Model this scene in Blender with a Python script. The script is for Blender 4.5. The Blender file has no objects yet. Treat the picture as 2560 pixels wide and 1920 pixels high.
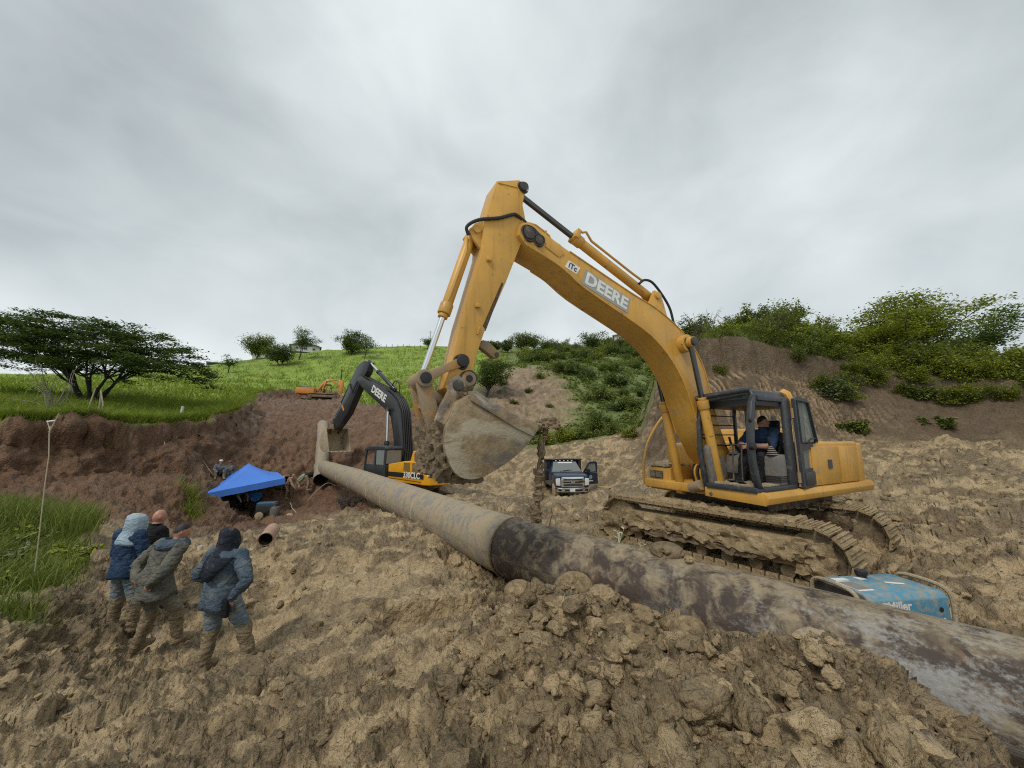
import bpy, bmesh, math, random
import numpy as np
from mathutils import Vector, Matrix
R = math.radians
PI = math.pi
scene = bpy.context.scene
COL = scene.collection
# ---------------------------------------------------------------- camera
EYE = Vector((0.0, 0.0, 2.0))
PITCH = R(8.3)
cam_d = bpy.data.cameras.new('camera')
cam_d.sensor_width = 36.0
cam_d.lens = 12.99
cam_d.clip_start = 0.05
cam_d.clip_end = 2000.0
cam = bpy.data.objects.new('camera', cam_d)
cam.location = EYE
cam.rotation_euler = (R(90) + PITCH, 0, 0)
COL.objects.link(cam)
scene.camera = cam
# ---------------------------------------------------------------- overcast sky
SUN_EL, SUN_AZ = R(50), R(212)          # sun behind the cloud, over the camera's left shoulder
world = bpy.data.worlds.new('World')
scene.world = world
world.use_nodes = True
nt = world.node_tree
nt.nodes.clear()
def wn(t, **k):
    n = nt.nodes.new(t)
    for a, b in k.items():
        setattr(n, a, b)
    return n
out = wn('ShaderNodeOutputWorld')
sky = wn('ShaderNodeTexSky', sky_type='NISHITA', sun_disc=False)
sky.sun_elevation = SUN_EL
sky.sun_rotation = SUN_AZ
bg_sky = wn('ShaderNodeBackground'); bg_sky.inputs[1].default_value = 0.10
nt.links.new(sky.outputs[0], bg_sky.inputs[0])
tc = wn('ShaderNodeTexCoord')
sep = wn('ShaderNodeSeparateXYZ'); nt.links.new(tc.outputs['Generated'], sep.inputs[0])
def wmath(op, a, b=None, clamp=False):
    n = wn('ShaderNodeMath', operation=op, use_clamp=clamp)
    for i, v in enumerate((a, b)):
        if v is None: continue
        if isinstance(v, (int, float)): n.inputs[i].default_value = v
        else: nt.links.new(v, n.inputs[i])
    return n.outputs[0]
mp = wn('ShaderNodeMapping'); mp.inputs['Scale'].default_value = (1.0, 0.8, 1.5); mp.inputs['Rotation'].default_value = (R(12), R(-16), R(20)); mp.inputs['Location'].default_value = (2.6, 5.2, 1.3)
nt.links.new(tc.outputs['Generated'], mp.inputs[0])
n1 = wn('ShaderNodeTexNoise'); n1.inputs['Scale'].default_value = 1.5; n1.inputs['Detail'].default_value = 6; n1.inputs['Roughness'].default_value = 0.45; n1.inputs['Distortion'].default_value = 0.25
n2 = wn('ShaderNodeTexNoise'); n2.inputs['Scale'].default_value = 5.0; n2.inputs['Detail'].default_value = 7; n2.inputs['Roughness'].default_value = 0.5; n2.inputs['Distortion'].default_value = 0.6
nt.links.new(mp.outputs[0], n1.inputs['Vector']); nt.links.new(mp.outputs[0], n2.inputs['Vector'])
mixn = wmath('ADD', wmath('MULTIPLY', n1.outputs[0], 0.80), wmath('MULTIPLY', n2.outputs[0], 0.20))
cr = wn('ShaderNodeValToRGB')
cr.color_ramp.elements[0].position = 0.33; cr.color_ramp.elements[0].color = (0.375, 0.415, 0.43, 1)
cr.color_ramp.elements[1].position = 0.67; cr.color_ramp.elements[1].color = (0.765, 0.81, 0.815, 1)
e = cr.color_ramp.elements.new(0.48); e.color = (0.545, 0.595, 0.605, 1)
nt.links.new(mixn, cr.inputs[0])
bg_cl = wn('ShaderNodeBackground'); bg_cl.inputs[1].default_value = 1.0
nt.links.new(cr.outputs[0], bg_cl.inputs[0])
mixs = wn('ShaderNodeMixShader'); mixs.inputs[0].default_value = 0.93
nt.links.new(bg_sky.outputs[0], mixs.inputs[1]); nt.links.new(bg_cl.outputs[0], mixs.inputs[2])
nt.links.new(mixs.outputs[0], out.inputs[0])
# ---------------------------------------------------------------- soft sun through the cloud
sun_d = bpy.data.lights.new('sun', 'SUN')
sun_d.energy = 1.5
sun_d.angle = R(14)
sun_d.color = (1.0, 0.95, 0.88)
sun = bpy.data.objects.new('sun', sun_d)
sd = Vector((math.sin(SUN_AZ) * math.cos(SUN_EL), math.cos(SUN_AZ) * math.cos(SUN_EL), math.sin(SUN_EL)))
sun.rotation_euler = sd.to_track_quat('Z', 'Y').to_euler()
COL.objects.link(sun)
scene.cycles.use_denoising = False
scene.cycles.filter_width = 1.1
vs = scene.view_settings
vs.view_transform = 'Standard'; vs.look = 'None'; vs.exposure = 0.22; vs.gamma = 1.0; vs.use_curve_mapping = False

# ================================================================ helpers
def tag(o, label=None, cat=None, group=None, kind=None):
    if label: o['label'] = label
    if cat: o['category'] = cat
    if group: o['group'] = group
    if kind: o['kind'] = kind
    return o
def empty(name, loc=(0, 0, 0), rz=0.0, label=None, cat=None, group=None, parent=None):
    o = bpy.data.objects.new(name, None)
    o.empty_display_size = 0.2
    o.location = loc; o.rotation_euler = (0, 0, rz)
    COL.objects.link(o)
    if parent: o.parent = parent
    return tag(o, label, cat, group)
def copy_tree(o, parent=None, loc=None, rz=None, sc=None):
    c = o.copy(); COL.objects.link(c); c.parent = parent
    if loc is not None: c.location = loc
    if rz is not None: c.rotation_euler = (0, 0, rz)
    if sc is not None: c.scale = sc if hasattr(sc, '__len__') else (sc, sc, sc)
    for ch in list(o.children): copy_tree(ch, c)
    return c
def link_mesh(name, me, mat=None, parent=None):
    o = bpy.data.objects.new(name, me)
    COL.objects.link(o)
    if mat is not None:
        for m in (mat if isinstance(mat, (list, tuple)) else [mat]): me.materials.append(m)
    if parent: o.parent = parent
    return o
class MB:
    """collects boxes, prisms, tubes and lathes; build() links them as one mesh object"""
    def __init__(s, M=None):
        s.v = []; s.f = []; s.M = M or Matrix.Identity(4)
    def add(s, vs, fs):
        b = len(s.v)
        s.v += [tuple(s.M @ Vector(p)) for p in vs]
        s.f += [tuple(i + b for i in f) for f in fs]
        return s
    def box(s, c, d, rot=None, taper=1.0):
        x, y, z = d[0] / 2, d[1] / 2, d[2] / 2
        pts = [Vector((sx * x * (taper if sz > 0 else 1), sy * y * (taper if sz > 0 else 1), sz * z)) for sz in (-1, 1) for sy in (-1, 1) for sx in (-1, 1)]
        if rot is not None:
            m = rot if isinstance(rot, Matrix) else Matrix.Rotation(rot, 3, 'Z')
            pts = [m @ p for p in pts]
        return s.add([p + Vector(c) for p in pts], [(0, 2, 3, 1), (4, 5, 7, 6), (0, 1, 5, 4), (2, 6, 7, 3), (0, 4, 6, 2), (1, 3, 7, 5)])
    def prism(s, poly, y0, y1, plane='xz', poly2=None):
        n = len(poly); p2 = poly2 or poly
        def mk(p, t):
            return (p[0], t, p[1]) if plane == 'xz' else ((p[0], p[1], t) if plane == 'xy' else (t, p[0], p[1]))
        vs = [mk(p, y0) for p in poly] + [mk(p, y1) for p in p2]
        fs = [tuple(range(n)), tuple(range(2 * n - 1, n - 1, -1))] + [(i, i + n, (i + 1) % n + n, (i + 1) % n) for i in range(n)]
        return s.add(vs, fs)
    def rings(s, rings, cap=True, closed=True):
        n = len(rings[0]); vs = [p for r in rings for p in r]; fs = []
        for k in range(len(rings) - 1):
            for i in range(n if closed else n - 1):
                j = (i + 1) % n
                fs.append((k * n + i, k * n + j, (k + 1) * n + j, (k + 1) * n + i))
        if cap:
            fs.append(tuple(range(n - 1, -1, -1))); b = (len(rings) - 1) * n; fs.append(tuple(range(b, b + n)))
        return s.add(vs, fs)
    def tube(s, pts, r, n=10, cap=True):
        pts = [Vector(p) for p in pts]; rs = r if hasattr(r, '__len__') else [r] * len(pts)
        t0 = (pts[1] - pts[0]).normalized()
        a = t0.orthogonal().normalized(); rings = []
        for i, p in enumerate(pts):
            t = ((pts[min(i + 1, len(pts) - 1)] - p).normalized() + (p - pts[max(i - 1, 0)]).normalized())
            t = t.normalized() if t.length > 1e-6 else t0
            a = (a - t * a.dot(t)).normalized(); b = t.cross(a)
            rings.append([p + (a * math.cos(2 * PI * k / n) + b * math.sin(2 * PI * k / n)) * rs[i] for k in range(n)])
        return s.rings(rings, cap)
    def cyl(s, p0, p1, r0, r1=None, n=14):
        return s.tube([p0, p1], [r0, r0 if r1 is None else r1], n)
    def ball(s, c, r, n=10, m=7):
        rx, ry, rz = r if hasattr(r, '__len__') else (r, r, r)
        rings = []
        for k in range(1, m):
            a = PI * k / m
            rings.append([(c[0] + rx * math.sin(a) * math.cos(2 * PI * i / n), c[1] + ry * math.sin(a) * math.sin(2 * PI * i / n), c[2] - rz * math.cos(a)) for i in range(n)])
        return s.rings(rings, True)
    def build(s, name, mat=None, parent=None, bevel=0.0, seg=2, ang=38, smooth=True):
        me = bpy.data.meshes.new(name)
        me.from_pydata(s.v, [], s.f)
        bm = bmesh.new(); bm.from_mesh(me)
        bmesh.ops.recalc_face_normals(bm, faces=bm.faces)
        if bevel > 0:
            es = [e for e in bm.edges if len(e.link_faces) == 2 and e.calc_face_angle(0) > R(30)]
            if es: bmesh.ops.bevel(bm, geom=es, offset=bevel, segments=seg, affect='EDGES', profile=0.5, clamp_overlap=True)
        bm.to_mesh(me); bm.free()
        if smooth:
            me.polygons.foreach_set('use_smooth', [True] * len(me.polygons))
            me.set_sharp_from_angle(angle=R(ang))
        return link_mesh(name, me, mat, parent)
def spline(pts, n=8):
    """Catmull-Rom through 2D/3D points"""
    P = [Vector(p) for p in pts]; P = [P[0] * 2 - P[1]] + P + [P[-1] * 2 - P[-2]]; o = []
    for i in range(1, len(P) - 2):
        for k in range(n):
            t = k / n
            o.append(0.5 * ((2 * P[i]) + (P[i + 1] - P[i - 1]) * t + (2 * P[i - 1] - 5 * P[i] + 4 * P[i + 1] - P[i + 2]) * t * t + (3 * P[i] - P[i - 1] - 3 * P[i + 1] + P[i + 2]) * t ** 3))
    o.append(P[-2])
    return o
def lettering(name, text, size, M, mat, parent, bold=0.0, depth=0.004, width=None):
    cu = bpy.data.curves.new(name, 'FONT')
    cu.body = text; cu.size = size; cu.offset = bold; cu.extrude = depth; cu.align_x = 'CENTER'; cu.align_y = 'CENTER'; cu.resolution_u = 3
    t = bpy.data.objects.new(name + '_curve', cu); COL.objects.link(t)
    bpy.context.view_layer.update()
    dg = bpy.context.evaluated_depsgraph_get()
    me = bpy.data.meshes.new_from_object(t.evaluated_get(dg))
    bpy.data.objects.remove(t); bpy.data.curves.remove(cu)
    if width:
        xs = [v.co.x for v in me.vertices]; k = width / (max(xs) - min(xs))
        me.transform(Matrix.Diagonal((k, 1, 1, 1)))
    me.transform(M)
    me.materials.clear()
    return link_mesh(name, me, mat, parent)
def frame_matrix(o, ex, ey):
    ex = Vector(ex).normalized(); ey = Vector(ey); ey = (ey - ex * ey.dot(ex)).normalized(); ez = ex.cross(ey)
    return Matrix(((ex.x, ey.x, ez.x, o[0]), (ex.y, ey.y, ez.y, o[1]), (ex.z, ey.z, ez.z, o[2]), (0, 0, 0, 1)))
# ---------------------------------------------------------------- noise in numpy
_rng = np.random.RandomState(7)
_perm = np.concatenate([_rng.permutation(512)] * 3)
_g3 = _rng.normal(size=(512, 3)); _g3 /= np.linalg.norm(_g3, axis=1)[:, None]
def perlin(p):
    """p (N,3) -> (N,) about -1..1"""
    i = np.floor(p).astype(np.int64); f = (p - i).astype(np.float32); u = f * f * f * (f * (f * 6 - 15) + 10)
    i &= 511; res = 0
    for dx in (0, 1):
        wx = u[:, 0] if dx else 1 - u[:, 0]
        for dy in (0, 1):
            wy = u[:, 1] if dy else 1 - u[:, 1]
            for dz in (0, 1):
                wz = u[:, 2] if dz else 1 - u[:, 2]
                h = _perm[_perm[_perm[i[:, 0] + dx] + i[:, 1] + dy] + i[:, 2] + dz]
                g = _g3[h]
                res = res + wx * wy * wz * (g[:, 0] * (f[:, 0] - dx) + g[:, 1] * (f[:, 1] - dy) + g[:, 2] * (f[:, 2] - dz))
    return res * 1.6
def fbm(p, scale, octs=4, gain=0.5, ridged=False):
    r = 0; a = 1.0; q = p / scale
    for k in range(octs):
        n = perlin(q + 17.3 * k)
        r = r + a * ((1 - 2 * np.abs(n)) if ridged else n); a *= gain; q = q * 2.03
    return r
def domes(xy, cell, seed=0, jitter=0.9, rmin=0.35, rmax=0.75, dens=1.0):
    """rounded lumps on a jittered grid: height 0..1 (N,), and lump id 0..1"""
    q = xy / cell; i = np.floor(q).astype(np.int64); best = np.zeros(len(q)); bid = np.zeros(len(q))
    rs = np.random.RandomState(seed); tab = rs.rand(4096, 5)
    for dx in (-1, 0, 1):
        for dy in (-1, 0, 1):
            c = i + (dx, dy)
            h = ((c[:, 0] * 73856093) ^ (c[:, 1] * 19349663) ^ (seed * 83492791)) & 4095
            t = tab[h]
            ctr = c + 0.5 + (t[:, :2] - 0.5) * jitter
            rad = rmin + (rmax - rmin) * t[:, 2]
            d = np.sqrt(((q - ctr) ** 2).sum(1)) / rad
            hh = np.where((d < 1) & (t[:, 4] < dens), np.clip(1 - d * d, 0, 1) ** 0.85 * rad * (0.5 + t[:, 3]), 0)
            up = hh > best; best = np.where(up, hh, best); bid = np.where(up, t[:, 3], bid)
    return best, bid
def sstep(a, b, x):
    t = np.clip((x - a) / (b - a), 0, 1)
    return t * t * (3 - 2 * t)
# ---------------------------------------------------------------- materials
def mat_new(name):
    m = bpy.data.materials.new(name); m.use_nodes = True
    return m, m.node_tree, m.node_tree.nodes['Principled BSDF']
class NG:
    """small node-graph helper"""
    def __init__(s, nt): s.nt = nt
    def n(s, t, **k):
        o = s.nt.nodes.new(t)
        for a, b in k.items(): setattr(o, a, b)
        return o
    def put(s, sock, v):
        if hasattr(v, 'is_output') or isinstance(v, bpy.types.NodeSocket): s.nt.links.new(v, sock)
        elif isinstance(v, tuple) and len(v) == 3 and sock.type == 'RGBA': sock.default_value = (*v, 1)
        else: sock.default_value = v
    def coord(s, kind='Object', scale=(1, 1, 1), rot=(0, 0, 0)):
        t = s.n('ShaderNodeTexCoord'); m = s.n('ShaderNodeMapping')
        m.inputs['Scale'].default_value = scale; m.inputs['Rotation'].default_value = rot
        s.nt.links.new(t.outputs[kind], m.inputs[0]); return m.outputs[0]
    def noise(s, vec, scale, detail=4, rough=0.55, dist=0.0):
        t = s.n('ShaderNodeTexNoise')
        s.nt.links.new(vec, t.inputs['Vector'])
        t.inputs['Scale'].default_value = scale; t.inputs['Detail'].default_value = detail; t.inputs['Roughness'].default_value = rough; t.inputs['Distortion'].default_value = dist
        return t.outputs[0]
    def voro(s, vec, scale, feature='F1'):
        t = s.n('ShaderNodeTexVoronoi', feature=feature); s.nt.links.new(vec, t.inputs['Vector']); t.inputs['Scale'].default_value = scale
        return t.outputs[0]
    def ramp(s, fac, a, b, ca=(0, 0, 0), cb=(1, 1, 1)):
        r = s.n('ShaderNodeValToRGB'); r.color_ramp.elements[0].position = a; r.color_ramp.elements[1].position = b
        r.color_ramp.elements[0].color = (*ca, 1); r.color_ramp.elements[1].color = (*cb, 1)
        s.put(r.inputs[0], fac); return r.outputs[0]
    def mix(s, fac, a, b, mode='MIX'):
        m = s.n('ShaderNodeMix', data_type='RGBA', blend_type=mode)
        s.put(m.inputs[0], fac); s.put(m.inputs[6], a); s.put(m.inputs[7], b); return m.outputs[2]
    def math(s, op, a, b=0.0, clamp=False):
        m = s.n('ShaderNodeMath', operation=op, use_clamp=clamp); s.put(m.inputs[0], a); s.put(m.inputs[1], b); return m.outputs[0]
    def bump(s, h, strength=0.5, dist=0.02, normal=None):
        b = s.n('ShaderNodeBump'); b.inputs['Strength'].default_value = strength; b.inputs['Distance'].default_value = dist
        s.put(b.inputs['Height'], h)
        if normal is not None: s.nt.links.new(normal, b.inputs['Normal'])
        return b.outputs[0]
    def attr(s, name):
        a = s.n('ShaderNodeAttribute'); a.attribute_name = name; return a
MUDC = (0.27, 0.20, 0.125)
def paint(name, col, rough=0.45, dirt=0.35, dcol=MUDC, metal=0.0, scale=1.0, bump=0.15, chips=0.0, chipcol=(0.05, 0.04, 0.035), vary=0.12, coord='Object', streak=0.0):
    """worn painted or bare surface with mud film and scuffs"""
    m, nt_, b = mat_new(name); g = NG(nt_)
    v = g.coord(coord)
    big = g.noise(v, 1.3 * scale, 5, 0.6); mid = g.noise(v, 6 * scale, 6, 0.65); fine = g.noise(v, 45 * scale, 4, 0.6)
    c = g.mix(g.ramp(big, 0.35, 0.7), tuple(x * (1 - vary) for x in col), tuple(min(1, x * (1 + vary)) for x in col))
    d = g.math('ADD', g.math('MULTIPLY', big, 0.4), g.math('MULTIPLY', mid, 0.6))
    k = 0.68 - dirt * 0.36
    df = g.ramp(d, k, k + 0.12)
    df = g.math('MULTIPLY', df, min(1.0, 0.45 + dirt))
    dc = g.mix(fine, tuple(x * 0.75 for x in dcol), tuple(x * 1.2 for x in dcol))
    c = g.mix(df, c, dc)
    film = g.math('MULTIPLY', g.ramp(mid, 0.3, 0.75), 0.30 * min(1, dirt + 0.15))
    c = g.mix(film, c, dcol)
    if streak > 0:
        sv = g.coord(coord, (9 * scale, 9 * scale, 0.7 * scale)); sk_ = g.ramp(g.noise(sv, 1.6, 5, 0.6), 0.54, 0.72)
        c = g.mix(g.math('MULTIPLY', sk_, streak), c, tuple(x * 0.35 for x in col))
    if chips > 0:
        ch = g.ramp(g.noise(v, 14 * scale, 5, 0.7), 0.69 - chips * 0.12, 0.70 - chips * 0.12)
        c = g.mix(ch, c, chipcol)
    g.put(b.inputs['Base Color'], c)
    g.put(b.inputs['Roughness'], g.math('ADD', g.math('MULTIPLY', df, 0.4), rough, True))
    b.inputs['Metallic'].default_value = metal
    if bump > 0:
        h = g.math('ADD', g.math('MULTIPLY', df, 0.6), g.math('MULTIPLY', fine, 0.4))
        g.put(b.inputs['Normal'], g.bump(h, bump, 0.01))
    return m
def plain(name, col, rough=0.5, metal=0.0, bump=0.0, bscale=30, vary=0.1, coord='Object', **kw):
    m, nt_, b = mat_new(name); g = NG(nt_); v = g.coord(coord)
    n = g.noise(v, bscale * 0.3, 5, 0.6)
    g.put(b.inputs['Base Color'], g.mix(n, tuple(x * (1 - vary) for x in col), tuple(min(1, x * (1 + vary)) for x in col)))
    b.inputs['Roughness'].default_value = rough; b.inputs['Metallic'].default_value = metal
    if bump > 0: g.put(b.inputs['Normal'], g.bump(g.noise(v, bscale, 4), bump, 0.01))
    for k, val in kw.items(): b.inputs[k].default_value = val
    return m
def leaf_mat(name, c0, c1, trans=0.25, rough=0.55):
    """foliage: colour varies leaf by leaf and in clumps"""
    m, nt_, b = mat_new(name); g = NG(nt_)
    v = g.coord('Object')
    a = g.attr('tint')
    n = g.noise(v, 0.9, 3)
    f = g.math('ADD', g.math('MULTIPLY', a.outputs['Fac'], 0.6), g.math('MULTIPLY', g.ramp(n, 0.3, 0.7), 0.4))
    c = g.mix(f, c0, c1)
    g.put(b.inputs['Base Color'], c); b.inputs['Roughness'].default_value = rough
    b.inputs['Specular IOR Level'].default_value = 0.25
    tr = g.n('ShaderNodeBsdfTranslucent'); g.put(tr.inputs[0], g.mix(0.5, c, (0.10, 0.16, 0.02)))
    ms = g.n('ShaderNodeMixShader'); ms.inputs[0].default_value = trans
    nt_.links.new(b.outputs[0], ms.inputs[1]); nt_.links.new(tr.outputs[0], ms.inputs[2])
    nt_.links.new(ms.outputs[0], nt_.nodes['Material Output'].inputs[0])
    return m
# ================================================================ terrain
LP = [(-3.66, 3.0, -0.28), (-1.65, 2.7, -0.05), (0.0, 2.4, 0.18), (1.18, 2.0, 0.48), (-3.72, 3.9, -0.46), (-2.3, 3.7, -0.33), (-0.99, 3.6, -0.11), (-1.9, 5.0, -0.25), (-4.75, 8.0, -0.47), (-2.06, 7.2, -0.22), (-0.31, 6.2, -0.39), (-7.49, 12.5, -1.01), (-14.71, 20.0, -2.51), (-15.3, 23.0, -2.62), (-13.62, 26.0, -1.91), (-9.14, 23.0, -1.69), (-6.45, 22.0, -1.31), (-4.54, 24.0, -1.0), (-0.89, 28.0, -1.07), (1.54, 21.0, -1.42), (1.5, 12.0, -0.41), (-2.31, 17.0, -0.73), (3.92, 22.0, -1.31), (5.88, 20.0, -0.64), (5.03, 13.0, -0.09), (3.56, 28.0, -0.06), (3.83, 30.0, 0.67), (6.18, 34.0, 1.81), (2.86, 38.0, 2.6), (2.0, 46.0, 6.69), (2.42, 55.0, 12.16), (0.97, 88.0, 22.22), (15.65, 45.0, 6.59), (20.87, 70.0, 16.9), (23.93, 98.0, 26.41), (44.44, 100.0, 27.59), (10.88, 29.0, 2.15), (15.16, 14.0, 1.19), (9.88, 8.5, 0.21), (6.09, 5.0, 0.22), (14.14, 11.0, 0.79), (17.72, 18.0, 1.9), (22.93, 17.0, 1.94), (9.54, 19.0, 1.69), (14.64, 19.0, 1.9), (0.94, 4.9, 0.02), (1.9, 3.7, 0.06), (1.34, 4.2, 0.07), (2.4, 3.15, 0.32), (2.66, 2.95, 0.27), (2.79, 2.6, 0.11), (0.64, 3.0, 0.11), (1.74, 2.5, 0.32), (1.32, 3.2, 0.12), (-6.65, 5.2, -0.39), (-9.79, 7.5, -0.46), (-8.5, 7.4, -0.57), (-12.19, 10.0, -0.4), (-16.63, 12.5, -0.51), (-16.52, 14.0, -0.39), (-15.92, 15.5, -0.25), (-15.21, 18.5, -0.03), (-17.39, 21.0, 0.78), (-18.05, 25.0, 0.55), (-19.65, 27.0, 1.85), (-18.0, 29.0, 1.84), (-21.27, 34.0, 3.63), (-18.12, 35.0, 3.67), (-31.08, 54.0, 7.21), (-31.3, 45.0, 6.59), (-26.15, 56.0, 7.4), (-34.51, 66.0, 9.81), (-11.33, 32.0, 2.5), (-9.46, 27.0, 0.43), (-7.38, 30.0, 1.83), (-7.78, 40.0, 4.34), (-5.47, 50.0, 9.29), (-10.24, 14.0, -1.67), (-10.58, 16.0, -1.88), (-13.37, 17.0, -1.89), (-13.0, 18.5, -2.41), (2.68, 2.4, 0.08), (2.75, 2.3, 0.04), (2.72, 2.65, 0.1), (-3.9, 5.1, -1.0), (-5.9, 6.1, -1.02), (-4.9, 5.6, -1.02), (-13.6, 21.3, -2.4), (-16.2, 20.2, -2.35), (-12.6, 25, -1.5), (-10, 19, -1.7), (-17.4, 22.3, -0.7), (-18.6, 19.5, -0.3), (-15, 23.5, -2.0), (3.1, 1.9, -0.4), (3.7, 1.5, -0.35), (0, 0.4, 0.35), (-2, 0.5, 0.2), (2.5, 0.6, 0.4), (-0.2, 6.8, -0.45), (1.5, 5.3, -0.42), (3, 3.64, -0.42), (4.2, 2.3, -0.4), (3.6, 25, -1.45), (1.2, 25, -1.4), (6.2, 22.5, -1.05), (4.2, 7.9, -0.2), (2.2, 8.9, -0.2), (5.5, 6.2, -0.15), (6, 9.5, 0.0), (4.2, 4.6, -0.3), (32, 40, 5), (60, 60, 8), (45, 20, 3), (24, 30, 3.5), (60, 100, 16)]
UP = [(-21.38, 15.5, 2.66), (-19.83, 18.8, 2.64), (-19.51, 23.2, 3.03), (-20.62, 28.0, 4.15), (-32.07, 46.0, 7.44), (-35.36, 60.0, 9.89), (-26.54, 58.0, 8.86), (-18.62, 44.0, 6.01), (-10.4, 40.0, 5.21), (-40.9, 55.0, 10.02), (-39.42, 68.0, 11.92), (-52.67, 90.0, 21.16), (-35.11, 113.0, 30.14), (-16.29, 113.0, 29.5), (1.15, 104.0, 26.25), (-9.41, 66.0, 13.09), (-23.1, 64.0, 11.34), (-83.3, 102.0, 23.36), (-81.3, 88.0, 18.26), (-26.79, 24.0, 3.98), (-49.53, 44.0, 8.18), (-27.78, 20.0, 3.82), (-67.25, 48.0, 9.27), (-68.05, 106.0, 26.36), (-2.25, 68.0, 15.71), (-25.8, 36.0, 5.47)]
VP = [(10.05, 20.5, 7.72), (13.02, 20.5, 7.64), (15.24, 20.5, 7.06), (17.45, 20.5, 6.52), (21.83, 19.5, 5.32), (24.52, 17.5, 4.65), (11.17, 24.0, 7.65), (18.72, 27.0, 10.21), (30.51, 27.0, 8.36), (35.33, 25.0, 7.32)]
HILL = [(-60, -4), (-40, 5), (-28, 11.5), (-21.4, 15.5), (-20.7, 17.0), (-19.8, 18.8), (-19.4, 20.5), (-19.5, 23.2), (-19.8, 25.5), (-20.6, 28.0), (-25.1, 35.0), (-32.1, 46.0), (-34.8, 54.0), (-35.4, 60.0), (-33.0, 63.0), (-28.1, 60.0), (-23.2, 52.0), (-18.6, 44.0), (-13.9, 40.0), (-10.4, 40.0), (-10.7, 44.0), (-9, 50), (-6, 56), (-2, 64), (0, 74), (2, 180), (-220, 220), (-220, 0)]
BANK = [(14.5, 33), (12.6, 27), (11.6, 23), (11.6, 21.0), (13, 20.5), (15.2, 20.6), (17.5, 20.4), (19.5, 20.2), (21.8, 19.5), (24.5, 17.5), (32, 13), (60, 5), (90, 30), (70, 70), (30, 55), (16, 38)]
def tps_fit(P):
    P = np.array(P, float); r = np.hypot(P[:, 0], P[:, 1])
    X = np.stack([np.arctan2(P[:, 0], P[:, 1]), np.log(r)], 1); t = (P[:, 2] - 2.0) / r
    n = len(P); d = np.sqrt(((X[:, None] - X[None]) ** 2).sum(-1))
    K = np.where(d > 0, d * d * np.log(d + 1e-9), 0) + np.eye(n) * 0.002
    A = np.zeros((n + 3, n + 3)); A[:n, :n] = K; A[:n, n] = 1; A[:n, n + 1:] = X; A[n, :n] = 1; A[n + 1:, :n] = X.T
    w = np.linalg.solve(A, np.concatenate([t, np.zeros(3)]))
    return X, w
def tps_eval(m, a, l):
    X, w = m; n = len(X); res = w[n] + w[n + 1] * a + w[n + 2] * l
    for i in range(n):
        d2 = (a - X[i, 0]) ** 2 + (l - X[i, 1]) ** 2
        res = res + w[i] * 0.5 * d2 * np.log(d2 + 1e-12)
    return res
def poly_sd(x, y, poly):
    """signed distance, negative inside"""
    best = np.full(x.shape, 1e9); inside = np.zeros(x.shape, bool); n = len(poly)
    for i in range(n):
        (x0, y0), (x1, y1) = poly[i], poly[(i + 1) % n]
        ex, ey = x1 - x0, y1 - y0
        t = np.clip(((x - x0) * ex + (y - y0) * ey) / (ex * ex + ey * ey), 0, 1)
        best = np.minimum(best, (x - x0 - t * ex) ** 2 + (y - y0 - t * ey) ** 2)
        c = ((y0 > y) != (y1 > y)) & (x < (x1 - x0) * (y - y0) / ((y1 - y0) or 1e-9) + x0)
        inside ^= c
    d = np.sqrt(best)
    return np.where(inside, -d, d)
_mL, _mU, _mV = tps_fit(LP), tps_fit(UP), tps_fit(VP)
def wob(x, y, s, amp, k=0.0):
    p = np.stack([np.ravel(x), np.ravel(y), np.full(np.size(x), 3.7 + k)], 1)
    return (fbm(p, s, 3) * amp).reshape(np.shape(x))
RC = 122.0
def ground_base(x, y, full=False):
    x = np.asarray(x, float); y = np.asarray(y, float)
    r0 = np.maximum(np.hypot(x, y), 0.3); r = np.minimum(r0, RC); a = np.arctan2(x, y); l = np.log(r)
    ac = np.clip(a, -1.05, 1.05)
    zl = np.clip(tps_eval(_mL, ac, l), -2.5, 0.35) * r
    zu = np.clip(tps_eval(_mU, np.clip(a, -1.05, 0.15), np.log(np.clip(r, 14, RC))), -0.1, 0.32) * r
    zv = np.clip(tps_eval(_mV, np.clip(a, 0.38, 0.98), np.log(np.clip(r, 21, 34))), -0.1, 0.30) * np.clip(r, 0, 36)
    sh = poly_sd(x, y, HILL) + wob(x, y, 2.2, 0.55)
    sb = poly_sd(x, y, BANK) + wob(x, y, 3.0, 0.5, 5)
    W = 0.9 + 0.5 * sstep(-20, -14, x) * sstep(12, 17, y)
    # left cut: sheer lip, then a slumped foot
    lip = 1 - 0.5 * sstep(0.0, 0.28, sh); foot = 1 - sstep(0.15, 1.0, sh / (W * 1.6))
    wl = lip * foot
    far = sstep(34, 50, y) * sstep(-12, -7, x)         # no cut where hill and slide merge
    wl = wl * (1 - far) + (1 - sstep(-3, 6, sh)) * far
    z = zl + (zu - zl) * wl
    wb = (1 - 0.35 * sstep(0, 0.5, sb)) * (1 - sstep(0.2, 3.1, sb)) + 0
    z = z + np.maximum(zv - z, 0) * wb
    # scooped step in front of the pipe
    cu = (x + 0.95) * 0.94 + (y - 5.65) * 0.34; cv = -(x + 0.95) * 0.34 + (y - 5.65) * 0.94
    scoop = np.exp(-(cu / 0.95) ** 4) * (1 - sstep(-0.05, 0.13, cv - 0.05 * np.sin(cu * 5))) * sstep(-1.1, -0.35, cv)
    z = z - 0.42 * scoop
    z = z - np.maximum(r0 - RC, 0) * 0.08
    z = z + 2.0
    if full: return z, sh, sb, scoop, wl, wb
    return z
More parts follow.
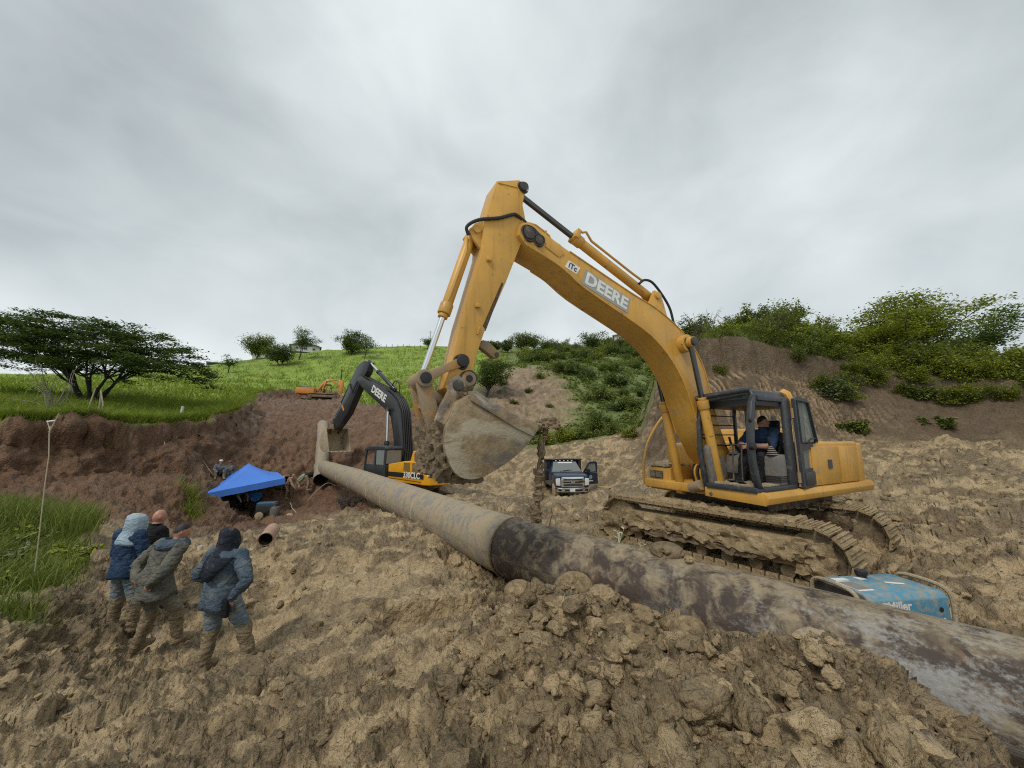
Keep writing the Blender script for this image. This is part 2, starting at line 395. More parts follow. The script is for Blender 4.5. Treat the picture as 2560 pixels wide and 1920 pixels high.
# per-column rings, spaced by what they cover in elevation and in log distance
NA, NR = 849, 640
ang = np.linspace(R(-70), R(70), NA)
lf = np.linspace(math.log(0.75), math.log(170.0), 1100)
A2, L2 = np.meshgrid(ang[::8], lf, indexing='ij')
zf = ground_base(np.exp(L2) * np.sin(A2), np.exp(L2) * np.cos(A2))
ef = np.arctan2(zf - 2.0, np.exp(L2))
ds = np.abs(np.diff(ef, axis=1)) + 0.16 * np.diff(L2, axis=1)
cs = np.concatenate([np.zeros((len(ds), 1)), np.cumsum(ds, axis=1)], 1); cs /= cs[:, -1:]
tgt = np.linspace(0, 1, NR)
Lc = np.stack([np.interp(tgt, cs[i], lf) for i in range(len(cs))])
k = np.ones(9) / 9.0
Lp = np.pad(Lc, ((4, 4), (0, 0)), mode='edge')
Lc = np.stack([np.convolve(Lp[:, j], k, 'valid') for j in range(NR)], 1)
fi = np.linspace(0, len(cs) - 1, NA) if (NA - 1) % 8 == 0 else np.arange(NA) / 8.0
i0 = np.minimum(np.floor(fi).astype(int), len(cs) - 2); fr = np.clip(fi - i0, 0, 1)[:, None]
LR = Lc[i0] * (1 - fr) + Lc[i0 + 1] * fr
RR = np.exp(LR); X = RR * np.sin(ang)[:, None]; Y = RR * np.cos(ang)[:, None]
Z, SH, SB, SCOOP, WL, WB = ground_base(X, Y, True)
# region weights
nz = wob(X, Y, 1.7, 0.9, 2); nz2 = wob(X, Y, 0.5, 0.35, 8)
w_hill = 1 - sstep(-0.25, 0.05, SH + nz2 * 0.5)
slide = np.exp(-(((X - 1.4 - (Y - 45) * 0.02 + nz * 2.2) / 6.6) ** 2 + ((Y - 46.5 + nz * 2.4) / 11.0) ** 2) ** 3) * sstep(-0.75, -0.2, wob(X, Y, 3.2, 1.0, 4) + 0.35)
w_green = np.maximum(w_hill, sstep(31.5, 34, Y + nz) * sstep(-9, -6, X) * (1 - slide))
w_green = np.maximum(w_green, (1 - sstep(-0.8, -0.2, SB + nz2)))
def meadow_w(x, y, nz):
    return sstep(-0.2, 0.9, -(x + 7.9 + (y - 7.0) * 0.95) + nz * 0.6) * (1 - sstep(11.0, 12.6, y + nz)) * sstep(4.9, 6.0, y + nz * 0.4 + (x + 7) * 0.35)
meadow = meadow_w(X, Y, nz)
w_green = np.maximum(w_green, meadow)
w_red = sstep(12.5, 17.0, Y + nz * 1.5 - (X + 6) * 0.30) * (1 - sstep(-6.5, -2.5, X + nz)) * (1 - w_hill * 0.8)
w_red = np.maximum(w_red, 0)
bk = (1 - sstep(2.4, 4.6, SB + nz)) * (1 - sstep(-1.5, -0.4, -SB))
bk = (1 - sstep(2.2, 4.2, SB + nz)) * sstep(-2, 0, SB + 1.5)
# ----- relief
P0 = np.stack([X.ravel(), Y.ravel(), Z.ravel()], 1)
dxa = np.gradient(np.stack([X, Y, Z], -1), axis=0); dxr = np.gradient(np.stack([X, Y, Z], -1), axis=1)
Nn = np.cross(dxr, dxa).reshape(-1, 3); Nn *= np.sign(Nn[:, 2:3] + 1e-9); Nn /= np.linalg.norm(Nn, axis=1)[:, None] + 1e-12
x, y = P0[:, 0], P0[:, 1]; rr = np.hypot(x, y)
g = w_green.ravel(); rd = w_red.ravel(); bkk = bk.ravel(); sc_ = SCOOP.ravel(); sl = slide.ravel()
heap = sstep(-0.9, 0.4, x) * (1 - sstep(2.5, 3.1, x)) * sstep(7.0, 6.2, y + x * 1.11) * (y > 0)
rough_left = sstep(-4.2, -5.6, x + 0.3 * (y - 5)) * sstep(9, 7, y)
tramp = np.exp(-(((x + 1.6) / 2.6) ** 2 + ((y - 6.3) / 2.6) ** 2))
A = 0.85 + 0.45 * heap + 0.45 * rough_left - 0.38 * tramp - 0.45 * np.exp(-(((x + 4.7) / 1.6) ** 2 + ((y - 5.6) / 1.1) ** 2))
far_k = np.clip(rr / 9.0, 1, 2.6)
mudm = (1 - g) * (1 - 0.75 * bkk) * (1 - 0.85 * np.clip(sc_ * 1.5, 0, 1))
def near_only(fn, lim=13.0, fade=3.0):
    """evaluate small relief only where it can be seen"""
    m_ = rr < lim; o_ = np.zeros(len(P0)); o_[m_] = fn(P0[m_]) * (1 - sstep(lim - fade, lim, rr[m_])); return o_
wx = fbm(P0, 0.6, 3); wy = fbm(P0 + 9.0, 0.6, 3)
xyw = P0[:, :2] + np.stack([wx, wy], 1) * 0.16
c1, id1 = domes(xyw, 0.52, 3, dens=0.55); c2, id2 = domes(xyw, 0.26, 5, dens=0.7)
# two states of the clay: smeared smooth where it was pressed, broken and darker where it was torn
st_ = np.stack([x * 0.8 + y * 0.3, y - x * 0.3, P0[:, 2]], 1)
ph = 0.75 * fbm(st_, 0.42, 4, 0.65) + 0.45 * fbm(st_, 1.6, 2) + 0.28 * heap + 0.22 * rough_left - 0.20 * tramp + 0.08
phase = sstep(-0.50, 0.55, ph)
def small(q):
    jx = q[:, :2] + np.stack([fbm(q, 0.09, 2), fbm(q + 31.0, 0.09, 2)], 1) * 0.028
    d3, i3 = domes(jx, 0.115, 8, dens=0.8); d4, i4 = domes(jx, 0.055, 11, dens=0.85)
    return 0.050 * d3 + 0.018 * d4 + 0.026 * fbm(q, 0.20, 4, 0.6, True)
ridge = fbm(P0, 0.42, 3, 0.55, True)
h = 0.10 * fbm(P0, 1.5, 3) * far_k
h += A * (0.14 * c1 * (0.25 + 1.0 * heap + 0.6 * rough_left) + 0.10 * c2 * (0.75 + 0.35 * heap) + 0.045 * ridge * (0.8 + 0.4 * heap))
h += A * near_only(small) * (0.35 + 0.65 * phase) - 0.055
h += near_only(lambda q: 0.010 * fbm(np.stack([q[:, 0] * 0.5 + q[:, 1] * 0.2, q[:, 1] * 1.6, q[:, 2]], 1), 0.12, 3, 0.6))
def plates(q):
    w_ = np.stack([q[:, 0] * 0.9 + q[:, 1] * 0.35, q[:, 1] * 1.1 - q[:, 0] * 0.35, q[:, 2]], 1)
    t = fbm(w_, 0.34, 4, 0.6); u = fbm(w_ + 11.0, 0.15, 3, 0.6)
    return 0.030 * (sstep(0.0, 0.05, t) + sstep(0.28, 0.33, t) + sstep(-0.28, -0.23, t) - 1.5) + 0.016 * (sstep(0.0, 0.07, u) + sstep(0.3, 0.37, u) - 1.0)
pl_n = near_only(plates, 16.0, 4.0)
h += pl_n * (1.15 + 0.3 * rough_left - 0.55 * tramp - 0.3 * (x > 5))
h -= near_only(lambda q: 0.17 * sstep(0.62, 0.80, fbm(q + 77.0, 0.50, 3)), 12.0, 3.0)
crumb = np.clip(phase + (0.4 - 9.0 * np.abs(pl_n)) * 0.0, 0, 1)
# far lumps and ruts where near clods are too small to see
dfar, _ = domes(xyw, 1.1, 21, dens=0.6); dm, _ = domes(xyw, 0.6, 23, dens=0.7)
fk = sstep(6, 13, rr)
stretch = np.stack([x * 0.35 + y * 0.1, y * 1.2, P0[:, 2]], 1)
rt_ = sstep(4.5, 7, x)
h += fk * ((0.13 - 0.02 * rt_) * dfar + (0.12 - 0.03 * rt_) * dm + (0.09 + 0.04 * rt_) * fbm(stretch, 0.55, 4, 0.6, True)) - 0.06 * fk
for (lx, ly, ux, uy, ln) in ((6.3, 6.6, 0.96, 0.28, 11.0), (5.9, 9.3, 0.93, 0.37, 12.0), (6.4, 4.9, 0.99, 0.10, 6.0), (-1.2, 12.5, 0.55, 0.83, 9.0), (0.9, 11.6, 0.55, 0.83, 9.0)):   # crawler prints
    sa = (x - lx) * ux + (y - ly) * uy; sd_ = -(x - lx) * uy + (y - ly) * ux + 0.10 * np.sin(sa * 0.7)
    bnd = (1 - sstep(0.26, 0.36, np.abs(sd_))) * sstep(-0.3, 0.4, sa) * (1 - sstep(ln - 1.5, ln, sa))
    lipb = np.exp(-((np.abs(sd_) - 0.42) / 0.09) ** 2) * sstep(-0.3, 0.4, sa) * (1 - sstep(ln - 1.5, ln, sa))
    h = h * (1 - 0.55 * bnd) - 0.09 * bnd + 0.05 * lipb + 0.035 * bnd * (np.abs((sa / 0.19) % 1 - 0.5) < 0.16)
h *= mudm
dr_, _ = domes(xyw, 0.30, 27, dens=0.75)
h += rd * (1 - g) * (0.12 * dm + 0.10 * dr_ + 0.07 * fbm(P0, 0.45, 4, 0.6, True))
# claw marks down the dark bank, following the face
along = x + 0.25 * y
gro = np.abs(((along + 0.22 * fbm(P0, 1.9, 3) + (9.0 - P0[:, 2]) * 0.10) / 0.27) % 1 - 0.5) * 2 + 0.25 * fbm(P0, 0.3, 2)
cl_mask = np.exp(-(((x - 14.2) / 4.4) ** 4)) * sstep(0.25, 0.7, SB.ravel()) * (1 - sstep(2.4, 3.0, SB.ravel())) * sstep(17.4, 18.1, y) * sstep(-0.50, 0.12, fbm(P0, 1.1, 4))
h += -0.11 * (gro > 0.60) * cl_mask + bkk * (0.10 * fbm(P0, 0.9, 4, 0.55) + 0.05 * fbm(P0, 0.35, 3, 0.5, True) * (1 - cl_mask))
h += g * (0.10 * fbm(P0, 1.2, 3) + 0.35 * sstep(20, 60, rr) * fbm(P0, 5.0, 3)) + sl * (1 - g) * 0.25 * fbm(P0, 1.8, 4, 0.5, True)
jit = np.stack([near_only(lambda q: fbm(q + 50, 0.13, 2)), near_only(lambda q: fbm(q + 70, 0.13, 2)), np.zeros(len(P0))], 1) * (0.018 * A * mudm)[:, None]
h_soft = 0.06 * fbm(P0, 0.35, 2) * np.clip(sc_, 0, 1)
P1 = P0 + Nn * (h + h_soft)[:, None] + jit
# each clod dries to its own tone
hol = crumb
def grid_mesh(name, V, F, mats, attrs, flat=None):
    me = bpy.data.meshes.new(name)
    me.vertices.add(len(V)); me.vertices.foreach_set('co', V.astype(np.float32).ravel())
    me.loops.add(F.size); me.loops.foreach_set('vertex_index', F.astype(np.int32).ravel())
    me.polygons.add(len(F)); me.polygons.foreach_set('loop_start', np.arange(0, F.size, F.shape[1], dtype=np.int32))
    me.update(calc_edges=True)
    me.polygons.foreach_set('use_smooth', np.ones(len(F), bool))
    for nm, arr in attrs.items():
        if arr.ndim == 1:
            at_ = me.attributes.new(nm, 'FLOAT', 'POINT'); at_.data.foreach_set('value', arr.astype(np.float32))
        else:
            at_ = me.attributes.new(nm, 'FLOAT_COLOR', 'POINT'); at_.data.foreach_set('color', arr.astype(np.float32).ravel())
    if flat is not None: me.polygons.foreach_set('use_smooth', flat)
    for m in mats: me.materials.append(m)
    o = bpy.data.objects.new(name, me); COL.objects.link(o)
    return o
def mat_terrain(name='soil', ga=(0.12, 0.19, 0.022), gb=(0.27, 0.37, 0.042), gc=(0.22, 0.23, 0.06)):
    m, nt_, b = mat_new(name); g_ = NG(nt_)
    v = g_.coord('Object')
    at_ = g_.attr('reg'); sp = g_.n('ShaderNodeSeparateColor'); nt_.links.new(at_.outputs['Color'], sp.inputs[0])
    red, grn, dark = sp.outputs[0], sp.outputs[1], sp.outputs[2]; pale = at_.outputs['Alpha']
    n_big = g_.noise(v, 0.55, 5, 0.6); n_mid = g_.noise(v, 2.6, 6, 0.65); n_sm = g_.noise(v, 11, 6, 0.7); n_f = g_.noise(v, 55, 5, 0.7)
    lump = g_.attr('lump').outputs['Fac']
    # mud: pale tan where smeared and drying, dark brown where broken and wet
    f = g_.math('ADD', g_.math('MULTIPLY', n_mid, 0.5), g_.math('MULTIPLY', n_sm, 0.5))
    smear = g_.mix(g_.ramp(f, 0.36, 0.62), (0.265, 0.186, 0.095), (0.52, 0.388, 0.218))
    torn = g_.mix(g_.ramp(g_.math('ADD', g_.math('MULTIPLY', n_sm, 0.6), g_.math('MULTIPLY', n_f, 0.4)), 0.36, 0.66), (0.055, 0.038, 0.019), (0.33, 0.236, 0.125))
    fl_ = g_.math('ADD', lump, g_.math('MULTIPLY', g_.math('SUBTRACT', n_sm, 0.5), 1.1))
    mud = g_.mix(g_.ramp(fl_, 0.26, 0.72), smear, torn)
    mud = g_.mix(g_.math('MULTIPLY', g_.ramp(n_big, 0.46, 0.68), 0.35), mud, (0.46, 0.345, 0.190))
    mud = g_.mix(g_.math('MULTIPLY', g_.ramp(g_.noise(v, 1.7, 5, 0.7, 0.8), 0.63, 0.72), 0.5), mud, (0.13, 0.13, 0.12))
    mud = g_.mix(g_.math('MULTIPLY', g_.ramp(g_.noise(v, 0.62, 5, 0.65, 0.5), 0.50, 0.64), 0.62), mud, g_.mix(n_sm, (0.075, 0.053, 0.028), (0.20, 0.145, 0.078)))
    rs = g_.mix(g_.ramp(f, 0.35, 0.65), (0.062, 0.032, 0.015), (0.205, 0.102, 0.047))
    rs = g_.mix(g_.math('MULTIPLY', g_.ramp(n_big, 0.45, 0.68), 0.6), rs, (0.22, 0.125, 0.066))
    rs = g_.mix(g_.math('MULTIPLY', g_.ramp(g_.noise(v, 1.1, 5, 0.6), 0.56, 0.68), 0.7), rs, (0.062, 0.034, 0.022))
    c = g_.mix(red, mud, rs)
    dk = g_.mix(g_.ramp(f, 0.35, 0.65), (0.066, 0.044, 0.024), (0.155, 0.104, 0.056))
    claw = g_.attr('claw').outputs['Fac']
    dk = g_.mix(claw, dk, (0.32, 0.22, 0.12))
    c = g_.mix(dark, c, dk)
    pl = g_.mix(g_.ramp(g_.noise(v, 0.8, 6, 0.7, 0.5), 0.4, 0.62), (0.17, 0.115, 0.065), (0.33, 0.24, 0.15))
    c = g_.mix(pale, c, pl)
    gr = g_.mix(g_.ramp(g_.noise(v, 0.35, 7, 0.7), 0.35, 0.65), ga, gb)
    gr = g_.mix(g_.math('MULTIPLY', g_.ramp(g_.noise(v, 0.09, 4, 0.6), 0.52, 0.62), 0.5), gr, gc)
    gr = g_.mix(g_.math('MULTIPLY', g_.ramp(n_mid, 0.5, 0.62), 0.45), gr, (0.05, 0.085, 0.012))
    c = g_.mix(grn, c, gr)
    g_.put(b.inputs['Base Color'], c)
    wet = g_.ramp(g_.noise(v, 2.3, 5, 0.65), 0.42, 0.60)
    ro = g_.math('SUBTRACT', 0.84, g_.math('MULTIPLY', g_.math('MULTIPLY', wet, g_.math('SUBTRACT', 1.0, grn)), 0.48))
    g_.put(b.inputs['Roughness'], ro)
    b.inputs['Specular IOR Level'].default_value = 0.5
    hh = g_.math('ADD', g_.math('MULTIPLY', n_sm, 0.8), g_.math('MULTIPLY', n_f, 0.16))
    wv = g_.n('ShaderNodeMix', data_type='VECTOR'); wv.inputs[0].default_value = 0.12
    nc = g_.n('ShaderNodeTexNoise'); nc.inputs['Scale'].default_value = 9; nc.inputs['Detail'].default_value = 3; nt_.links.new(v, nc.inputs['Vector'])
    nt_.links.new(v, wv.inputs[4]); nt_.links.new(nc.outputs['Color'], wv.inputs[5])
    cr1 = g_.voro(wv.outputs[1], 13); cr2 = g_.voro(wv.outputs[1], 34)
    crm = g_.math('MULTIPLY', g_.math('ADD', g_.math('MULTIPLY', cr1, 0.75), g_.math('MULTIPLY', cr2, 0.2)), g_.math('SUBTRACT', 1.0, grn))
    b1 = g_.bump(hh, 1.0, 0.06)
    g_.put(b.inputs['Normal'], g_.bump(g_.math('MULTIPLY', crm, -1.0), 0.9, 0.055, b1))
    return m
M_SOIL = mat_terrain()
M_SOIL2 = mat_terrain('scrub_soil', (0.085, 0.120, 0.030), (0.175, 0.215, 0.065), (0.20, 0.17, 0.09))
reg = np.stack([rd, g, np.clip(bkk * (1 - g), 0, 1), np.clip(sl * (1 - g), 0, 1)], 1)
claw = (gro < 0.45) * cl_mask
ii, jj = np.meshgrid(np.arange(NA - 1), np.arange(NR - 1), indexing='ij')
base = (ii * NR + jj).ravel()
Q = np.stack([base, base + 1, base + NR + 1, base + NR], 1)
# separate the sheet into the pieces of the place
fg = g[Q].mean(1); fr_ = rd[Q].mean(1); fb = bkk[Q].mean(1); cxq = P0[Q[:, 0], 0]; cyq = P0[Q[:, 0], 1]
cls = np.zeros(len(Q), int)
cls[(fr_ > 0.5)] = 1
cls[(fb > 0.5) & (fg < 0.6)] = 2
cls[(fg > 0.6) & (cxq < -6) & (cyq > 11.5)] = 3
cls[(cyq > 31) & (cxq > -8) & (cls != 3) & (cls != 2)] = 4
cls[(fg > 0.6) & (cls == 0)] = 5
cls[(fg > 0.6) & (cxq > 8) & (cyq < 60) & (poly_sd(cxq, cyq, BANK) < 0.5)] = 6
for c, nm in enumerate(('mud_ground', 'red_soil_bank', 'dark_earth_bank', 'grassy_hill', 'far_hillside', 'grass_verge', 'bank_top_ground')):
    fs = Q[cls == c]
    if not len(fs): continue
    ids, inv = np.unique(fs, return_inverse=True)
    o = grid_mesh(nm, P1[ids], inv.reshape(-1, 4), [M_SOIL2 if c in (4, 6) else M_SOIL], {'reg': reg[ids], 'lump': hol[ids], 'claw': claw[ids]}, flat=None)
    o['kind'] = 'structure'
    o['label'] = {'mud_ground': 'churned tan mud ground across the work site', 'red_soil_bank': 'freshly cut red soil bank on the left', 'dark_earth_bank': 'dark earth bank with claw marks behind the excavator', 'grassy_hill': 'bright green grassy hill on the left', 'far_hillside': 'far hillside with landslide scar', 'grass_verge': 'low grassy verge beside the men', 'bank_top_ground': 'ground on top of the dark bank'}[nm]
# ground height lookup for placing things (the finished surface, not the smooth base)
_gi = P1[:, 2].reshape(NA, NR)
def ground(px, py):
    a = math.atan2(px, py); r = math.hypot(px, py)
    fi_ = (a - ang[0]) / (ang[1] - ang[0]); i = int(min(max(fi_, 0), NA - 2)); t = min(max(fi_ - i, 0), 1); z = []
    for q in (i, i + 1):
        z.append(float(np.interp(r, RR[q], _gi[q])))
    return z[0] * (1 - t) + z[1] * t
def ground_arr(xa, ya):
    xa = np.asarray(xa); ya = np.asarray(ya)
    a = np.arctan2(xa, ya); r = np.hypot(xa, ya)
    fi_ = np.clip((a - ang[0]) / (ang[1] - ang[0]), 0, NA - 1.001); i = np.round(fi_).astype(int); out_ = np.zeros(len(xa))
    for q in np.unique(i):
        s_ = i == q; out_[s_] = np.interp(r[s_], RR[q], _gi[q])
    return out_
# ================================================================ shared surface materials
M_YEL = paint('deere_yellow', (0.58, 0.305, 0.045), rough=0.42, dirt=0.38, dcol=(0.33, 0.24, 0.13), scale=0.9, bump=0.10, chips=0.27, vary=0.16, streak=0.35)
M_YEL_MUD = paint('yellow_muddy', (0.46, 0.22, 0.04), rough=0.5, dirt=0.80, scale=1.4, bump=0.5, chips=0.2)
M_YEL2 = paint('fresh_yellow', (0.70, 0.33, 0.012), rough=0.35, dirt=0.12, scale=0.8, bump=0.06)
M_ORG = paint('faded_orange', (0.60, 0.22, 0.035), rough=0.5, dirt=0.4, scale=0.8, bump=0.1)
M_CABGREY = paint('cab_grey', (0.026, 0.031, 0.038), rough=0.42, dirt=0.30, dcol=(0.17, 0.15, 0.12), scale=1.6, bump=0.12, chips=0.25, chipcol=(0.16, 0.14, 0.12))
M_BLACK = plain('rubber_black', (0.012, 0.012, 0.013), 0.55, bump=0.1)
M_DARK = paint('dark_steel', (0.045, 0.042, 0.04), rough=0.5, dirt=0.45, metal=0.3)
M_BOOMBLK = paint('black_boom_paint', (0.028, 0.030, 0.034), rough=0.32, dirt=0.25, dcol=(0.12, 0.10, 0.08), scale=0.7, bump=0.05)
M_CHROME = plain('chrome_rod', (0.72, 0.74, 0.75), 0.16, 1.0, vary=0.05)
M_RODOIL = plain('oily_rod', (0.10, 0.10, 0.10), 0.22, 0.9)
M_GREYBOOT = paint('console_grey', (0.14, 0.135, 0.125), rough=0.65, dirt=0.55, dcol=(0.22, 0.18, 0.13), scale=3)
M_WHITE = paint('decal_white', (0.70, 0.69, 0.65), rough=0.55, dirt=0.30, dcol=(0.42, 0.38, 0.30), scale=5, bump=0.0)
M_DECALGREY = plain('decal_grey', (0.30, 0.295, 0.27), 0.55)
M_DECALDK = plain('decal_dark', (0.06, 0.055, 0.05), 0.6)
def mat_mud(name, c0, c1, wet=0.75, bs=16):
    m, nt_, b = mat_new(name); g = NG(nt_); v = g.coord('Object')
    f = g.math('ADD', g.math('MULTIPLY', g.noise(v, 3.0, 6, 0.65), 0.5), g.math('MULTIPLY', g.noise(v, 14, 6, 0.7), 0.5))
    g.put(b.inputs['Base Color'], g.mix(g.ramp(f, 0.36, 0.64), c0, c1)); b.inputs['Roughness'].default_value = wet
    g.put(b.inputs['Normal'], g.bump(g.noise(v, bs, 6, 0.7), 0.9, 0.04))
    return m
M_MUD = mat_mud('caked_mud', (0.19, 0.132, 0.068), (0.46, 0.345, 0.19))
M_MUDDK = mat_mud('wet_mud', (0.085, 0.060, 0.034), (0.27, 0.195, 0.108), 0.6)
M_MUDPALE = mat_mud('dry_mud', (0.30, 0.235, 0.145), (0.47, 0.385, 0.26), 0.85)
def mat_bucket():
    m, nt_, b = mat_new('muddy_bucket_steel'); g = NG(nt_); v = g.coord('Object', (1, 1, 1))
    st = g.coord('Object', (0.8, 1, 1.7), (0, R(-28), 0))
    n = g.noise(st, 2.2, 6, 0.6, 0.4); n2 = g.noise(v, 9, 6, 0.7)
    c = g.mix(g.ramp(n2, 0.35, 0.7), (0.19, 0.125, 0.06), (0.34, 0.26, 0.155))
    c = g.mix(g.math('MULTIPLY', g.ramp(n, 0.50, 0.60), 0.8), c, (0.12, 0.11, 0.105))
    c = g.mix(g.math('MULTIPLY', g.ramp(g.noise(st, 1.9, 6, 0.65, 0.6), 0.52, 0.60), 0.8), c, (0.38, 0.33, 0.235))
    g.put(b.inputs['Base Color'], c); b.inputs['Roughness'].default_value = 0.62
    g.put(b.inputs['Normal'], g.bump(g.noise(v, 24, 6, 0.7), 0.6, 0.02))
    return m
M_BUCKET = mat_bucket()
def mat_glass(name, tint=(0.75, 0.82, 0.80), alpha=0.35):
    m, nt_, b = mat_new(name); g = NG(nt_)
    tr = g.n('ShaderNodeBsdfTransparent'); tr.inputs[0].default_value = (*tint, 1)
    b.inputs['Base Color'].default_value = (0.35, 0.38, 0.37, 1); b.inputs['Roughness'].default_value = 0.12
    ms = g.n('ShaderNodeMixShader')
    ly = g.n('ShaderNodeLayerWeight'); ly.inputs[0].default_value = 0.25
    f = g.math('ADD', g.math('MULTIPLY', ly.outputs['Facing'], 0.5), alpha, True)
    g.put(ms.inputs[0], f)
    nt_.links.new(tr.outputs[0], ms.inputs[1]); nt_.links.new(b.outputs[0], ms.inputs[2]); nt_.links.new(ms.outputs[0], nt_.nodes['Material Output'].inputs[0])
    return m
M_GLASS = mat_glass('dusty_glass', alpha=0.18)
M_GLASSDK = mat_glass('tinted_glass', (0.35, 0.38, 0.38), 0.45)

def crust(name, c, d, amp, mat, parent, M=None, nseg=(24, 10, 6), seed=0, freq=0.16, cut=None):
    """a lumpy slab of stuck mud: rounded box displaced by noise"""
    vs, fs = [], []
    bm = bmesh.new()
    bmesh.ops.create_cube(bm, size=2.0)
    me = bpy.data.meshes.new(name)
    idx = {}
    def vid(p):
        k = tuple(round(q, 5) for q in p)
        if k not in idx: idx[k] = len(vs); vs.append(k)
        return idx[k]
    nx, ny, nz = nseg
    L = lambda n: [-1 + 2 * i / n for i in range(n + 1)]
    for ax, (na, nb) in ((0, (ny, nz)), (1, (nx, nz)), (2, (nx, ny))):
        for sgn in (-1, 1):
            A_, B_ = L(na), L(nb)
            for i in range(na):
                for j in range(nb):
                    q = []
                    for a, b in ((A_[i], B_[j]), (A_[i + 1], B_[j]), (A_[i + 1], B_[j + 1]), (A_[i], B_[j + 1])):
                        p = [0, 0, 0]; o_ = [k for k in range(3) if k != ax]; p[ax] = sgn; p[o_[0]] = a; p[o_[1]] = b
                        q.append(vid(p))
                    fs.append(tuple(q))
    bm.free()
    V = np.array(vs); n = V / np.linalg.norm(np.sign(V) * np.abs(V) ** 4 + V * 0.2, axis=1)[:, None]
    P = V * np.array(d) / 2
    nn = P / (np.linalg.norm(P, axis=1)[:, None] + 1e-9)
    w = fbm(P + seed * 13.7, freq, 4, 0.55) + 0.6 * fbm(P + seed * 5.1 + 40, freq * 2.2, 2)
    P = P + (V / np.maximum(np.linalg.norm(V, axis=1)[:, None], 1)) * (amp * w)[:, None]
    P = P + np.array(c)
    if M is not None:
        Mm = np.array(M); P = P @ Mm[:3, :3].T + Mm[:3, 3]
    me.from_pydata([tuple(p) for p in P], [], fs); me.update()
    b2 = bmesh.new(); b2.from_mesh(me); bmesh.ops.recalc_face_normals(b2, faces=b2.faces); b2.to_mesh(me); b2.free()
    me.polygons.foreach_set('use_smooth', [True] * len(me.polygons)); me.set_sharp_from_angle(angle=R(40))
    return link_mesh(name, me, mat, parent)

# ================================================================ main excavator
EXC_C = (4.9, 8.15, 0.0)
exc = empty('excavator', EXC_C, R(208), 'muddy yellow crawler excavator with raised boom and open cab door', 'excavator')
def P3(poly, y): return [(p[0], y, p[1]) for p in poly]
# ---- boom
b_up = [(5.54, 5.29), (5.40, 5.36), (5.26, 5.33), (4.87, 5.16), (4.61, 5.06), (3.31, 4.62), (2.66, 4.43), (2.24, 4.24), (1.87, 4.02), (1.53, 3.68), (1.33, 3.36), (1.20, 2.92), (1.06, 2.4), (0.80, 1.85), (0.62, 1.62)]
b_lo = [(0.62, 1.40), (0.86, 1.30), (1.28, 1.62), (1.60, 2.10), (1.79, 2.62), (2.02, 3.12), (2.40, 3.57), (2.81, 3.87), (3.34, 4.10), (4.3, 4.47), (4.74, 4.72), (5.05, 4.84), (5.44, 4.96), (5.58, 5.10)]
boom = MB().prism(b_up + b_lo, -0.27, 0.27).build('boom', M_YEL, exc, bevel=0.012)
fl = MB()
for poly in (b_up[4:13], b_lo[3:12]):                               # flange strips proud of the side webs
    for s in (-1, 1):
        pts = spline([(p[0], 0, p[1]) for p in poly], 3)
        fl.tube([(p.x, s * 0.272, p.z) for p in pts], 0.013, 6)
fl.build('flange_weld', M_YEL, boom)
MB().cyl((5.40, -0.31, 5.16), (5.40, 0.31, 5.16), 0.10, n=20).cyl((5.22, 0.27, 5.09), (5.22, 0.31, 5.09), 0.075, n=18).prism([(5.30, 5.28), (5.13, 5.16), (5.15, 5.00), (5.33, 5.05), (5.48, 5.10), (5.50, 5.22), (5.42, 5.29)], 0.268, 0.292).build('tip_pin', M_DARK, boom, bevel=0.006)
MB().prism([(5.02, 5.19), (4.80, 5.12), (4.72, 4.98), (4.84, 4.90), (5.1, 5.02)], 0.268, 0.286).build('doubler_plate', M_YEL, boom, bevel=0.004)
MB().cyl((1.94, -0.40, 3.80), (1.94, 0.40, 3.80), 0.17, n=20).build('cylinder_boss', M_YEL, boom, bevel=0.01)
for s in (-1, 1):
    MB().cyl((1.94, s * 0.40, 3.80), (1.94, s * 0.56, 3.80), 0.085, n=16).build('cylinder_pin', M_DARK, boom, bevel=0.006)
MB().prism([(2.72, 4.43), (2.50, 4.84), (2.32, 4.80), (2.12, 4.16)], -0.16, -0.10).prism([(2.72, 4.43), (2.50, 4.84), (2.32, 4.80), (2.12, 4.16)], 0.10, 0.16).cyl((2.44, -0.2, 4.74), (2.44, 0.2, 4.74), 0.07).build('arm_cylinder_bracket', M_YEL, boom, bevel=0.006)
# lettering on the boom side
bd = Vector((-0.98, 0, -0.36)).normalized(); bu = Vector((-0.36, 0, 0.98))      # reading direction seen from the left
ctr = Vector((3.83, 0.275, 4.51))
dx = Vector((-0.95, 0, -0.325)).normalized(); dz = Vector((-0.325, 0, 0.95)).normalized()
def bplate(c, w, h, mat, name, y=0.272, parent=None, sk=0.0):
    c = Vector(c); q = [c - dx * w / 2 - dz * h / 2 - dx * sk, c + dx * w / 2 - dz * h / 2 - dx * sk, c + dx * w / 2 + dz * h / 2 + dx * sk, c - dx * w / 2 + dz * h / 2 + dx * sk]
    m = MB(); m.add([(p.x, y, p.z) for p in q] + [(p.x, y + 0.004, p.z) for p in q], [(0, 1, 2, 3), (7, 6, 5, 4), (0, 4, 5, 1), (1, 5, 6, 2), (2, 6, 7, 3), (3, 7, 4, 0)])
    return m.build(name, mat, parent or boom)
bplate(ctr, 1.06, 0.29, M_DECALGREY, 'name_plate')
lettering('name_lettering', 'DEERE', 0.30, frame_matrix((ctr.x, 0.2785, ctr.z), dx, dz), M_WHITE, boom, bold=0.011, depth=0.001, width=0.98)
c2_ = ctr - dx * 0.78 + dz * 0.03
bplate(c2_, 0.25, 0.15, M_WHITE, 'badge_plate', sk=0.02)
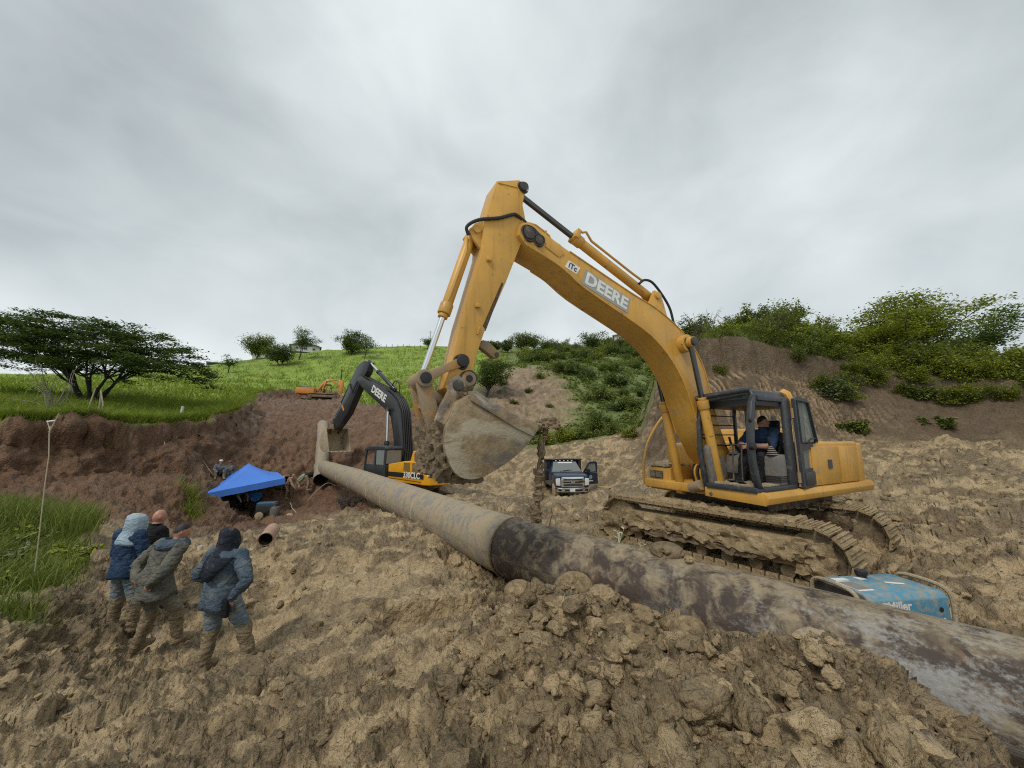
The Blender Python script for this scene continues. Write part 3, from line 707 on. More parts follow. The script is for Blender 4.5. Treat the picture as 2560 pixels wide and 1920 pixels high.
lettering('badge_lettering', 'iTc', 0.14, frame_matrix((c2_.x, 0.2785, c2_.z), dx, dz + dx * 0.2), M_DECALDK, boom, bold=0.004, depth=0.001, width=0.17)
M_GREASE = plain('grease', (0.035, 0.026, 0.016), 0.45, bump=0.5)
for (x_, z_, y_, r_) in ((5.40, 5.16, 0.292, 0.13), (5.22, 5.09, 0.292, 0.10), (1.94, 3.80, 0.402, 0.10)):
    MB().tube([(x_ + r_ * math.cos(a), y_, z_ + r_ * math.sin(a)) for a in np.linspace(0, 2 * PI, 20)], [0.012 + 0.008 * math.sin(3 * a) for a in np.linspace(0, 2 * PI, 20)], 6).build('grease_ring', M_GREASE, boom)
# ---- arm
a_poly = [(5.92, 5.93), (5.52, 6.09), (5.40, 6.02), (5.46, 5.67), (5.41, 5.44), (5.45, 5.11), (5.75, 4.33), (6.10, 3.50), (6.22, 3.12), (6.26, 2.92), (6.21, 2.78), (6.28, 2.67), (6.42, 2.60), (6.58, 2.58), (6.66, 2.66), (6.58, 3.0), (6.46, 3.58), (6.36, 3.94), (6.16, 4.70), (6.12, 5.2)]
arm = MB().prism(a_poly, -0.20, 0.20).build('arm', M_YEL, exc, bevel=0.014)
MB().prism([(6.10, 5.25), (6.25, 5.16), (6.34, 5.02), (6.28, 4.92), (6.10, 4.72)], -0.14, -0.08).prism([(6.10, 5.25), (6.25, 5.16), (6.34, 5.02), (6.28, 4.92), (6.10, 4.72)], 0.08, 0.14).cyl((6.22, -0.18, 5.06), (6.22, 0.18, 5.06), 0.06).build('cylinder_bracket', M_YEL, arm, bevel=0.006)
MB().cyl((5.45, -0.24, 5.98), (5.45, 0.245, 5.98), 0.075, n=18).build('top_pin', M_DARK, arm, bevel=0.008)
MB().tube(P3([(5.90, 5.90), (5.56, 5.94), (5.50, 5.80), (5.51, 5.50), (5.44, 5.30)], 0.203), 0.008, 6).build('weld_seam', M_YEL, arm)
for (x_, z_, w_) in ((6.05, 4.60, 0.07), (6.22, 3.86, 0.07)):
    MB().box((x_, 0.225, z_), (w_, 0.05, 0.06)).build('lug', M_YEL, arm, bevel=0.006)
MB().box((6.20, 0.215, 3.50), (0.022, 0.03, 0.12), rot=Matrix.Rotation(R(-15), 3, 'Y')).build('lug', M_YEL, arm, bevel=0.004)
MB().prism([(5.80, 4.28), (5.83, 4.30), (6.13, 3.58), (6.08, 3.52)], 0.08, 0.20).build('edge_strip', M_DARK, arm)
MB().prism([(6.06, 3.42), (5.96, 3.40), (5.80, 3.27), (5.79, 3.19), (5.88, 3.17), (6.12, 3.32)], -0.06, 0.06).build('hook_lug', M_YEL_MUD, arm, bevel=0.01)
MB().cyl((5.84, -0.08, 3.22), (5.84, 0.08, 3.22), 0.035).build('hook_pin', M_DARK, arm)
MB().cyl((6.33, -0.23, 2.80), (6.33, 0.23, 2.80), 0.105, n=18).build('pin_boss', M_YEL_MUD, arm, bevel=0.012)
MB().cyl((6.33, -0.236, 2.80), (6.33, 0.236, 2.80), 0.05, n=16).build('pin_hole', M_BLACK, arm)
MB().cyl((6.44, -0.28, 3.03), (6.44, 0.30, 3.03), 0.085, n=18).build('link_pin', M_BLACK, arm, bevel=0.01)
for (x_, z_, r_) in ((5.45, 5.98, 0.09), (6.44, 3.03, 0.10), (6.33, 2.80, 0.115)):
    MB().tube([(x_ + r_ * math.cos(a), 0.206, z_ + r_ * math.sin(a)) for a in np.linspace(0, 2 * PI, 20)], [0.012 + 0.008 * math.sin(3 * a + 1) for a in np.linspace(0, 2 * PI, 20)], 6).build('grease_ring', M_GREASE, arm)
# ---- cylinders
def cylinder(name, p0, p1, f_, rb, rr_, mb_, mr_, parent, knuckle=0.085, n=16):
    p0, p1 = Vector(p0), Vector(p1); d = (p1 - p0).normalized(); g0 = p0 + (p1 - p0) * f_
    o = MB().cyl(p0, g0, rb, n=n).build(name, mb_, parent, bevel=0.006)
    MB().cyl(g0 - d * 0.12, g0 + d * 0.04, rb * 1.22, n=n).cyl(g0 + d * 0.04, g0 + d * 0.10, rb * 0.9, n=n).build('gland', mb_, o, bevel=0.006)
    MB().cyl(g0, p1, rr_, n=n).build('rod', mr_, o)
    for q in (p0, p1): MB().cyl(q + Vector((0, -0.07, 0)), q + Vector((0, 0.07, 0)), knuckle, n=n).build('eye', mb_, o, bevel=0.008)
    return o
ac = cylinder('arm_cylinder', (2.44, 0, 4.74), (5.42, 0, 5.99), 0.61, 0.085, 0.05, M_YEL, M_RODOIL, exc, 0.08)
MB().tube([(4.20, 0.10, 5.60), (4.12, 0.12, 5.62), (3.98, 0.09, 5.50), (3.0, 0.09, 5.10), (2.72, 0.09, 5.00)], 0.022, 8).build('oil_pipe', M_YEL, ac)
MB().box((4.28, 0.0, 5.56), (0.09, 0.24, 0.18), rot=Matrix.Rotation(R(-23), 3, 'Y')).build('clamp', M_YEL, ac, bevel=0.01)
bc = cylinder('bucket_cylinder', (6.24, 0, 5.06), (6.94, 0, 2.76), 0.56, 0.078, 0.042, M_YEL, M_CHROME, exc, 0.075)
MB().tube([(6.34, 0.07, 4.94), (6.36, 0.09, 4.7), (6.58, 0.085, 4.0), (6.62, 0.06, 3.88)], 0.016, 8).build('oil_pipe', M_YEL, bc)
for s in (-1, 1):
    cylinder('boom_cylinder', (1.33, s * 0.44, 0.95), (1.94, s * 0.44, 3.80), 0.60, 0.085, 0.05, M_YEL, M_RODOIL, exc, 0.10)
# hoses
hz = MB().tube(spline([(6.34, 0.12, 4.95), (6.38, 0.16, 5.06), (6.22, 0.215, 5.18), (5.9, 0.225, 5.30), (5.66, 0.225, 5.43), (5.58, 0.225, 5.44), (5.40, 0.18, 5.40)], 5), 0.026, 8).build('hose', M_BLACK, exc)
MB().tube([(5.40, 0.18, 5.40), (5.20, 0.16, 5.42), (5.03, 0.15, 5.36), (4.93, 0.15, 5.31), (4.88, 0.15, 5.19), (4.6, 0.15, 5.09), (3.31, 0.15, 4.66), (2.75, 0.15, 4.5)], 0.018, 8).build('steel_pipe', M_YEL, exc)
MB().tube([(5.20, 0.05, 5.40), (5.03, 0.04, 5.34), (4.88, 0.03, 5.20), (3.31, 0.03, 4.66), (2.75, 0.03, 4.5)], 0.018, 8).build('steel_pipe', M_YEL, exc)
MB().box((5.02, 0.14, 5.26), (0.03, 0.05, 0.26), rot=Matrix.Rotation(R(-12), 3, 'Y')).build('pipe_bracket', M_YEL, exc, bevel=0.005)
MB().tube(spline([(2.85, 0.1, 4.92), (2.7, 0.12, 5.02), (2.45, 0.12, 4.98), (2.1, 0.14, 4.6), (1.98, 0.14, 4.25)], 5), 0.024, 8).build('hose', M_BLACK, exc)
for q in range(4):
    yy = -0.12 + q * 0.08
    MB().tube(spline([(2.2, yy, 4.22), (1.84, yy, 4.04), (1.5, yy, 3.70), (1.28, yy, 3.30), (1.14, yy, 2.8), (0.95, yy, 2.2), (0.75, yy, 1.75)], 4), 0.022, 8).build('hose', M_BLACK, exc)
# ---- linkage
for s in (-1, 1):
    MB().prism([(6.40, 2.97), (6.36, 3.06), (6.44, 3.10), (6.62, 3.0), (6.98, 2.81), (7.0, 2.72), (6.92, 2.68), (6.66, 2.86)], s * 0.235 - 0.025, s * 0.235 + 0.025).build('side_link', M_YEL_MUD, exc, bevel=0.01)
lk = MB()
lk.cyl((6.94, -0.27, 2.76), (6.94, 0.27, 2.76), 0.115, n=20)
for s in (-1, 1):
    lk.prism([(6.84, 2.74), (6.94, 2.86), (7.05, 2.76), (6.96, 2.36), (6.86, 2.10), (6.74, 2.06), (6.66, 2.16), (6.76, 2.42)], s * 0.17 - 0.045, s * 0.17 + 0.045)
lk.box((6.86, 0, 2.5), (0.09, 0.3, 0.25), rot=Matrix.Rotation(R(-14), 3, 'Y'))
lko = lk.build('bucket_link', M_YEL_MUD, exc, bevel=0.012)
MB().cyl((6.94, 0.27, 2.76), (6.94, 0.305, 2.76), 0.075, n=18).build('pin_cap', M_BLACK, lko, bevel=0.008)
# ---- bucket
bk_out = [(6.42, 2.55), (6.60, 2.44), (6.71, 2.28), (6.77, 2.05), (6.76, 1.86), (6.66, 1.62), (6.50, 1.51), (6.25, 1.53), (5.85, 1.74), (5.60, 1.95), (5.46, 2.12)]
bcur = [Vector((p[0], 0, p[1])) for p in bk_out]; bcur = spline(bcur, 4)
cen = Vector((6.15, 0, 2.1))
inn = [p + (cen - p).normalized() * 0.035 for p in bcur]
HW = 0.58
buc = MB()
n_ = len(bcur)
vs_ = [(p.x, s * HW, p.z) for s in (-1, 1) for p in bcur] + [(p.x, s * HW, p.z) for s in (-1, 1) for p in inn]
fs_ = []
for i in range(n_ - 1):
    fs_ += [(i, i + 1, n_ + i + 1, n_ + i), (2 * n_ + i, 3 * n_ + i, 3 * n_ + i + 1, 2 * n_ + i + 1)]
fs_ += [(0, n_, 3 * n_, 2 * n_), (n_ - 1, 3 * n_ - 1, 4 * n_ - 1, 2 * n_ - 1)]
buc.add(vs_, fs_)
bucket = buc.build('bucket', M_BUCKET, exc, ang=50)
side = [(p.x, p.z) for p in bcur] + [(5.62, 2.20), (5.88, 2.27)]
for s in (-1, 1):
    MB().prism(side, s * HW - 0.02, s * HW + 0.02).build('side_plate', M_BUCKET, bucket, bevel=0.006)
    MB().prism([(6.50, 2.57), (6.40, 2.585), (5.84, 2.30), (5.50, 2.20), (5.47, 2.12), (5.56, 2.02), (5.80, 2.12), (6.30, 2.38), (6.46, 2.46)], s * (HW + 0.035) - 0.014, s * (HW + 0.035) + 0.014).build('side_cutter', M_BUCKET, bucket, bevel=0.005)
    MB().prism([(6.40, 2.62), (6.44, 2.78), (6.54, 2.82), (6.64, 2.74), (6.66, 2.6), (6.76, 2.40), (6.82, 2.22), (6.78, 2.08), (6.66, 2.05), (6.58, 2.2), (6.50, 2.4)], s * 0.30 - 0.035, s * 0.30 + 0.035).build('ear', M_BUCKET, bucket, bevel=0.012)
for (x_, z_) in ((6.53, 2.68), (6.70, 2.18)): MB().cyl((x_, -0.36, z_), (x_, 0.37, z_), 0.073, n=18).build('bucket_pin', M_DARK, bucket, bevel=0.008)
for q in range(5):
    yy = -0.48 + q * 0.24
    m = MB(frame_matrix((5.47, yy, 2.13), (-0.83, 0, 0.30), (0, 1, 0)))
    m.rings([[(-0.12, -0.05, -0.04), (-0.12, 0.05, -0.04), (-0.12, 0.05, 0.04), (-0.12, -0.05, 0.04)], [(0.06, -0.045, -0.035), (0.06, 0.045, -0.035), (0.06, 0.045, 0.035), (0.06, -0.045, 0.035)], [(0.2, -0.03, -0.008), (0.2, 0.03, -0.008), (0.2, 0.03, 0.008), (0.2, -0.03, 0.008)]])
    m.build('tooth', M_BUCKET, bucket, bevel=0.006)
crust('mud_load', (6.28, 0, 2.10), (0.75, 1.05, 0.62), 0.07, M_MUDDK, bucket, nseg=(18, 22, 12), seed=3)
crust('back_mud', (6.74, -0.02, 1.86), (0.20, 1.08, 0.62), 0.07, M_MUDDK, bucket, nseg=(8, 30, 20), seed=5, freq=0.10)
crust('belly_mud', (6.42, -0.02, 1.50), (0.42, 1.0, 0.10), 0.05, M_MUDDK, bucket, nseg=(14, 24, 6), seed=6, freq=0.09)
crust('pin_mud', (6.42, 0.30, 2.58), (0.20, 0.14, 0.16), 0.05, M_MUDDK, bucket, nseg=(10, 8, 8), seed=7, freq=0.06)
# ---- house (revolving body)
house = MB().prism([(-2.05, -1.32), (0.0, -1.32), (0.0, 1.32), (-2.05, 1.32)], 1.10, 1.93, 'xy').build('engine_housing', M_YEL, exc, bevel=0.05, seg=3)
MB().prism([(-1.75, 1.9), (-1.62, 2.14), (-1.45, 2.2), (-0.35, 2.2), (-0.25, 1.9)], -1.0, 0.62).build('hood', M_YEL, house, bevel=0.05, seg=3)
vt = MB()
for q in range(5): vt.box((-1.72 + q * 0.0, -0.5 + 0.09 * q, 2.0), (0.18, 0.03, 0.12), rot=Matrix.Rotation(R(25), 3, 'Y'))
vt.build('vent_slot', M_BLACK, house)
MB().cyl((-1.35, 0.1, 2.18), (-1.35, 0.1, 2.5), 0.055).build('exhaust_stack', M_DARK, house)
cwp = [(-1.95, -1.33), (-1.95, 1.33), (-2.30, 1.30), (-2.55, 1.12), (-2.72, 0.6), (-2.78, 0), (-2.72, -0.6), (-2.55, -1.12), (-2.30, -1.30)]
MB().prism(cwp, 1.07, 1.90, 'xy').build('counterweight', M_YEL, exc, bevel=0.06, seg=3)
for (x0, x1) in ((-1.10, -0.06), (-1.90, -1.16)):
    pd = MB().box(((x0 + x1) / 2, 1.327, 1.48), (x1 - x0, 0.03, 0.70)).build('side_panel', M_YEL, house, bevel=0.012)
MB().box((-0.70, 1.35, 1.50), (0.15, 0.01, 0.17)).build('warning_plate', M_DECALDK, house)
vv = MB()
for q in range(14): vv.box((-1.75 + q * 0.045, 1.16, 1.934), (0.022, 0.16, 0.012))
vv.build('grille', M_DECALDK, house)
# skirt rails and main deck
dk = MB()
dk.prism([(-2.35, -1.30), (1.45, -1.30), (1.50, 0.30), (1.58, 0.32), (1.62, 1.30), (-2.35, 1.30)], 0.93, 1.10, 'xy')
dk.build('deck', M_YEL, exc, bevel=0.02)
for s in (-1, 1):
    sk = [(1.30, 0.90), (1.38, 0.92), (1.40, 1.02), (1.36, 1.10), (1.28, 1.12), (1.24, 1.0)]
    MB().prism([(a * s, b) for a, b in sk], -2.40, 1.60 if s > 0 else 1.2, 'yz').build('side_skirt', M_YEL, exc, bevel=0.012)
MB().prism([(0.30, 0.93), (1.36, 0.90), (1.34, 1.10), (0.30, 1.10)], 1.585, 1.625, 'yz').build('front_skirt', M_YEL, exc, bevel=0.01)
MB().cyl((1.626, 0.42, 0.985), (1.64, 0.42, 0.985), 0.03).build('hole_plug', M_DARK, exc)
MB().cyl((0, 0, 0.62), (0, 0, 0.95), 0.62, n=28).build('slew_ring', M_DARK, exc)
MB().box((-0.3, 0, 0.80), (2.4, 2.0, 0.26)).build('belly_plate', M_DARK, exc, bevel=0.03)
# right-front tank and step box
rb = MB().prism([(0.42, 0.86), (1.22, 0.86), (1.30, 1.0), (1.28, 1.34), (1.2, 1.38), (0.42, 1.38)], -1.34, -0.72).build('step_box', M_YEL, exc, bevel=0.03)
MB().box((1.31, -1.08, 1.20), (0.03, 0.34, 0.16)).build('lamp_bezel', M_DARK, rb, bevel=0.01)
for q in range(2): MB().box((1.33, -1.16 + q * 0.16, 1.20), (0.02, 0.12, 0.11)).build('lamp_lens', M_CHROME, rb)
MB().prism([(-0.35, 1.0), (0.55, 1.0), (0.62, 1.2), (0.60, 1.80), (0.52, 1.88), (-0.35, 1.88)], -1.33, -0.62).build('fuel_tank', M_YEL, exc, bevel=0.04, seg=3)
MB().cyl((0.2, -0.95, 1.88), (0.2, -0.95, 2.02), 0.06).build('filler_cap', M_YEL, exc, bevel=0.01)
crust('step_mud', (0.9, -1.02, 1.40), (0.8, 0.55, 0.05), 0.035, M_MUDPALE, exc, nseg=(16, 12, 4), seed=9, freq=0.1)
MB().tube(spline([(0.40, -1.33, 2.62), (0.62, -1.34, 2.55), (0.95, -1.34, 2.26), (1.26, -1.35, 1.83), (1.40, -1.36, 1.3), (1.38, -1.36, 1.0), (1.28, -1.34, 0.90)], 5), 0.028, 8).build('handrail', M_YEL, exc)
# hydraulics bundle at boom foot
for q in range(5):
    yy = 0.02 + q * 0.06
    MB().tube(spline([(1.30, yy, 0.98), (1.50, yy, 1.12), (1.58, yy, 1.35), (1.50, yy, 1.48), (1.40, yy, 1.42), (1.30, yy, 1.2)], 4), 0.018, 7).build('hose', M_YEL if q % 2 else M_BLACK, exc)
MB().cyl((1.52, -0.05, 1.02), (1.60, 0.22, 1.12), 0.10).build('swivel', M_YEL_MUD, exc, bevel=0.01)
# ---- cab
cab = MB()
def bar(m, pts, w, d_, up=(0, 0, 1)):
    """rectangular bar along a polyline: w across (x), d_ across (y)"""
    pts = [Vector(p) for p in pts]; rings = []
    for p in pts: rings.append([(p.x - w / 2, p.y - d_ / 2, p.z), (p.x + w / 2, p.y - d_ / 2, p.z), (p.x + w / 2, p.y + d_ / 2, p.z), (p.x - w / 2, p.y + d_ / 2, p.z)])
    return m.rings(rings)
M_C = M_CABGREY
cab_o = MB().prism([(0.02, 0.28), (1.60, 0.28), (1.64, 0.35), (1.64, 1.25), (1.58, 1.31), (0.02, 1.31)], 1.10, 1.16, 'xy').build('cab', M_C, exc, bevel=0.01)
# front-left pillar bows forward; other pillars are straight
bar(MB(), [(1.50, 1.22, 1.12), (1.60, 1.23, 1.30), (1.68, 1.24, 1.60), (1.70, 1.25, 1.90), (1.66, 1.25, 2.25), (1.56, 1.24, 2.60), (1.42, 1.23, 2.76)], 0.12, 0.09).build('front_pillar', M_C, cab_o, bevel=0.02)
bar(MB(), [(1.60, 0.32, 1.12), (1.66, 0.32, 1.40), (1.70, 0.31, 1.80), (1.66, 0.31, 2.3), (1.58, 0.31, 2.74)], 0.08, 0.08).build('front_pillar', M_C, cab_o, bevel=0.02)
bar(MB(), [(0.60, 1.29, 1.12), (0.60, 1.29, 2.72)], 0.24, 0.06).build('door_pillar', M_C, cab_o, bevel=0.015)
bar(MB(), [(0.06, 1.27, 1.12), (0.08, 1.27, 2.70)], 0.10, 0.10).build('rear_pillar', M_C, cab_o, bevel=0.015)
bar(MB(), [(0.06, 0.33, 1.12), (0.08, 0.33, 2.70)], 0.10, 0.10).build('rear_pillar', M_C, cab_o, bevel=0.015)
bar(MB(), [(0.55, 0.31, 1.12), (0.52, 0.31, 2.70)], 0.07, 0.05).build('window_post', M_C, cab_o, bevel=0.01)
MB().prism([(0.02, 0.29), (1.50, 0.29), (1.50, 1.29), (0.02, 1.29)], 2.66, 2.85, 'xy', poly2=[(0.10, 0.36), (1.44, 0.34), (1.44, 1.20), (0.10, 1.20)]).build('roof', M_C, cab_o, bevel=0.045, seg=3)
MB().tube([(1.66, 0.28, 2.74), (1.62, 0.34, 2.77), (1.56, 1.16, 2.83), (1.54, 1.22, 2.83)], 0.052, 10).build('roof_visor', M_C, cab_o)
MB().prism([(0.35, 2.845), (0.49, 2.845), (0.49, 2.862), (0.35, 2.862)], 0.36, 1.18).build('roof_stripe', M_YEL, cab_o)
MB().tube([(0.42, 1.18, 2.855), (0.42, 1.27, 2.80), (0.42, 1.325, 2.66), (0.42, 1.335, 2.42)], [0.07, 0.065, 0.05, 0.03], 8).build('roof_stripe', M_YEL, cab_o)
MB().box((1.04, 1.30, 1.14), (1.0, 0.06, 0.10)).box((1.62, 0.80, 1.135), (0.07, 0.9, 0.09)).build('sill', M_C, cab_o, bevel=0.015)
MB().box((1.0, 1.28, 2.69), (0.9, 0.06, 0.10)).build('door_header', M_C, cab_o, bevel=0.015)
MB().box((0.30, 1.28, 1.48), (0.52, 0.05, 0.74)).build('rear_panel', M_C, cab_o, bevel=0.01)
MB().box((0.05, 0.80, 1.45), (0.05, 0.95, 0.66)).build('back_panel', M_C, cab_o, bevel=0.01)
MB().box((0.30, 0.305, 1.45), (0.5, 0.04, 0.66)).build('side_wall', M_C, cab_o, bevel=0.01)
for z_ in (2.43, 2.25, 2.06):
    MB().cyl((0.53, 0.30, z_), (1.64, 0.30, z_), 0.011, n=8).build('window_bar', M_BLACK, cab_o)
MB().tube([(0.53, 0.30, 1.85), (1.14, 0.30, 1.86), (1.40, 0.30, 1.98), (1.66, 0.30, 2.01)], 0.014, 8).build('window_bar', M_BLACK, cab_o)
MB().cyl((1.72, 1.27, 2.30), (1.72, 1.31, 2.30), 0.035).cyl((1.73, 1.26, 1.86), (1.73, 1.33, 1.86), 0.06).build('latch', M_BLACK, cab_o, bevel=0.006)
crust('floor_mud', (1.2, 0.8, 1.18), (0.7, 0.9, 0.05), 0.02, M_MUDPALE, cab_o, nseg=(14, 16, 4), seed=11, freq=0.08)
# open door swung back against the side
dpiv = Vector((0.47, 1.345, 0)); dang = R(7)
Md = Matrix.Translation(dpiv) @ Matrix.Rotation(dang, 4, 'Z') @ Matrix.Translation((0, 0, 0))
def dpt(pts): return [(a, b) for a, b in pts]
door = MB(Md)
outer = [(0.0, 1.12), (0.02, 2.70), (-0.10, 2.76), (-0.62, 2.73), (-0.72, 2.66), (-0.98, 1.90), (-1.16, 1.88), (-1.10, 1.74), (-1.0, 1.50), (-0.98, 1.18), (-0.90, 1.10)]
holes = [[(-0.10, 1.93), (-0.08, 2.66), (-0.60, 2.65), (-0.85, 1.93)], [(-0.14, 1.44), (-0.13, 1.78), (-0.60, 1.80), (-0.82, 1.66), (-0.85, 1.46)]]
def holed(mb, outer, holes, y0, y1):
    """plate with holes (xz), triangulated"""
    bm = bmesh.new(); loops = []
    for lp in [outer] + holes:
        v_ = [bm.verts.new((p[0], 0, p[1])) for p in lp]
        loops.append([bm.edges.new((v_[i], v_[(i + 1) % len(v_)])) for i in range(len(v_))])
    bmesh.ops.triangle_fill(bm, use_beauty=True, use_dissolve=False, edges=[e for l in loops for e in l])
    bm.verts.ensure_lookup_table(); bm.verts.index_update()
    V_ = [tuple(v.co) for v in bm.verts]; T_ = [tuple(v.index for v in f.verts) for f in bm.faces]; be = [tuple(v.index for v in e.verts) for e in bm.edges if len(e.link_faces) == 1]
    n_ = len(V_); bm.free()
    mb.add([(a, y0, c) for a, b, c in V_] + [(a, y1, c) for a, b, c in V_], T_ + [tuple(i + n_ for i in reversed(t)) for t in T_] + [(a, b, b + n_, a + n_) for a, b in be])
    return mb
door_o = holed(MB(Md), outer, holes, 0.0, 0.055).build('door', M_C, cab_o)
for q, hl in enumerate(holes):
    MB(Md).prism(hl, 0.022, 0.030).build('pane', M_GLASS, door_o)
MB(Md).tube([(-0.30, 0.07, 1.90), (-0.42, 0.10, 1.98), (-0.66, 0.10, 1.99), (-0.70, 0.07, 1.90)], 0.013, 8).build('handle', M_BLACK, door_o)
MB(Md).prism([(-0.12, 1.16), (-0.12, 1.38), (-0.86, 1.40), (-0.88, 1.20), (-0.8, 1.14)], 0.05, 0.068).build('lower_panel', M_C, door_o, bevel=0.012)
MB(Md).tube([(-0.09, 0.06, 1.91), (-0.07, 0.06, 2.68), (-0.61, 0.06, 2.67), (-0.88, 0.06, 1.91), (-0.09, 0.06, 1.91)], 0.014, 6).build('window_seal', M_BLACK, door_o)
for z_ in (1.3, 2.45):
    MB().cyl((0.47, 1.34, z_ - 0.09), (0.47, 1.34, z_ + 0.09), 0.03).build('hinge', M_YEL_MUD, cab_o)
MB().cyl((0.47, 1.338, 1.14), (0.47, 1.338, 2.5), 0.016, n=8).build('hinge_rod', M_YEL_MUD, cab_o)
MB().box((0.80, 0.80, 2.62), (1.36, 0.94, 0.12)).build('headliner', M_BLACK, cab_o)
# interior
seat = MB().prism([(0.30, 1.50), (0.86, 1.54), (0.88, 1.62), (0.34, 1.64)], 0.56, 1.04).build('seat', M_BLACK, cab_o, bevel=0.03)
MB().prism([(0.30, 1.56), (0.42, 1.60), (0.26, 2.12), (0.14, 2.10)], 0.58, 1.02).build('seat_back', M_BLACK, seat, bevel=0.04, seg=3)
MB().prism([(0.20, 2.10), (0.10, 2.10), (0.06, 2.34), (0.15, 2.35)], 0.70, 0.94).build('headrest', M_BLACK, seat, bevel=0.04, seg=3)
MB().box((0.55, 0.8, 1.33), (0.5, 0.4, 0.34)).build('seat_base', M_DARK, seat, bevel=0.02)
for (yy, nm) in ((1.14, 'console'), (0.44, 'console')):
    c_ = MB().rings([[(0.62 + a * w / 2, yy + b * 0.13 * k, z_) for a, b in ((-1, -1), (1, -1), (1, 1), (-1, 1))] for (z_, w, k) in ((1.18, 0.62, 1.0), (1.48, 0.64, 1.0), (1.66, 0.60, 0.95), (1.70, 0.50, 0.85))]).build(nm, M_GREYBOOT, cab_o, bevel=0.02)
    rib = MB()
    for q in range(4): rib.box((0.62, yy, 1.24 + q * 0.03), (0.66, 0.275, 0.012))
    rib.build('bellows_rib', M_BLACK, c_)
    bt = MB()
    for q in range(5):
        r_ = 0.10 - q * 0.016; bt.cyl((0.86 + 0.012 * q, yy, 1.70 + q * 0.035), (0.86 + 0.012 * q, yy, 1.72 + q * 0.035), r_, r_ * 0.8)
    bt.build('lever_boot', M_GREYBOOT, c_)
    MB().cyl((0.92, yy, 1.86), (0.97, yy, 2.02), 0.022).build('joystick', M_BLACK, c_, bevel=0.006)
for (yy) in (0.70, 0.86):
    tl = MB().tube([(1.36, yy, 1.18), (1.34, yy, 1.6), (1.30, yy, 1.86)], 0.014, 8).box((1.30, yy, 1.88), (0.05, 0.12, 0.025)).build('travel_lever', M_DARK, cab_o)
    MB().box((1.40, yy, 1.22), (0.16, 0.10, 0.02), rot=Matrix.Rotation(R(-20), 3, 'Y')).build('pedal', M_BLACK, cab_o)
MB().prism([(1.58, 1.16), (1.20, 1.16), (1.12, 1.48), (1.26, 1.66), (1.42, 1.80), (1.56, 1.90), (1.66, 1.82)], 0.34, 0.46).build('dash_column', M_GREYBOOT, cab_o, bevel=0.03)
MB().cyl((1.50, 0.42, 1.82), (1.50, 0.42, 1.98), 0.05).build('dash_gauge', M_BLACK, cab_o, bevel=0.01)
MB().tube([(0.78, 1.24, 1.18), (0.70, 1.24, 1.45), (0.62, 1.24, 1.75), (0.62, 1.24, 1.98), (0.54, 1.24, 2.04), (0.50, 1.24, 2.02)], 0.014, 8).build('grab_bar', M_DARK, cab_o)
# ---- undercarriage: turned against the upper works, half sunk
exc_m = Matrix.Translation(EXC_C) @ Matrix.Rotation(R(208), 4, 'Z')
UC = exc_m.inverted() @ (Matrix.Translation((4.58, 7.98, -0.20)) @ Matrix.Rotation(R(126), 4, 'Z'))
LT, RT = 1.72, 0.43
MB(UC).box((0, 0, 0.52), (1.5, 1.9, 0.34)).cyl((0, 0, 0.6), (0, 0, 0.84), 0.62, n=24).build('car_body', M_MUD, exc, bevel=0.05)
per = 4 * LT + 2 * PI * RT; NS = 48
def loop_pt(s):
    s %= per
    if s < 2 * LT: return (LT - s, 2 * RT, PI)            # along the top towards -x
    s -= 2 * LT
    if s < PI * RT: a = PI / 2 + s / RT; return (-LT + RT * math.cos(a), RT + RT * math.sin(a), a + PI / 2)
    s -= PI * RT
    if s < 2 * LT: return (-LT + s, 0.0, 0.0)
    s -= 2 * LT
    a = -PI / 2 + s / RT; return (LT + RT * math.cos(a), RT + RT * math.sin(a), a + PI / 2)
shoe_me = None
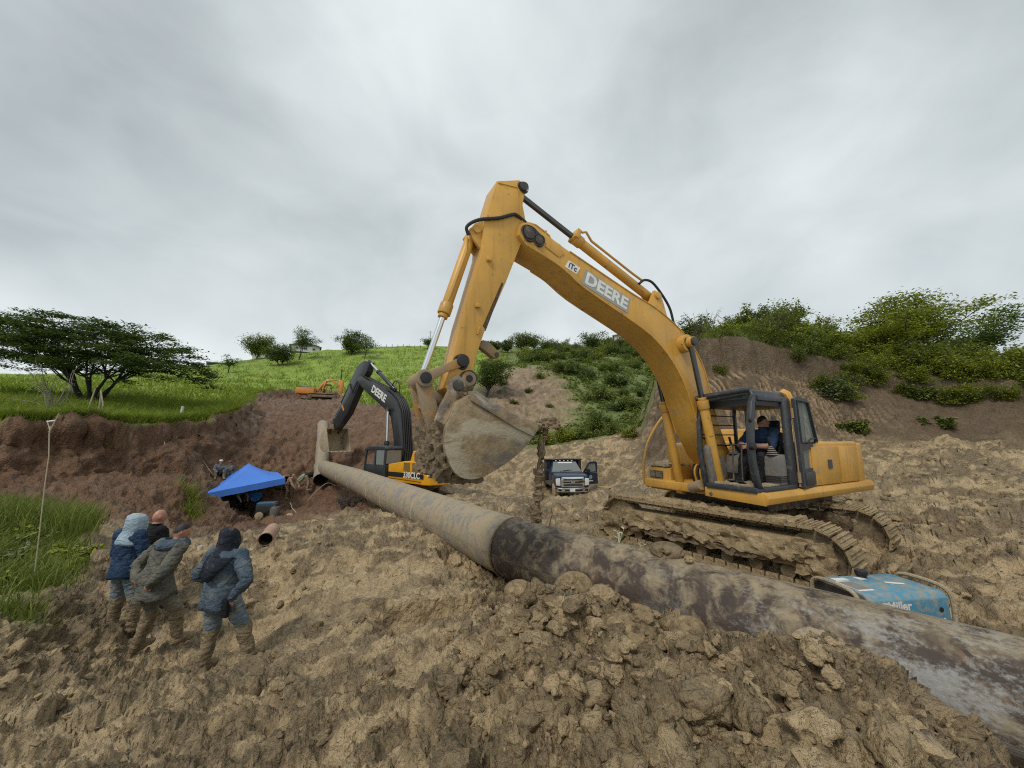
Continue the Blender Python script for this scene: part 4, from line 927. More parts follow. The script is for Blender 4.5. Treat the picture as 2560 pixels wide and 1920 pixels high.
for s, side_name in ((1, 'near'), (-1, 'far')):
    ty = 1.2 * s
    tr = MB(UC).prism([(-LT - 0.05, 0.25), (LT + 0.05, 0.25), (LT + 0.1, 0.45), (LT, 0.66), (-LT, 0.70), (-LT - 0.1, 0.45)], ty - 0.19, ty + 0.19).build('track_frame', M_MUD, exc, bevel=0.03)
    for cxw, nm in ((-LT, 'sprocket'), (LT, 'idler')):
        MB(UC).cyl((cxw, ty - 0.16, RT), (cxw, ty + 0.16, RT), RT - 0.06, n=26).cyl((cxw, ty - 0.21, RT), (cxw, ty + 0.21, RT), 0.22, n=20).build(nm, M_MUDDK if nm == 'sprocket' else M_MUD, tr, bevel=0.02)
    for q in range(7):
        MB(UC).cyl((-1.35 + q * 0.45, ty - 0.14, 0.15), (-1.35 + q * 0.45, ty + 0.14, 0.15), 0.10, n=14).build('roller', M_MUDDK, tr)
    for k_ in range(NS):
        xs, zs, an = loop_pt(k_ * per / NS)
        if shoe_me is None:
            sh_ = MB(); sh_.box((0, 0, -0.02), (0.182, 0.62, 0.03)).box((-0.06, 0, -0.048), (0.025, 0.62, 0.035)).box((0.0, 0, -0.042), (0.02, 0.62, 0.025)).box((0.06, 0, -0.042), (0.02, 0.62, 0.025)).box((0, 0.12, 0.03), (0.17, 0.05, 0.07)).box((0, -0.12, 0.03), (0.17, 0.05, 0.07))
            so = sh_.build('track_shoe', M_MUD, tr); shoe_me = so.data
        else:
            so = link_mesh('track_shoe', shoe_me, None, tr)
        so.matrix_basis = UC @ (Matrix.Translation((xs, ty, zs)) @ Matrix.Rotation(-an, 4, 'Y'))
    crust('side_mud', (0.0, ty + s * 0.22, 0.50), (3.25, 0.12, 0.26), 0.075, M_MUD, tr, UC, nseg=(70, 5, 10), seed=20 + s, freq=0.13)
    crust('side_mud', (0.3, ty + s * 0.21, 0.30), (2.9, 0.10, 0.10), 0.05, M_MUDDK, tr, UC, nseg=(60, 4, 6), seed=24 + s, freq=0.10)
    crust('top_mud', (0.25, ty, 0.905), (3.5, 0.58, 0.06), 0.05, M_MUD, tr, UC, nseg=(90, 18, 4), seed=28 + s, freq=0.11)
    crust('hub_mud', (-LT, ty + s * 0.18, RT), (0.50, 0.10, 0.50), 0.06, M_MUD, tr, UC, nseg=(14, 5, 14), seed=31 + s, freq=0.1)
    crust('front_mud', (LT + 0.2, ty, 0.30), (0.5, 0.7, 0.45), 0.12, M_MUD, tr, UC, nseg=(14, 18, 12), seed=35 + s, freq=0.16)
    crust('inner_mud', (-0.9, ty - s * 0.25, 0.5), (1.5, 0.16, 0.5), 0.09, M_MUDDK, tr, UC, nseg=(34, 6, 14), seed=38 + s, freq=0.14)
# ================================================================ loose clods of mud
def clod_proto(sub, seed):
    bm = bmesh.new(); bmesh.ops.create_icosphere(bm, subdivisions=sub, radius=1.0)
    V = np.array([v.co[:] for v in bm.verts]); F = np.array([[v.index for v in f.verts] for f in bm.faces]); bm.free()
    rs = np.random.RandomState(seed)
    q = V * np.array([1, 1, 1]) + seed * 3.3
    d = 1 + 0.45 * fbm(q, 0.9, 3, 0.6) + 0.20 * fbm(q, 0.40, 2)
    V = V * d[:, None]
    for _ in range(3):                                   # knock flat faces off
        n = rs.normal(size=3); n /= np.linalg.norm(n); t = V @ n; lim = 0.55 + 0.25 * rs.rand()
        V = np.where((t > lim)[:, None], V - n * (t - lim)[:, None] * 0.8, V)
    return V * np.array([1, 0.85, 0.62]), F
PROTO1 = [clod_proto(2, s) for s in range(5)]
PROTO2 = [clod_proto(3, s + 10) for s in range(4)]
def scatter_clods(name, pts, size, protos, mat, seed, sink=0.30, label=None, flat=True):
    rs = np.random.RandomState(seed); Vs, Fs, T = [], [], []; b = 0
    for i in range(len(pts)):
        V, F = protos[rs.randint(len(protos))]
        a, bt = rs.rand(2) * 2 * PI; tl = rs.normal() * 0.35
        c_, s_ = math.cos(a), math.sin(a); ct, st = math.cos(tl), math.sin(tl)
        Rm = np.array([[c_, -s_, 0], [s_, c_, 0], [0, 0, 1]]) @ np.array([[1, 0, 0], [0, ct, -st], [0, st, ct]])
        k = size[i] * (0.75 + 0.5 * rs.rand(3))
        W = (V * k) @ Rm.T + pts[i]; W[:, 2] += size[i] * (0.45 - sink)
        Vs.append(W); Fs.append(F + b); b += len(V); T.append(np.full(len(V), 0.15 + 0.75 * rs.rand()))
    V = np.concatenate(Vs); F = np.concatenate(Fs); t = np.concatenate(T)
    z0 = np.zeros(len(V))
    o = grid_mesh(name, V, F, [mat], {'reg': np.stack([z0] * 4, 1), 'lump': t, 'claw': z0}, flat=np.full(len(F), not flat))
    tag(o, label, None, None, 'stuff')
    return o
_rs = np.random.RandomState(5)
def cand(n, x0, x1, y0, y1):
    return np.stack([x0 + (x1 - x0) * _rs.rand(n), y0 + (y1 - y0) * _rs.rand(n)], 1)
def heap_w(x, y): return sstep(-0.9, 0.4, x) * (1 - sstep(2.5, 3.0, x)) * sstep(6.6, 6.0, y + x * 1.11) * (y > 1.2)
c = cand(12000, -0.9, 4.6, 1.5, 6.4)
c = c[_rs.rand(len(c)) < heap_w(c[:, 0], c[:, 1])][:1000]
sz = 0.012 + 0.040 * _rs.rand(len(c)) ** 3.0
pt = np.column_stack([c, ground_arr(c[:, 0], c[:, 1])])
scatter_clods('heap_clods', pt, sz, PROTO1, M_SOIL, 1, label='crumbled mud clods on the heap before the pipe')
c = cand(5000, -0.9, 4.6, 1.5, 6.4); c = c[_rs.rand(len(c)) < heap_w(c[:, 0], c[:, 1])][:1000]
sz = 0.045 + 0.10 * _rs.rand(len(c)) ** 2.2; pt = np.column_stack([c, ground_arr(c[:, 0], c[:, 1]) - sz * 0.25])
scatter_clods('heap_lumps', pt, sz, PROTO2, M_SOIL, 3, 0.35, 'sticky rounded mud lumps making up the heap', flat=False)
c = cand(3600, -9.0, -0.2, 1.7, 8.5); c = c[(_rs.rand(len(c)) < 0.28 + 0.45 * sstep(-3.4, -5.2, c[:, 0]) * (c[:, 1] < 7.2)) & ~((c[:, 0] < -7.0) & (c[:, 1] > 6)) & ~((np.abs(c[:, 0] + 4.8) < 1.7) & (np.abs(c[:, 1] - 5.6) < 0.9))][:560]
sz = 0.028 + 0.085 * _rs.rand(len(c)) ** 2.8; pt = np.column_stack([c, ground_arr(c[:, 0], c[:, 1]) - sz * 0.3])
scatter_clods('trodden_lumps', pt, sz, PROTO2, M_SOIL, 4, 0.35, 'rounded mud lumps trodden into the left foreground', flat=False)
c = cand(3000, 5.0, 16, 3.0, 14); c = c[_rs.rand(len(c)) < 0.5][:700]
sz = 0.04 + 0.12 * _rs.rand(len(c)) ** 2.4; pt = np.column_stack([c, ground_arr(c[:, 0], c[:, 1]) - sz * 0.3])
scatter_clods('rut_lumps', pt, sz, PROTO1, M_SOIL, 6, 0.35, 'churned mud lumps right of the excavator', flat=False)
c = cand(6000, -9.5, 9.5, 1.6, 13); gx = c[:, 0]; gy = c[:, 1]
keep = (heap_w(gx, gy) < 0.3) & ~((gx < -6.2) & (gy > 5.5) & (gy < 12)) & (_rs.rand(len(c)) < 0.12 + 0.6 * sstep(-3.8, -5.5, gx) * (gy < 8) + 0.25 * (gx > 5))
c = c[keep][:900]; sz = 0.010 + 0.055 * _rs.rand(len(c)) ** 4 * (0.6 + 0.08 * c[:, 1])
pt = np.column_stack([c, ground_arr(c[:, 0], c[:, 1])])
scatter_clods('ground_clods', pt, sz, PROTO1, M_SOIL, 2, label='loose mud clods strewn over the work site')
M_SOIL_L = mat_mud('heap_mud', (0.10, 0.069, 0.034), (0.44, 0.32, 0.17), 0.7)
# big single lumps that can be picked out
def lump(name, loc, d, label, mat, seed, amp=0.16, rz=0.0, cat='mud lump', group=None):
    o = crust(name, (0, 0, 0), d, amp * min(d), mat, None, nseg=(22, 20, 16), seed=seed, freq=min(d) * 0.45)
    V = np.array([v.co[:] for v in o.data.vertices]); n = np.linalg.norm(V / (np.array(d) / 2), axis=1)
    V = V * (np.minimum(1.15, n) / n)[:, None]
    for i, v in enumerate(o.data.vertices): v.co = V[i]
    o.location = loc; o.rotation_euler = (0, 0, rz)
    return tag(o, label, cat, group)
lump('mud_lump', (2.38, 3.12, 0.26), (0.44, 0.40, 0.46), 'big pale mud boulder leaning against the pipe above the heap', M_MUDPALE, 51, 0.20, 0.5)
for q, (x_, y_, z_, d_, lb) in enumerate(((0.10, 5.45, -0.12, (0.40, 0.36, 0.30), 'brown mud lump at the left end of the heap below the seam'), (0.80, 5.10, 0.02, (0.52, 0.46, 0.44), 'crumbly mud lump at the highest left crest of the heap'), (1.08, 4.78, -0.02, (0.34, 0.34, 0.30), 'mud lump just right of the left heap crest'), (1.42, 4.42, -0.02, (0.44, 0.38, 0.30), 'wide mud lump in the middle of the heap crest'), (1.78, 4.02, 0.02, (0.36, 0.36, 0.34), 'mud lump left of the pale boulder on the crest'), (2.05, 3.62, 0.06, (0.40, 0.34, 0.34), 'mud lump touching the pale boulder from the left'), (2.52, 2.78, 0.06, (0.36, 0.34, 0.26), 'mud lump below the pale boulder on the right'), (1.15, 3.9, 0.12, (0.5, 0.42, 0.26), 'broad clay lump in the middle of the heap slope'), (1.75, 3.1, 0.16, (0.42, 0.40, 0.26), 'clay lump on the near slope below the boulder'), (0.45, 4.4, 0.0, (0.46, 0.36, 0.24), 'clay lump on the left slope of the heap'))):
    lump('mud_lump', (x_, y_, z_), d_, lb, M_SOIL_L, 90 + q, 0.28, q * 0.7)

# roots and twigs in the spoil
tl_ = MB(); rq = np.random.RandomState(9)
for q in range(60):
    x_, y_ = rq.uniform(-6, 3.0), rq.uniform(2.2, 6.0)
    if y_ + x_ * 1.11 > 6.0 or (x_ < -3.2 and y_ > 4.2): continue
    z_ = ground(x_, y_) + 0.02; a_ = rq.rand() * 6.28; L_ = rq.uniform(0.06, 0.28)
    tl_.tube([(x_, y_, z_ - 0.01), (x_ + math.cos(a_) * L_ * 0.5, y_ + math.sin(a_) * L_ * 0.5, z_ + rq.uniform(0.01, 0.05)), (x_ + math.cos(a_ + 0.4) * L_, y_ + math.sin(a_ + 0.4) * L_, z_ + rq.uniform(-0.01, 0.06))], [0.004, 0.003, 0.0015], 4)
o = tl_.build('root_litter', plain('root_brown', (0.12, 0.085, 0.05), 0.9)); tag(o, 'scattered roots and twigs in the foreground mud', None, None, 'stuff')
# ================================================================ pipes
def mat_pipe():
    m, nt_, b = mat_new('pipe_coating'); g = NG(nt_)
    uv = g.attr('pipe'); sp = g.n('ShaderNodeSeparateXYZ'); nt_.links.new(uv.outputs['Vector'], sp.inputs[0])
    s_, ang_ = sp.outputs[0], sp.outputs[1]
    cb = g.n('ShaderNodeCombineXYZ'); g.put(cb.inputs[0], g.math('MULTIPLY', s_, 2.3)); g.put(cb.inputs[1], g.math('ADD', g.math('MULTIPLY', ang_, 0.75), g.math('MULTIPLY', s_, 0.5)))
    cb2 = g.n('ShaderNodeCombineXYZ'); g.put(cb2.inputs[0], s_); g.put(cb2.inputs[1], g.math('MULTIPLY', ang_, 0.6))
    v, v2 = cb.outputs[0], cb2.outputs[0]
    wrap = g.noise(v, 1.6, 6, 0.62, 0.5); blot = g.noise(v2, 1.1, 6, 0.65, 0.6); fine = g.noise(v2, 22, 6, 0.7); mid = g.noise(v2, 5, 6, 0.7, 0.8)
    mud = g.mix(fine, (0.23, 0.18, 0.112), (0.41, 0.335, 0.215))
    grey = g.mix(mid, (0.17, 0.155, 0.145), (0.27, 0.245, 0.225))
    tar = g.mix(mid, (0.028, 0.021, 0.018), (0.105, 0.076, 0.058))
    # old bare half (far): grey wrap under pale mud; near half: dark tar wrap with torn mud
    nearm = g.ramp(s_, 0.499, 0.501)           # s is normalised 0..1; the weld seam is at 0.5
    far = g.mix(g.ramp(g.math('ADD', g.math('MULTIPLY', wrap, 0.6), g.math('MULTIPLY', mid, 0.4)), 0.44, 0.52), grey, mud)
    d1 = g.math('ADD', g.math('MULTIPLY', wrap, 0.55), g.math('MULTIPLY', mid, 0.45))
    near = g.mix(g.math('MULTIPLY', g.ramp(d1, 0.48, 0.62), 0.88), tar, mud)
    bloom = g.math('MULTIPLY', g.ramp(g.math('ADD', g.math('MULTIPLY', blot, 0.7), g.math('MULTIPLY', fine, 0.3)), 0.52, 0.59), g.math('ADD', g.math('MULTIPLY', g.math('SUBTRACT', s_, 2.4), 0.35, True), 0.12, True))
    near = g.mix(g.math('MULTIPLY', bloom, 0.9), near, g.mix(fine, (0.15, 0.15, 0.148), (0.40, 0.395, 0.37)))
    rust = g.math('MULTIPLY', g.ramp(g.noise(v, 3.1, 5, 0.6, 0.3), 0.60, 0.68), 0.6)
    near = g.mix(rust, near, (0.15, 0.065, 0.035))
    c = g.mix(nearm, far, near)
    topm = g.math('MULTIPLY', g.ramp(g.math('SINE', ang_), 0.78, 0.98), g.ramp(mid, 0.35, 0.55))   # dried mud resting on the crown
    c = g.mix(g.math('MULTIPLY', topm, 0.62), c, mud)
    g.put(b.inputs['Base Color'], c)
    b.inputs['Roughness'].default_value = 0.62; b.inputs['Specular IOR Level'].default_value = 0.3
    hgt = g.math('ADD', g.math('MULTIPLY', d1, 0.8), g.math('MULTIPLY', fine, 0.25))
    g.put(b.inputs['Normal'], g.bump(hgt, 0.8, 0.04))
    return m
M_PIPE = mat_pipe()
M_RUST = paint('rust', (0.17, 0.075, 0.035), 0.8, 0.4, bump=0.3, scale=3)
M_PIPEIN = plain('pipe_inside', (0.035, 0.027, 0.022), 0.9, bump=0.3)
def pipe(name, path, rad, label, wall=0.03, seam_at=None, n=48, step=0.12, mat=None, dent=0.004, smax=None, inner=True):
    """hollow pipe along a smoothed path"""
    P = [Vector(p) for p in path]; pts = [P[0]]
    for a, b in zip(P[:-1], P[1:]):
        k = max(1, int((b - a).length / step))
        pts += [a + (b - a) * (i / k) for i in range(1, k + 1)]
    for _ in range(10):                                 # ease the bend
        pts = [pts[0]] + [(pts[i - 1] + pts[i] * 2 + pts[i + 1]) / 4 for i in range(1, len(pts) - 1)] + [pts[-1]]
    V, S, Fc = [], [], []; acc = 0; tot = []
    for i, p in enumerate(pts):
        if i: acc += (p - pts[i - 1]).length
        tot.append(acc)
    seam = seam_at if seam_at is not None else acc / 2
    for i, p in enumerate(pts):
        t = (pts[min(i + 1, len(pts) - 1)] - pts[max(i - 1, 0)]).normalized(); sx = t.cross(Vector((0, 0, 1))).normalized(); up = sx.cross(t)
        for k in range(n):
            a = 2 * PI * k / n
            V.append(p + (sx * math.cos(a) + up * math.sin(a)) * rad); S.append(((tot[i] - seam) , a, 0))
    V = np.array([v[:] for v in V]); nrm = V - np.repeat(np.array([p[:] for p in pts]), n, 0); nrm /= np.linalg.norm(nrm, axis=1)[:, None]
    V += nrm * (dent * (fbm(V, 0.5, 3) + 0.5 * fbm(V, 0.12, 2)))[:, None]
    for i in range(len(pts) - 1):
        for k in range(n):
            j = (k + 1) % n; Fc.append((i * n + k, i * n + j, (i + 1) * n + j, (i + 1) * n + k))
    me = bpy.data.meshes.new(name); me.from_pydata([tuple(v) for v in V], [], Fc); me.update()
    S = np.array(S); S[:, 0] = 0.5 + S[:, 0] * 0.01 if False else S[:, 0]
    at_ = me.attributes.new('pipe', 'FLOAT_VECTOR', 'POINT'); at_.data.foreach_set('vector', S.astype(np.float32).ravel())
    me.polygons.foreach_set('use_smooth', [True] * len(me.polygons))
    o = link_mesh(name, me, mat or M_PIPE)
    tag(o, label, 'pipe')
    for e_, (i0_, sg) in enumerate(((0, -1), (len(pts) - 1, 1))):
        p = pts[i0_]; t = (pts[1] - pts[0]).normalized() if e_ == 0 else (pts[-1] - pts[-2]).normalized()
        sx = t.cross(Vector((0, 0, 1))).normalized(); up = sx.cross(t)
        ring = lambda q, r_: [q + (sx * math.cos(2 * PI * k / n) + up * math.sin(2 * PI * k / n)) * r_ for k in range(n)]
        MB().rings([ring(p, rad), ring(p + t * sg * 0.015, rad - 0.004), ring(p + t * sg * 0.015, rad - wall), ring(p, rad - wall - 0.002)], cap=False).build('pipe_rim', M_RUST, o)
        dpt_ = min(1.6, tot[-1] * 0.5)
        MB().rings([ring(p, rad - wall), ring(p - t * sg * dpt_, rad - wall)], cap=False).add(ring(p - t * sg * dpt_, rad - wall), [tuple(range(n))]).build('bore', M_PIPEIN, o)
    return o
M_PIPE.node_tree.nodes  # seam test uses metres along the pipe: far half negative, near half positive
for nd in M_PIPE.node_tree.nodes:
    if nd.type == 'VALTORGB' and abs(nd.color_ramp.elements[0].position - 0.499) < 1e-6:
        nd.color_ramp.elements[0].position = 0.0; nd.color_ramp.elements[1].position = 0.004
PZ = 0.06
mp_ = pipe('pipeline', [(-14.0, 27.72, -0.1), (-7.0, 17.34, PZ), (0.0, 6.97, PZ), (3.0, 3.638, PZ), (7.6, -1.47, PZ)], 0.5, 'long muddy steel pipeline running across the whole site', seam_at=None)
# find the length from the far end to the seam for the coating change
_d = (Vector((-14.0, 27.72, -0.1)) - Vector((-7, 17.34, PZ))).length + (Vector((-7, 17.34, PZ)) - Vector((0, 6.97, PZ))).length
_a = np.zeros(len(mp_.data.vertices) * 3, np.float32); mp_.data.attributes['pipe'].data.foreach_get('vector', _a); _a = _a.reshape(-1, 3); _a[:, 0] += -_a[:, 0].min() - _d + 0.02
mp_.data.attributes['pipe'].data.foreach_set('vector', _a.ravel())
def pipe_ring(name, p, t, r_in, w, h_, mat, parent, jag=0.0):
    t = Vector(t).normalized(); sx = t.cross(Vector((0, 0, 1))).normalized(); up = sx.cross(t); n = 48; p = Vector(p); rg = []
    for dt, rr_ in ((-w / 2, r_in), (-w / 4, r_in + h_), (w / 4, r_in + h_), (w / 2, r_in)):
        rg.append([p + t * (dt + jag * math.sin(k * 2.3) * math.cos(k * 0.9)) + (sx * math.cos(2 * PI * k / n) + up * math.sin(2 * PI * k / n)) * rr_ for k in range(n)])
    return MB().rings(rg, cap=False).build(name, mat, parent)
pipe_ring('weld_seam', (0.0, 6.97, PZ), (0.64, -0.76, 0), 0.500, 0.05, 0.016, M_MUDDK, mp_)
for q in (0.16, 0.28, 0.36, 0.5, 0.62, 0.8):
    pp = Vector((0, 6.97, PZ)).lerp(Vector((-14.0, 27.72, -0.05)), q)
    pipe_ring('wrap_edge', pp, (0.56, -0.83, 0), 0.499, 0.10, 0.010, M_MUDPALE, mp_, 0.02)
pipe_ring('end_sleeve', (-13.85, 27.5, -0.09), (0.56, -0.83, 0), 0.50, 0.35, 0.02, M_MUDPALE, mp_, 0.01)
# small things lying on the pipe
lump('mud_lump', (1.93, 4.86, 0.60), (0.36, 0.26, 0.20), 'dark mud clod sitting on top of the pipe beside the track', M_MUDDK, 61, 0.26, -0.6)
lump('mud_lump', (2.06, 4.55, 0.60), (0.10, 0.08, 0.07), 'small pale mud crumb on the pipe below the dark clod', M_MUD, 62, 0.2)
def sprout(loc, h_, label, n=3, sd=1):
    o = empty('weed_sprout', loc, 0, label, 'weed')
    rs = random.Random(sd)
    for q in range(n):
        a = rs.uniform(0, 6.28); top = Vector((math.cos(a) * h_ * 0.35, math.sin(a) * h_ * 0.35, h_ * rs.uniform(0.6, 1)))
        MB().tube([(0, 0, -0.02), top * 0.5 + Vector((0, 0, h_ * 0.1)), top], [0.006, 0.004, 0.002], 5).build('stem', M_WEED, o)
        for k_ in range(4):
            b_ = rs.uniform(0, 6.28); p_ = top * (0.45 + 0.18 * k_); d_ = Vector((math.cos(b_), math.sin(b_), 0.5)) * h_ * 0.32; s_ = Vector((-math.sin(b_), math.cos(b_), 0)) * h_ * 0.07
            MB().add([p_, p_ + d_ * 0.5 + s_, p_ + d_, p_ + d_ * 0.5 - s_], [(0, 1, 2, 3)]).build('leaf', M_WEED, o)
    return o
M_WEED = plain('weed_pale', (0.42, 0.44, 0.30), 0.6)
sprout((1.50, 5.45, 0.53), 0.22, 'pale leafy weed standing on the pipe below the track', 3, 4)
sprout((1.74, 5.22, 0.52), 0.12, 'short white weed tip on the pipe beside the dark clod', 2, 9)
tw = MB().tube(spline([(0.62, 6.42, 0.56), (0.66, 6.20, 0.78), (0.74, 6.05, 0.55), (0.86, 5.72, 0.50), (0.82, 5.5, 0.33), (0.70, 5.48, 0.14)], 4), 0.009, 6).build('dry_twig', M_MUDPALE)
tag(tw, 'bent dry twig lying over the pipe', 'twig')
# buried pipe with its open end, running up the slope
p2 = pipe('buried_pipe', [(-12.6, 25.0, -0.75), (-13.6, 27.0, 0.15)] + [(a, b, ground_base(np.array([a]), np.array([b]))[0] + 0.10) for a, b in ((-15.4, 30.4), (-16.9, 33.2))] + [(-18.4, 36.0, ground_base(np.array([-18.4]), np.array([36.0]))[0] - 0.75)], 0.46, 'open-ended pipe running up the red slope behind the black boom', mat=None)
_a = np.zeros(len(p2.data.vertices) * 3, np.float32); p2.data.attributes['pipe'].data.foreach_get('vector', _a); _a = _a.reshape(-1, 3); _a[:, 0] -= 60; p2.data.attributes['pipe'].data.foreach_set('vector', _a.ravel())
M_PIPERUST = paint('pale_rusty_pipe', (0.36, 0.22, 0.15), 0.8, 0.5, dcol=(0.42, 0.33, 0.23), bump=0.3, scale=4)
zg = ground(-5.46, 8.7)
pipe('pipe_offcut', [(-5.46, 8.6, zg + 0.14), (-5.72, 9.25, zg + 0.20)], 0.145, 'short rusty pipe offcut lying in the mud', wall=0.012, n=28, mat=M_PIPERUST)
# ================================================================ blue welding generator
M_BLUE = paint('welder_blue', (0.055, 0.25, 0.38), 0.4, 0.62, dcol=(0.28, 0.27, 0.22), scale=2.2, bump=0.1, chips=0.25)
wz = 0.45
wl_ = empty('welding_generator', (4.08, 4.40, wz - 0.80), R(7), 'blue engine-driven welding generator behind the pipe, right of the track', 'welder')
wl_.scale = (0.93, 0.93, 0.93)
wb_ = MB().prism([(-0.31, 0.10), (0.31, 0.10), (0.31, 0.74), (0.27, 0.80), (-0.25, 0.80), (-0.31, 0.74)], -0.50, 0.52, 'yz')
wbo = wb_.build('casing', M_BLUE, wl_, bevel=0.015)
MB().box((0.0, 0, 0.05), (1.0, 0.56, 0.1)).build('base_tray', M_DARK, wl_, bevel=0.01)
MB().prism([(-0.30, 0.12), (0.30, 0.12), (0.30, 0.74), (0.24, 0.785), (-0.24, 0.785), (-0.30, 0.74)], -0.56, -0.502, 'yz').build('control_panel', M_DARK, wl_, bevel=0.01)
for x_, r_ in ((-0.60, 0.022), (0.60, 0.024)):
    MB().tube(spline([(x_ * 0.92, -0.29, 0.20), (x_, -0.29, 0.62), (x_ * 1.0, -0.24, 0.80), (x_, 0.0, 0.835), (x_, 0.24, 0.80), (x_, 0.29, 0.62), (x_ * 0.92, 0.29, 0.20)], 5), r_, 8).build('lift_frame', M_MUDPALE, wl_)
cap = MB().cyl((0.02, 0.20, 0.80), (0.02, 0.20, 0.84), 0.05, n=14).cyl((0.02, 0.20, 0.835), (0.02, 0.20, 0.885), 0.068, n=10).build('fuel_cap', M_BLACK, wl_, bevel=0.008)
def plate_xy(name, x0, x1, y0, y1, z, mat, parent): return MB().box(((x0 + x1) / 2, (y0 + y1) / 2, z), (x1 - x0, y1 - y0, 0.004)).build(name, mat, parent)
plate_xy('warning_label', -0.46, -0.26, -0.18, 0.10, 0.8035, M_WHITE, wl_)
plate_xy('warning_print', -0.45, -0.27, -0.15, 0.08, 0.8065, paint('label_print', (0.22, 0.20, 0.18), 0.7, 0.3, scale=9), wl_)
plate_xy('warning_label', -0.42, -0.24, 0.12, 0.20, 0.8035, M_WHITE, wl_)
plate_xy('rating_label', -0.10, 0.0, 0.12, 0.20, 0.8035, M_WHITE, wl_)
lettering('painted_number', '1', 0.26, frame_matrix((0.19, -0.02, 0.8045), (-0.35, -0.93, 0), (0.93, -0.35, 0)), M_WHITE, wl_, bold=0.010, depth=0.001)
lettering('brand_lettering', 'Miller', 0.13, frame_matrix((-0.13, -0.3125, 0.675), (1, 0, 0), (0, 0, 1)), M_WHITE, wl_, bold=0.004, depth=0.001)
lettering('model_lettering', 'Star 185', 0.075, frame_matrix((0.32, -0.3125, 0.50), (1, 0, 0), (0, 0, 1)), M_WHITE, wl_, bold=0.002, depth=0.001)
MB().prism([(-0.36, 0.66), (-0.30, 0.66), (-0.27, 0.72), (-0.34, 0.72)], -0.3135, -0.311).build('logo_mark', M_WHITE, wl_)
for x_, z_ in ((0.40, 0.62), (0.40, 0.60), (-0.3, 0.58)):
    MB().cyl((x_, -0.312, z_), (x_, -0.318, z_), 0.026, n=10).build('bolt_hole', M_BLACK, wl_)
    break
# ================================================================ flatbed dump truck
M_NAVY = plain('truck_navy', (0.010, 0.022, 0.050), 0.22, vary=0.2)
M_TBED = paint('truck_bed_black', (0.018, 0.020, 0.024), 0.45, 0.35, scale=1)
M_TYRE = paint('muddy_tyre', (0.02, 0.02, 0.02), 0.8, 0.85, dcol=(0.40, 0.31, 0.19), scale=2, bump=0.5)
M_LENS = plain('lamp_lens', (0.62, 0.64, 0.62), 0.12)
tz = -1.38
truck = empty('dump_truck', (3.35, 22.1, tz), R(-84), 'dark blue pickup dump truck parked with its door open', 'truck')
T = MB
# local X forward, Y left, Z up; front bumper at x=+0.9, rear axle at x=-3.4
hood = T().rings([[(x_, -w, 0.62), (x_, w, 0.62), (x_, w, z_ - 0.10), (x_, w * 0.93, z_), (x_, -w * 0.93, z_), (x_, -w, z_ - 0.10)] for x_, w, z_ in ((0.66, 0.92, 1.20), (0.55, 0.96, 1.27), (-0.15, 0.98, 1.34), (-0.62, 0.99, 1.36))]).build('hood', M_NAVY, truck, bevel=0.02)
cabt = T().rings([[(x_, -w, z0), (x_, w, z0), (x_, w, zb), (x_, wt, zt), (x_, -wt, zt), (x_, -w, zb)] for x_, w, wt, z0, zb, zt in ((-0.55, 0.985, 0.95, 0.55, 1.20, 1.345), (-0.60, 0.99, 0.95, 0.55, 1.22, 1.36), (-1.15, 0.99, 0.72, 0.55, 1.32, 1.93), (-1.45, 0.99, 0.72, 0.55, 1.32, 1.98), (-2.15, 0.99, 0.72, 0.55, 1.32, 1.97), (-2.30, 0.98, 0.75, 0.55, 1.32, 1.90))]).build('cab_body', M_NAVY, truck, bevel=0.02)
T().add([(-0.625, -0.90, 1.375), (-0.625, 0.90, 1.375), (-1.135, 0.69, 1.915), (-1.135, -0.69, 1.915)], [(0, 1, 2, 3)]).add([(-0.605, -0.90, 1.378), (-0.605, 0.90, 1.378), (-1.12, 0.69, 1.925), (-1.12, -0.69, 1.925)], [(0, 1, 2, 3)]).build('windshield', M_GLASSDK, truck)
T().add([(-1.04, -0.45, 1.85), (-1.04, 0.45, 1.85), (-1.10, 0.43, 1.915), (-1.10, -0.43, 1.915)], [(0, 1, 2, 3)]).build('sun_strip', M_WHITE, truck)
for s in (-1, 1):
    T().tube([(-0.62, s * 0.1 - 0.30, 1.41), (-0.68, s * 0.1 + 0.28, 1.47)], 0.012, 6).build('wiper', M_BLACK, truck)
for q in range(5):
    T().ball((-1.28, -0.5 + q * 0.25, 1.975), (0.07, 0.05, 0.035), 10, 6).build('roof_lamp', M_LENS, truck)
gr_ = T().prism([(-0.66, 0.66), (0.66, 0.66), (0.70, 1.0), (0.62, 1.20), (-0.62, 1.20), (-0.70, 1.0)], 0.66, 0.74, 'yz').build('grille', M_CHROME, truck, bevel=0.02)
for z_, h_ in ((0.76, 0.08), (0.91, 0.07), (1.05, 0.07)):
    T().box((0.745, 0, z_), (0.02, 1.10, h_)).build('grille_slot', M_BLACK, gr_)
T().prism([(0.15 * math.cos(a) , 0.93 + 0.062 * math.sin(a)) for a in np.linspace(0, 2 * PI, 24)[:-1]], 0.752, 0.77, 'yz').build('badge', M_NAVY, gr_)
lettering('badge_lettering', 'Ford', 0.11, frame_matrix((0.772, 0, 0.93), (0, 1, 0), (0, 0, 1)), M_WHITE, gr_, bold=0.002, depth=0.001)
for s in (-1, 1):
    T().prism([(s * 0.70, 0.72), (s * 0.95, 0.74), (s * 0.96, 1.10), (s * 0.72, 1.14)], 0.60, 0.70, 'yz').build('headlight', M_LENS, truck, bevel=0.015)
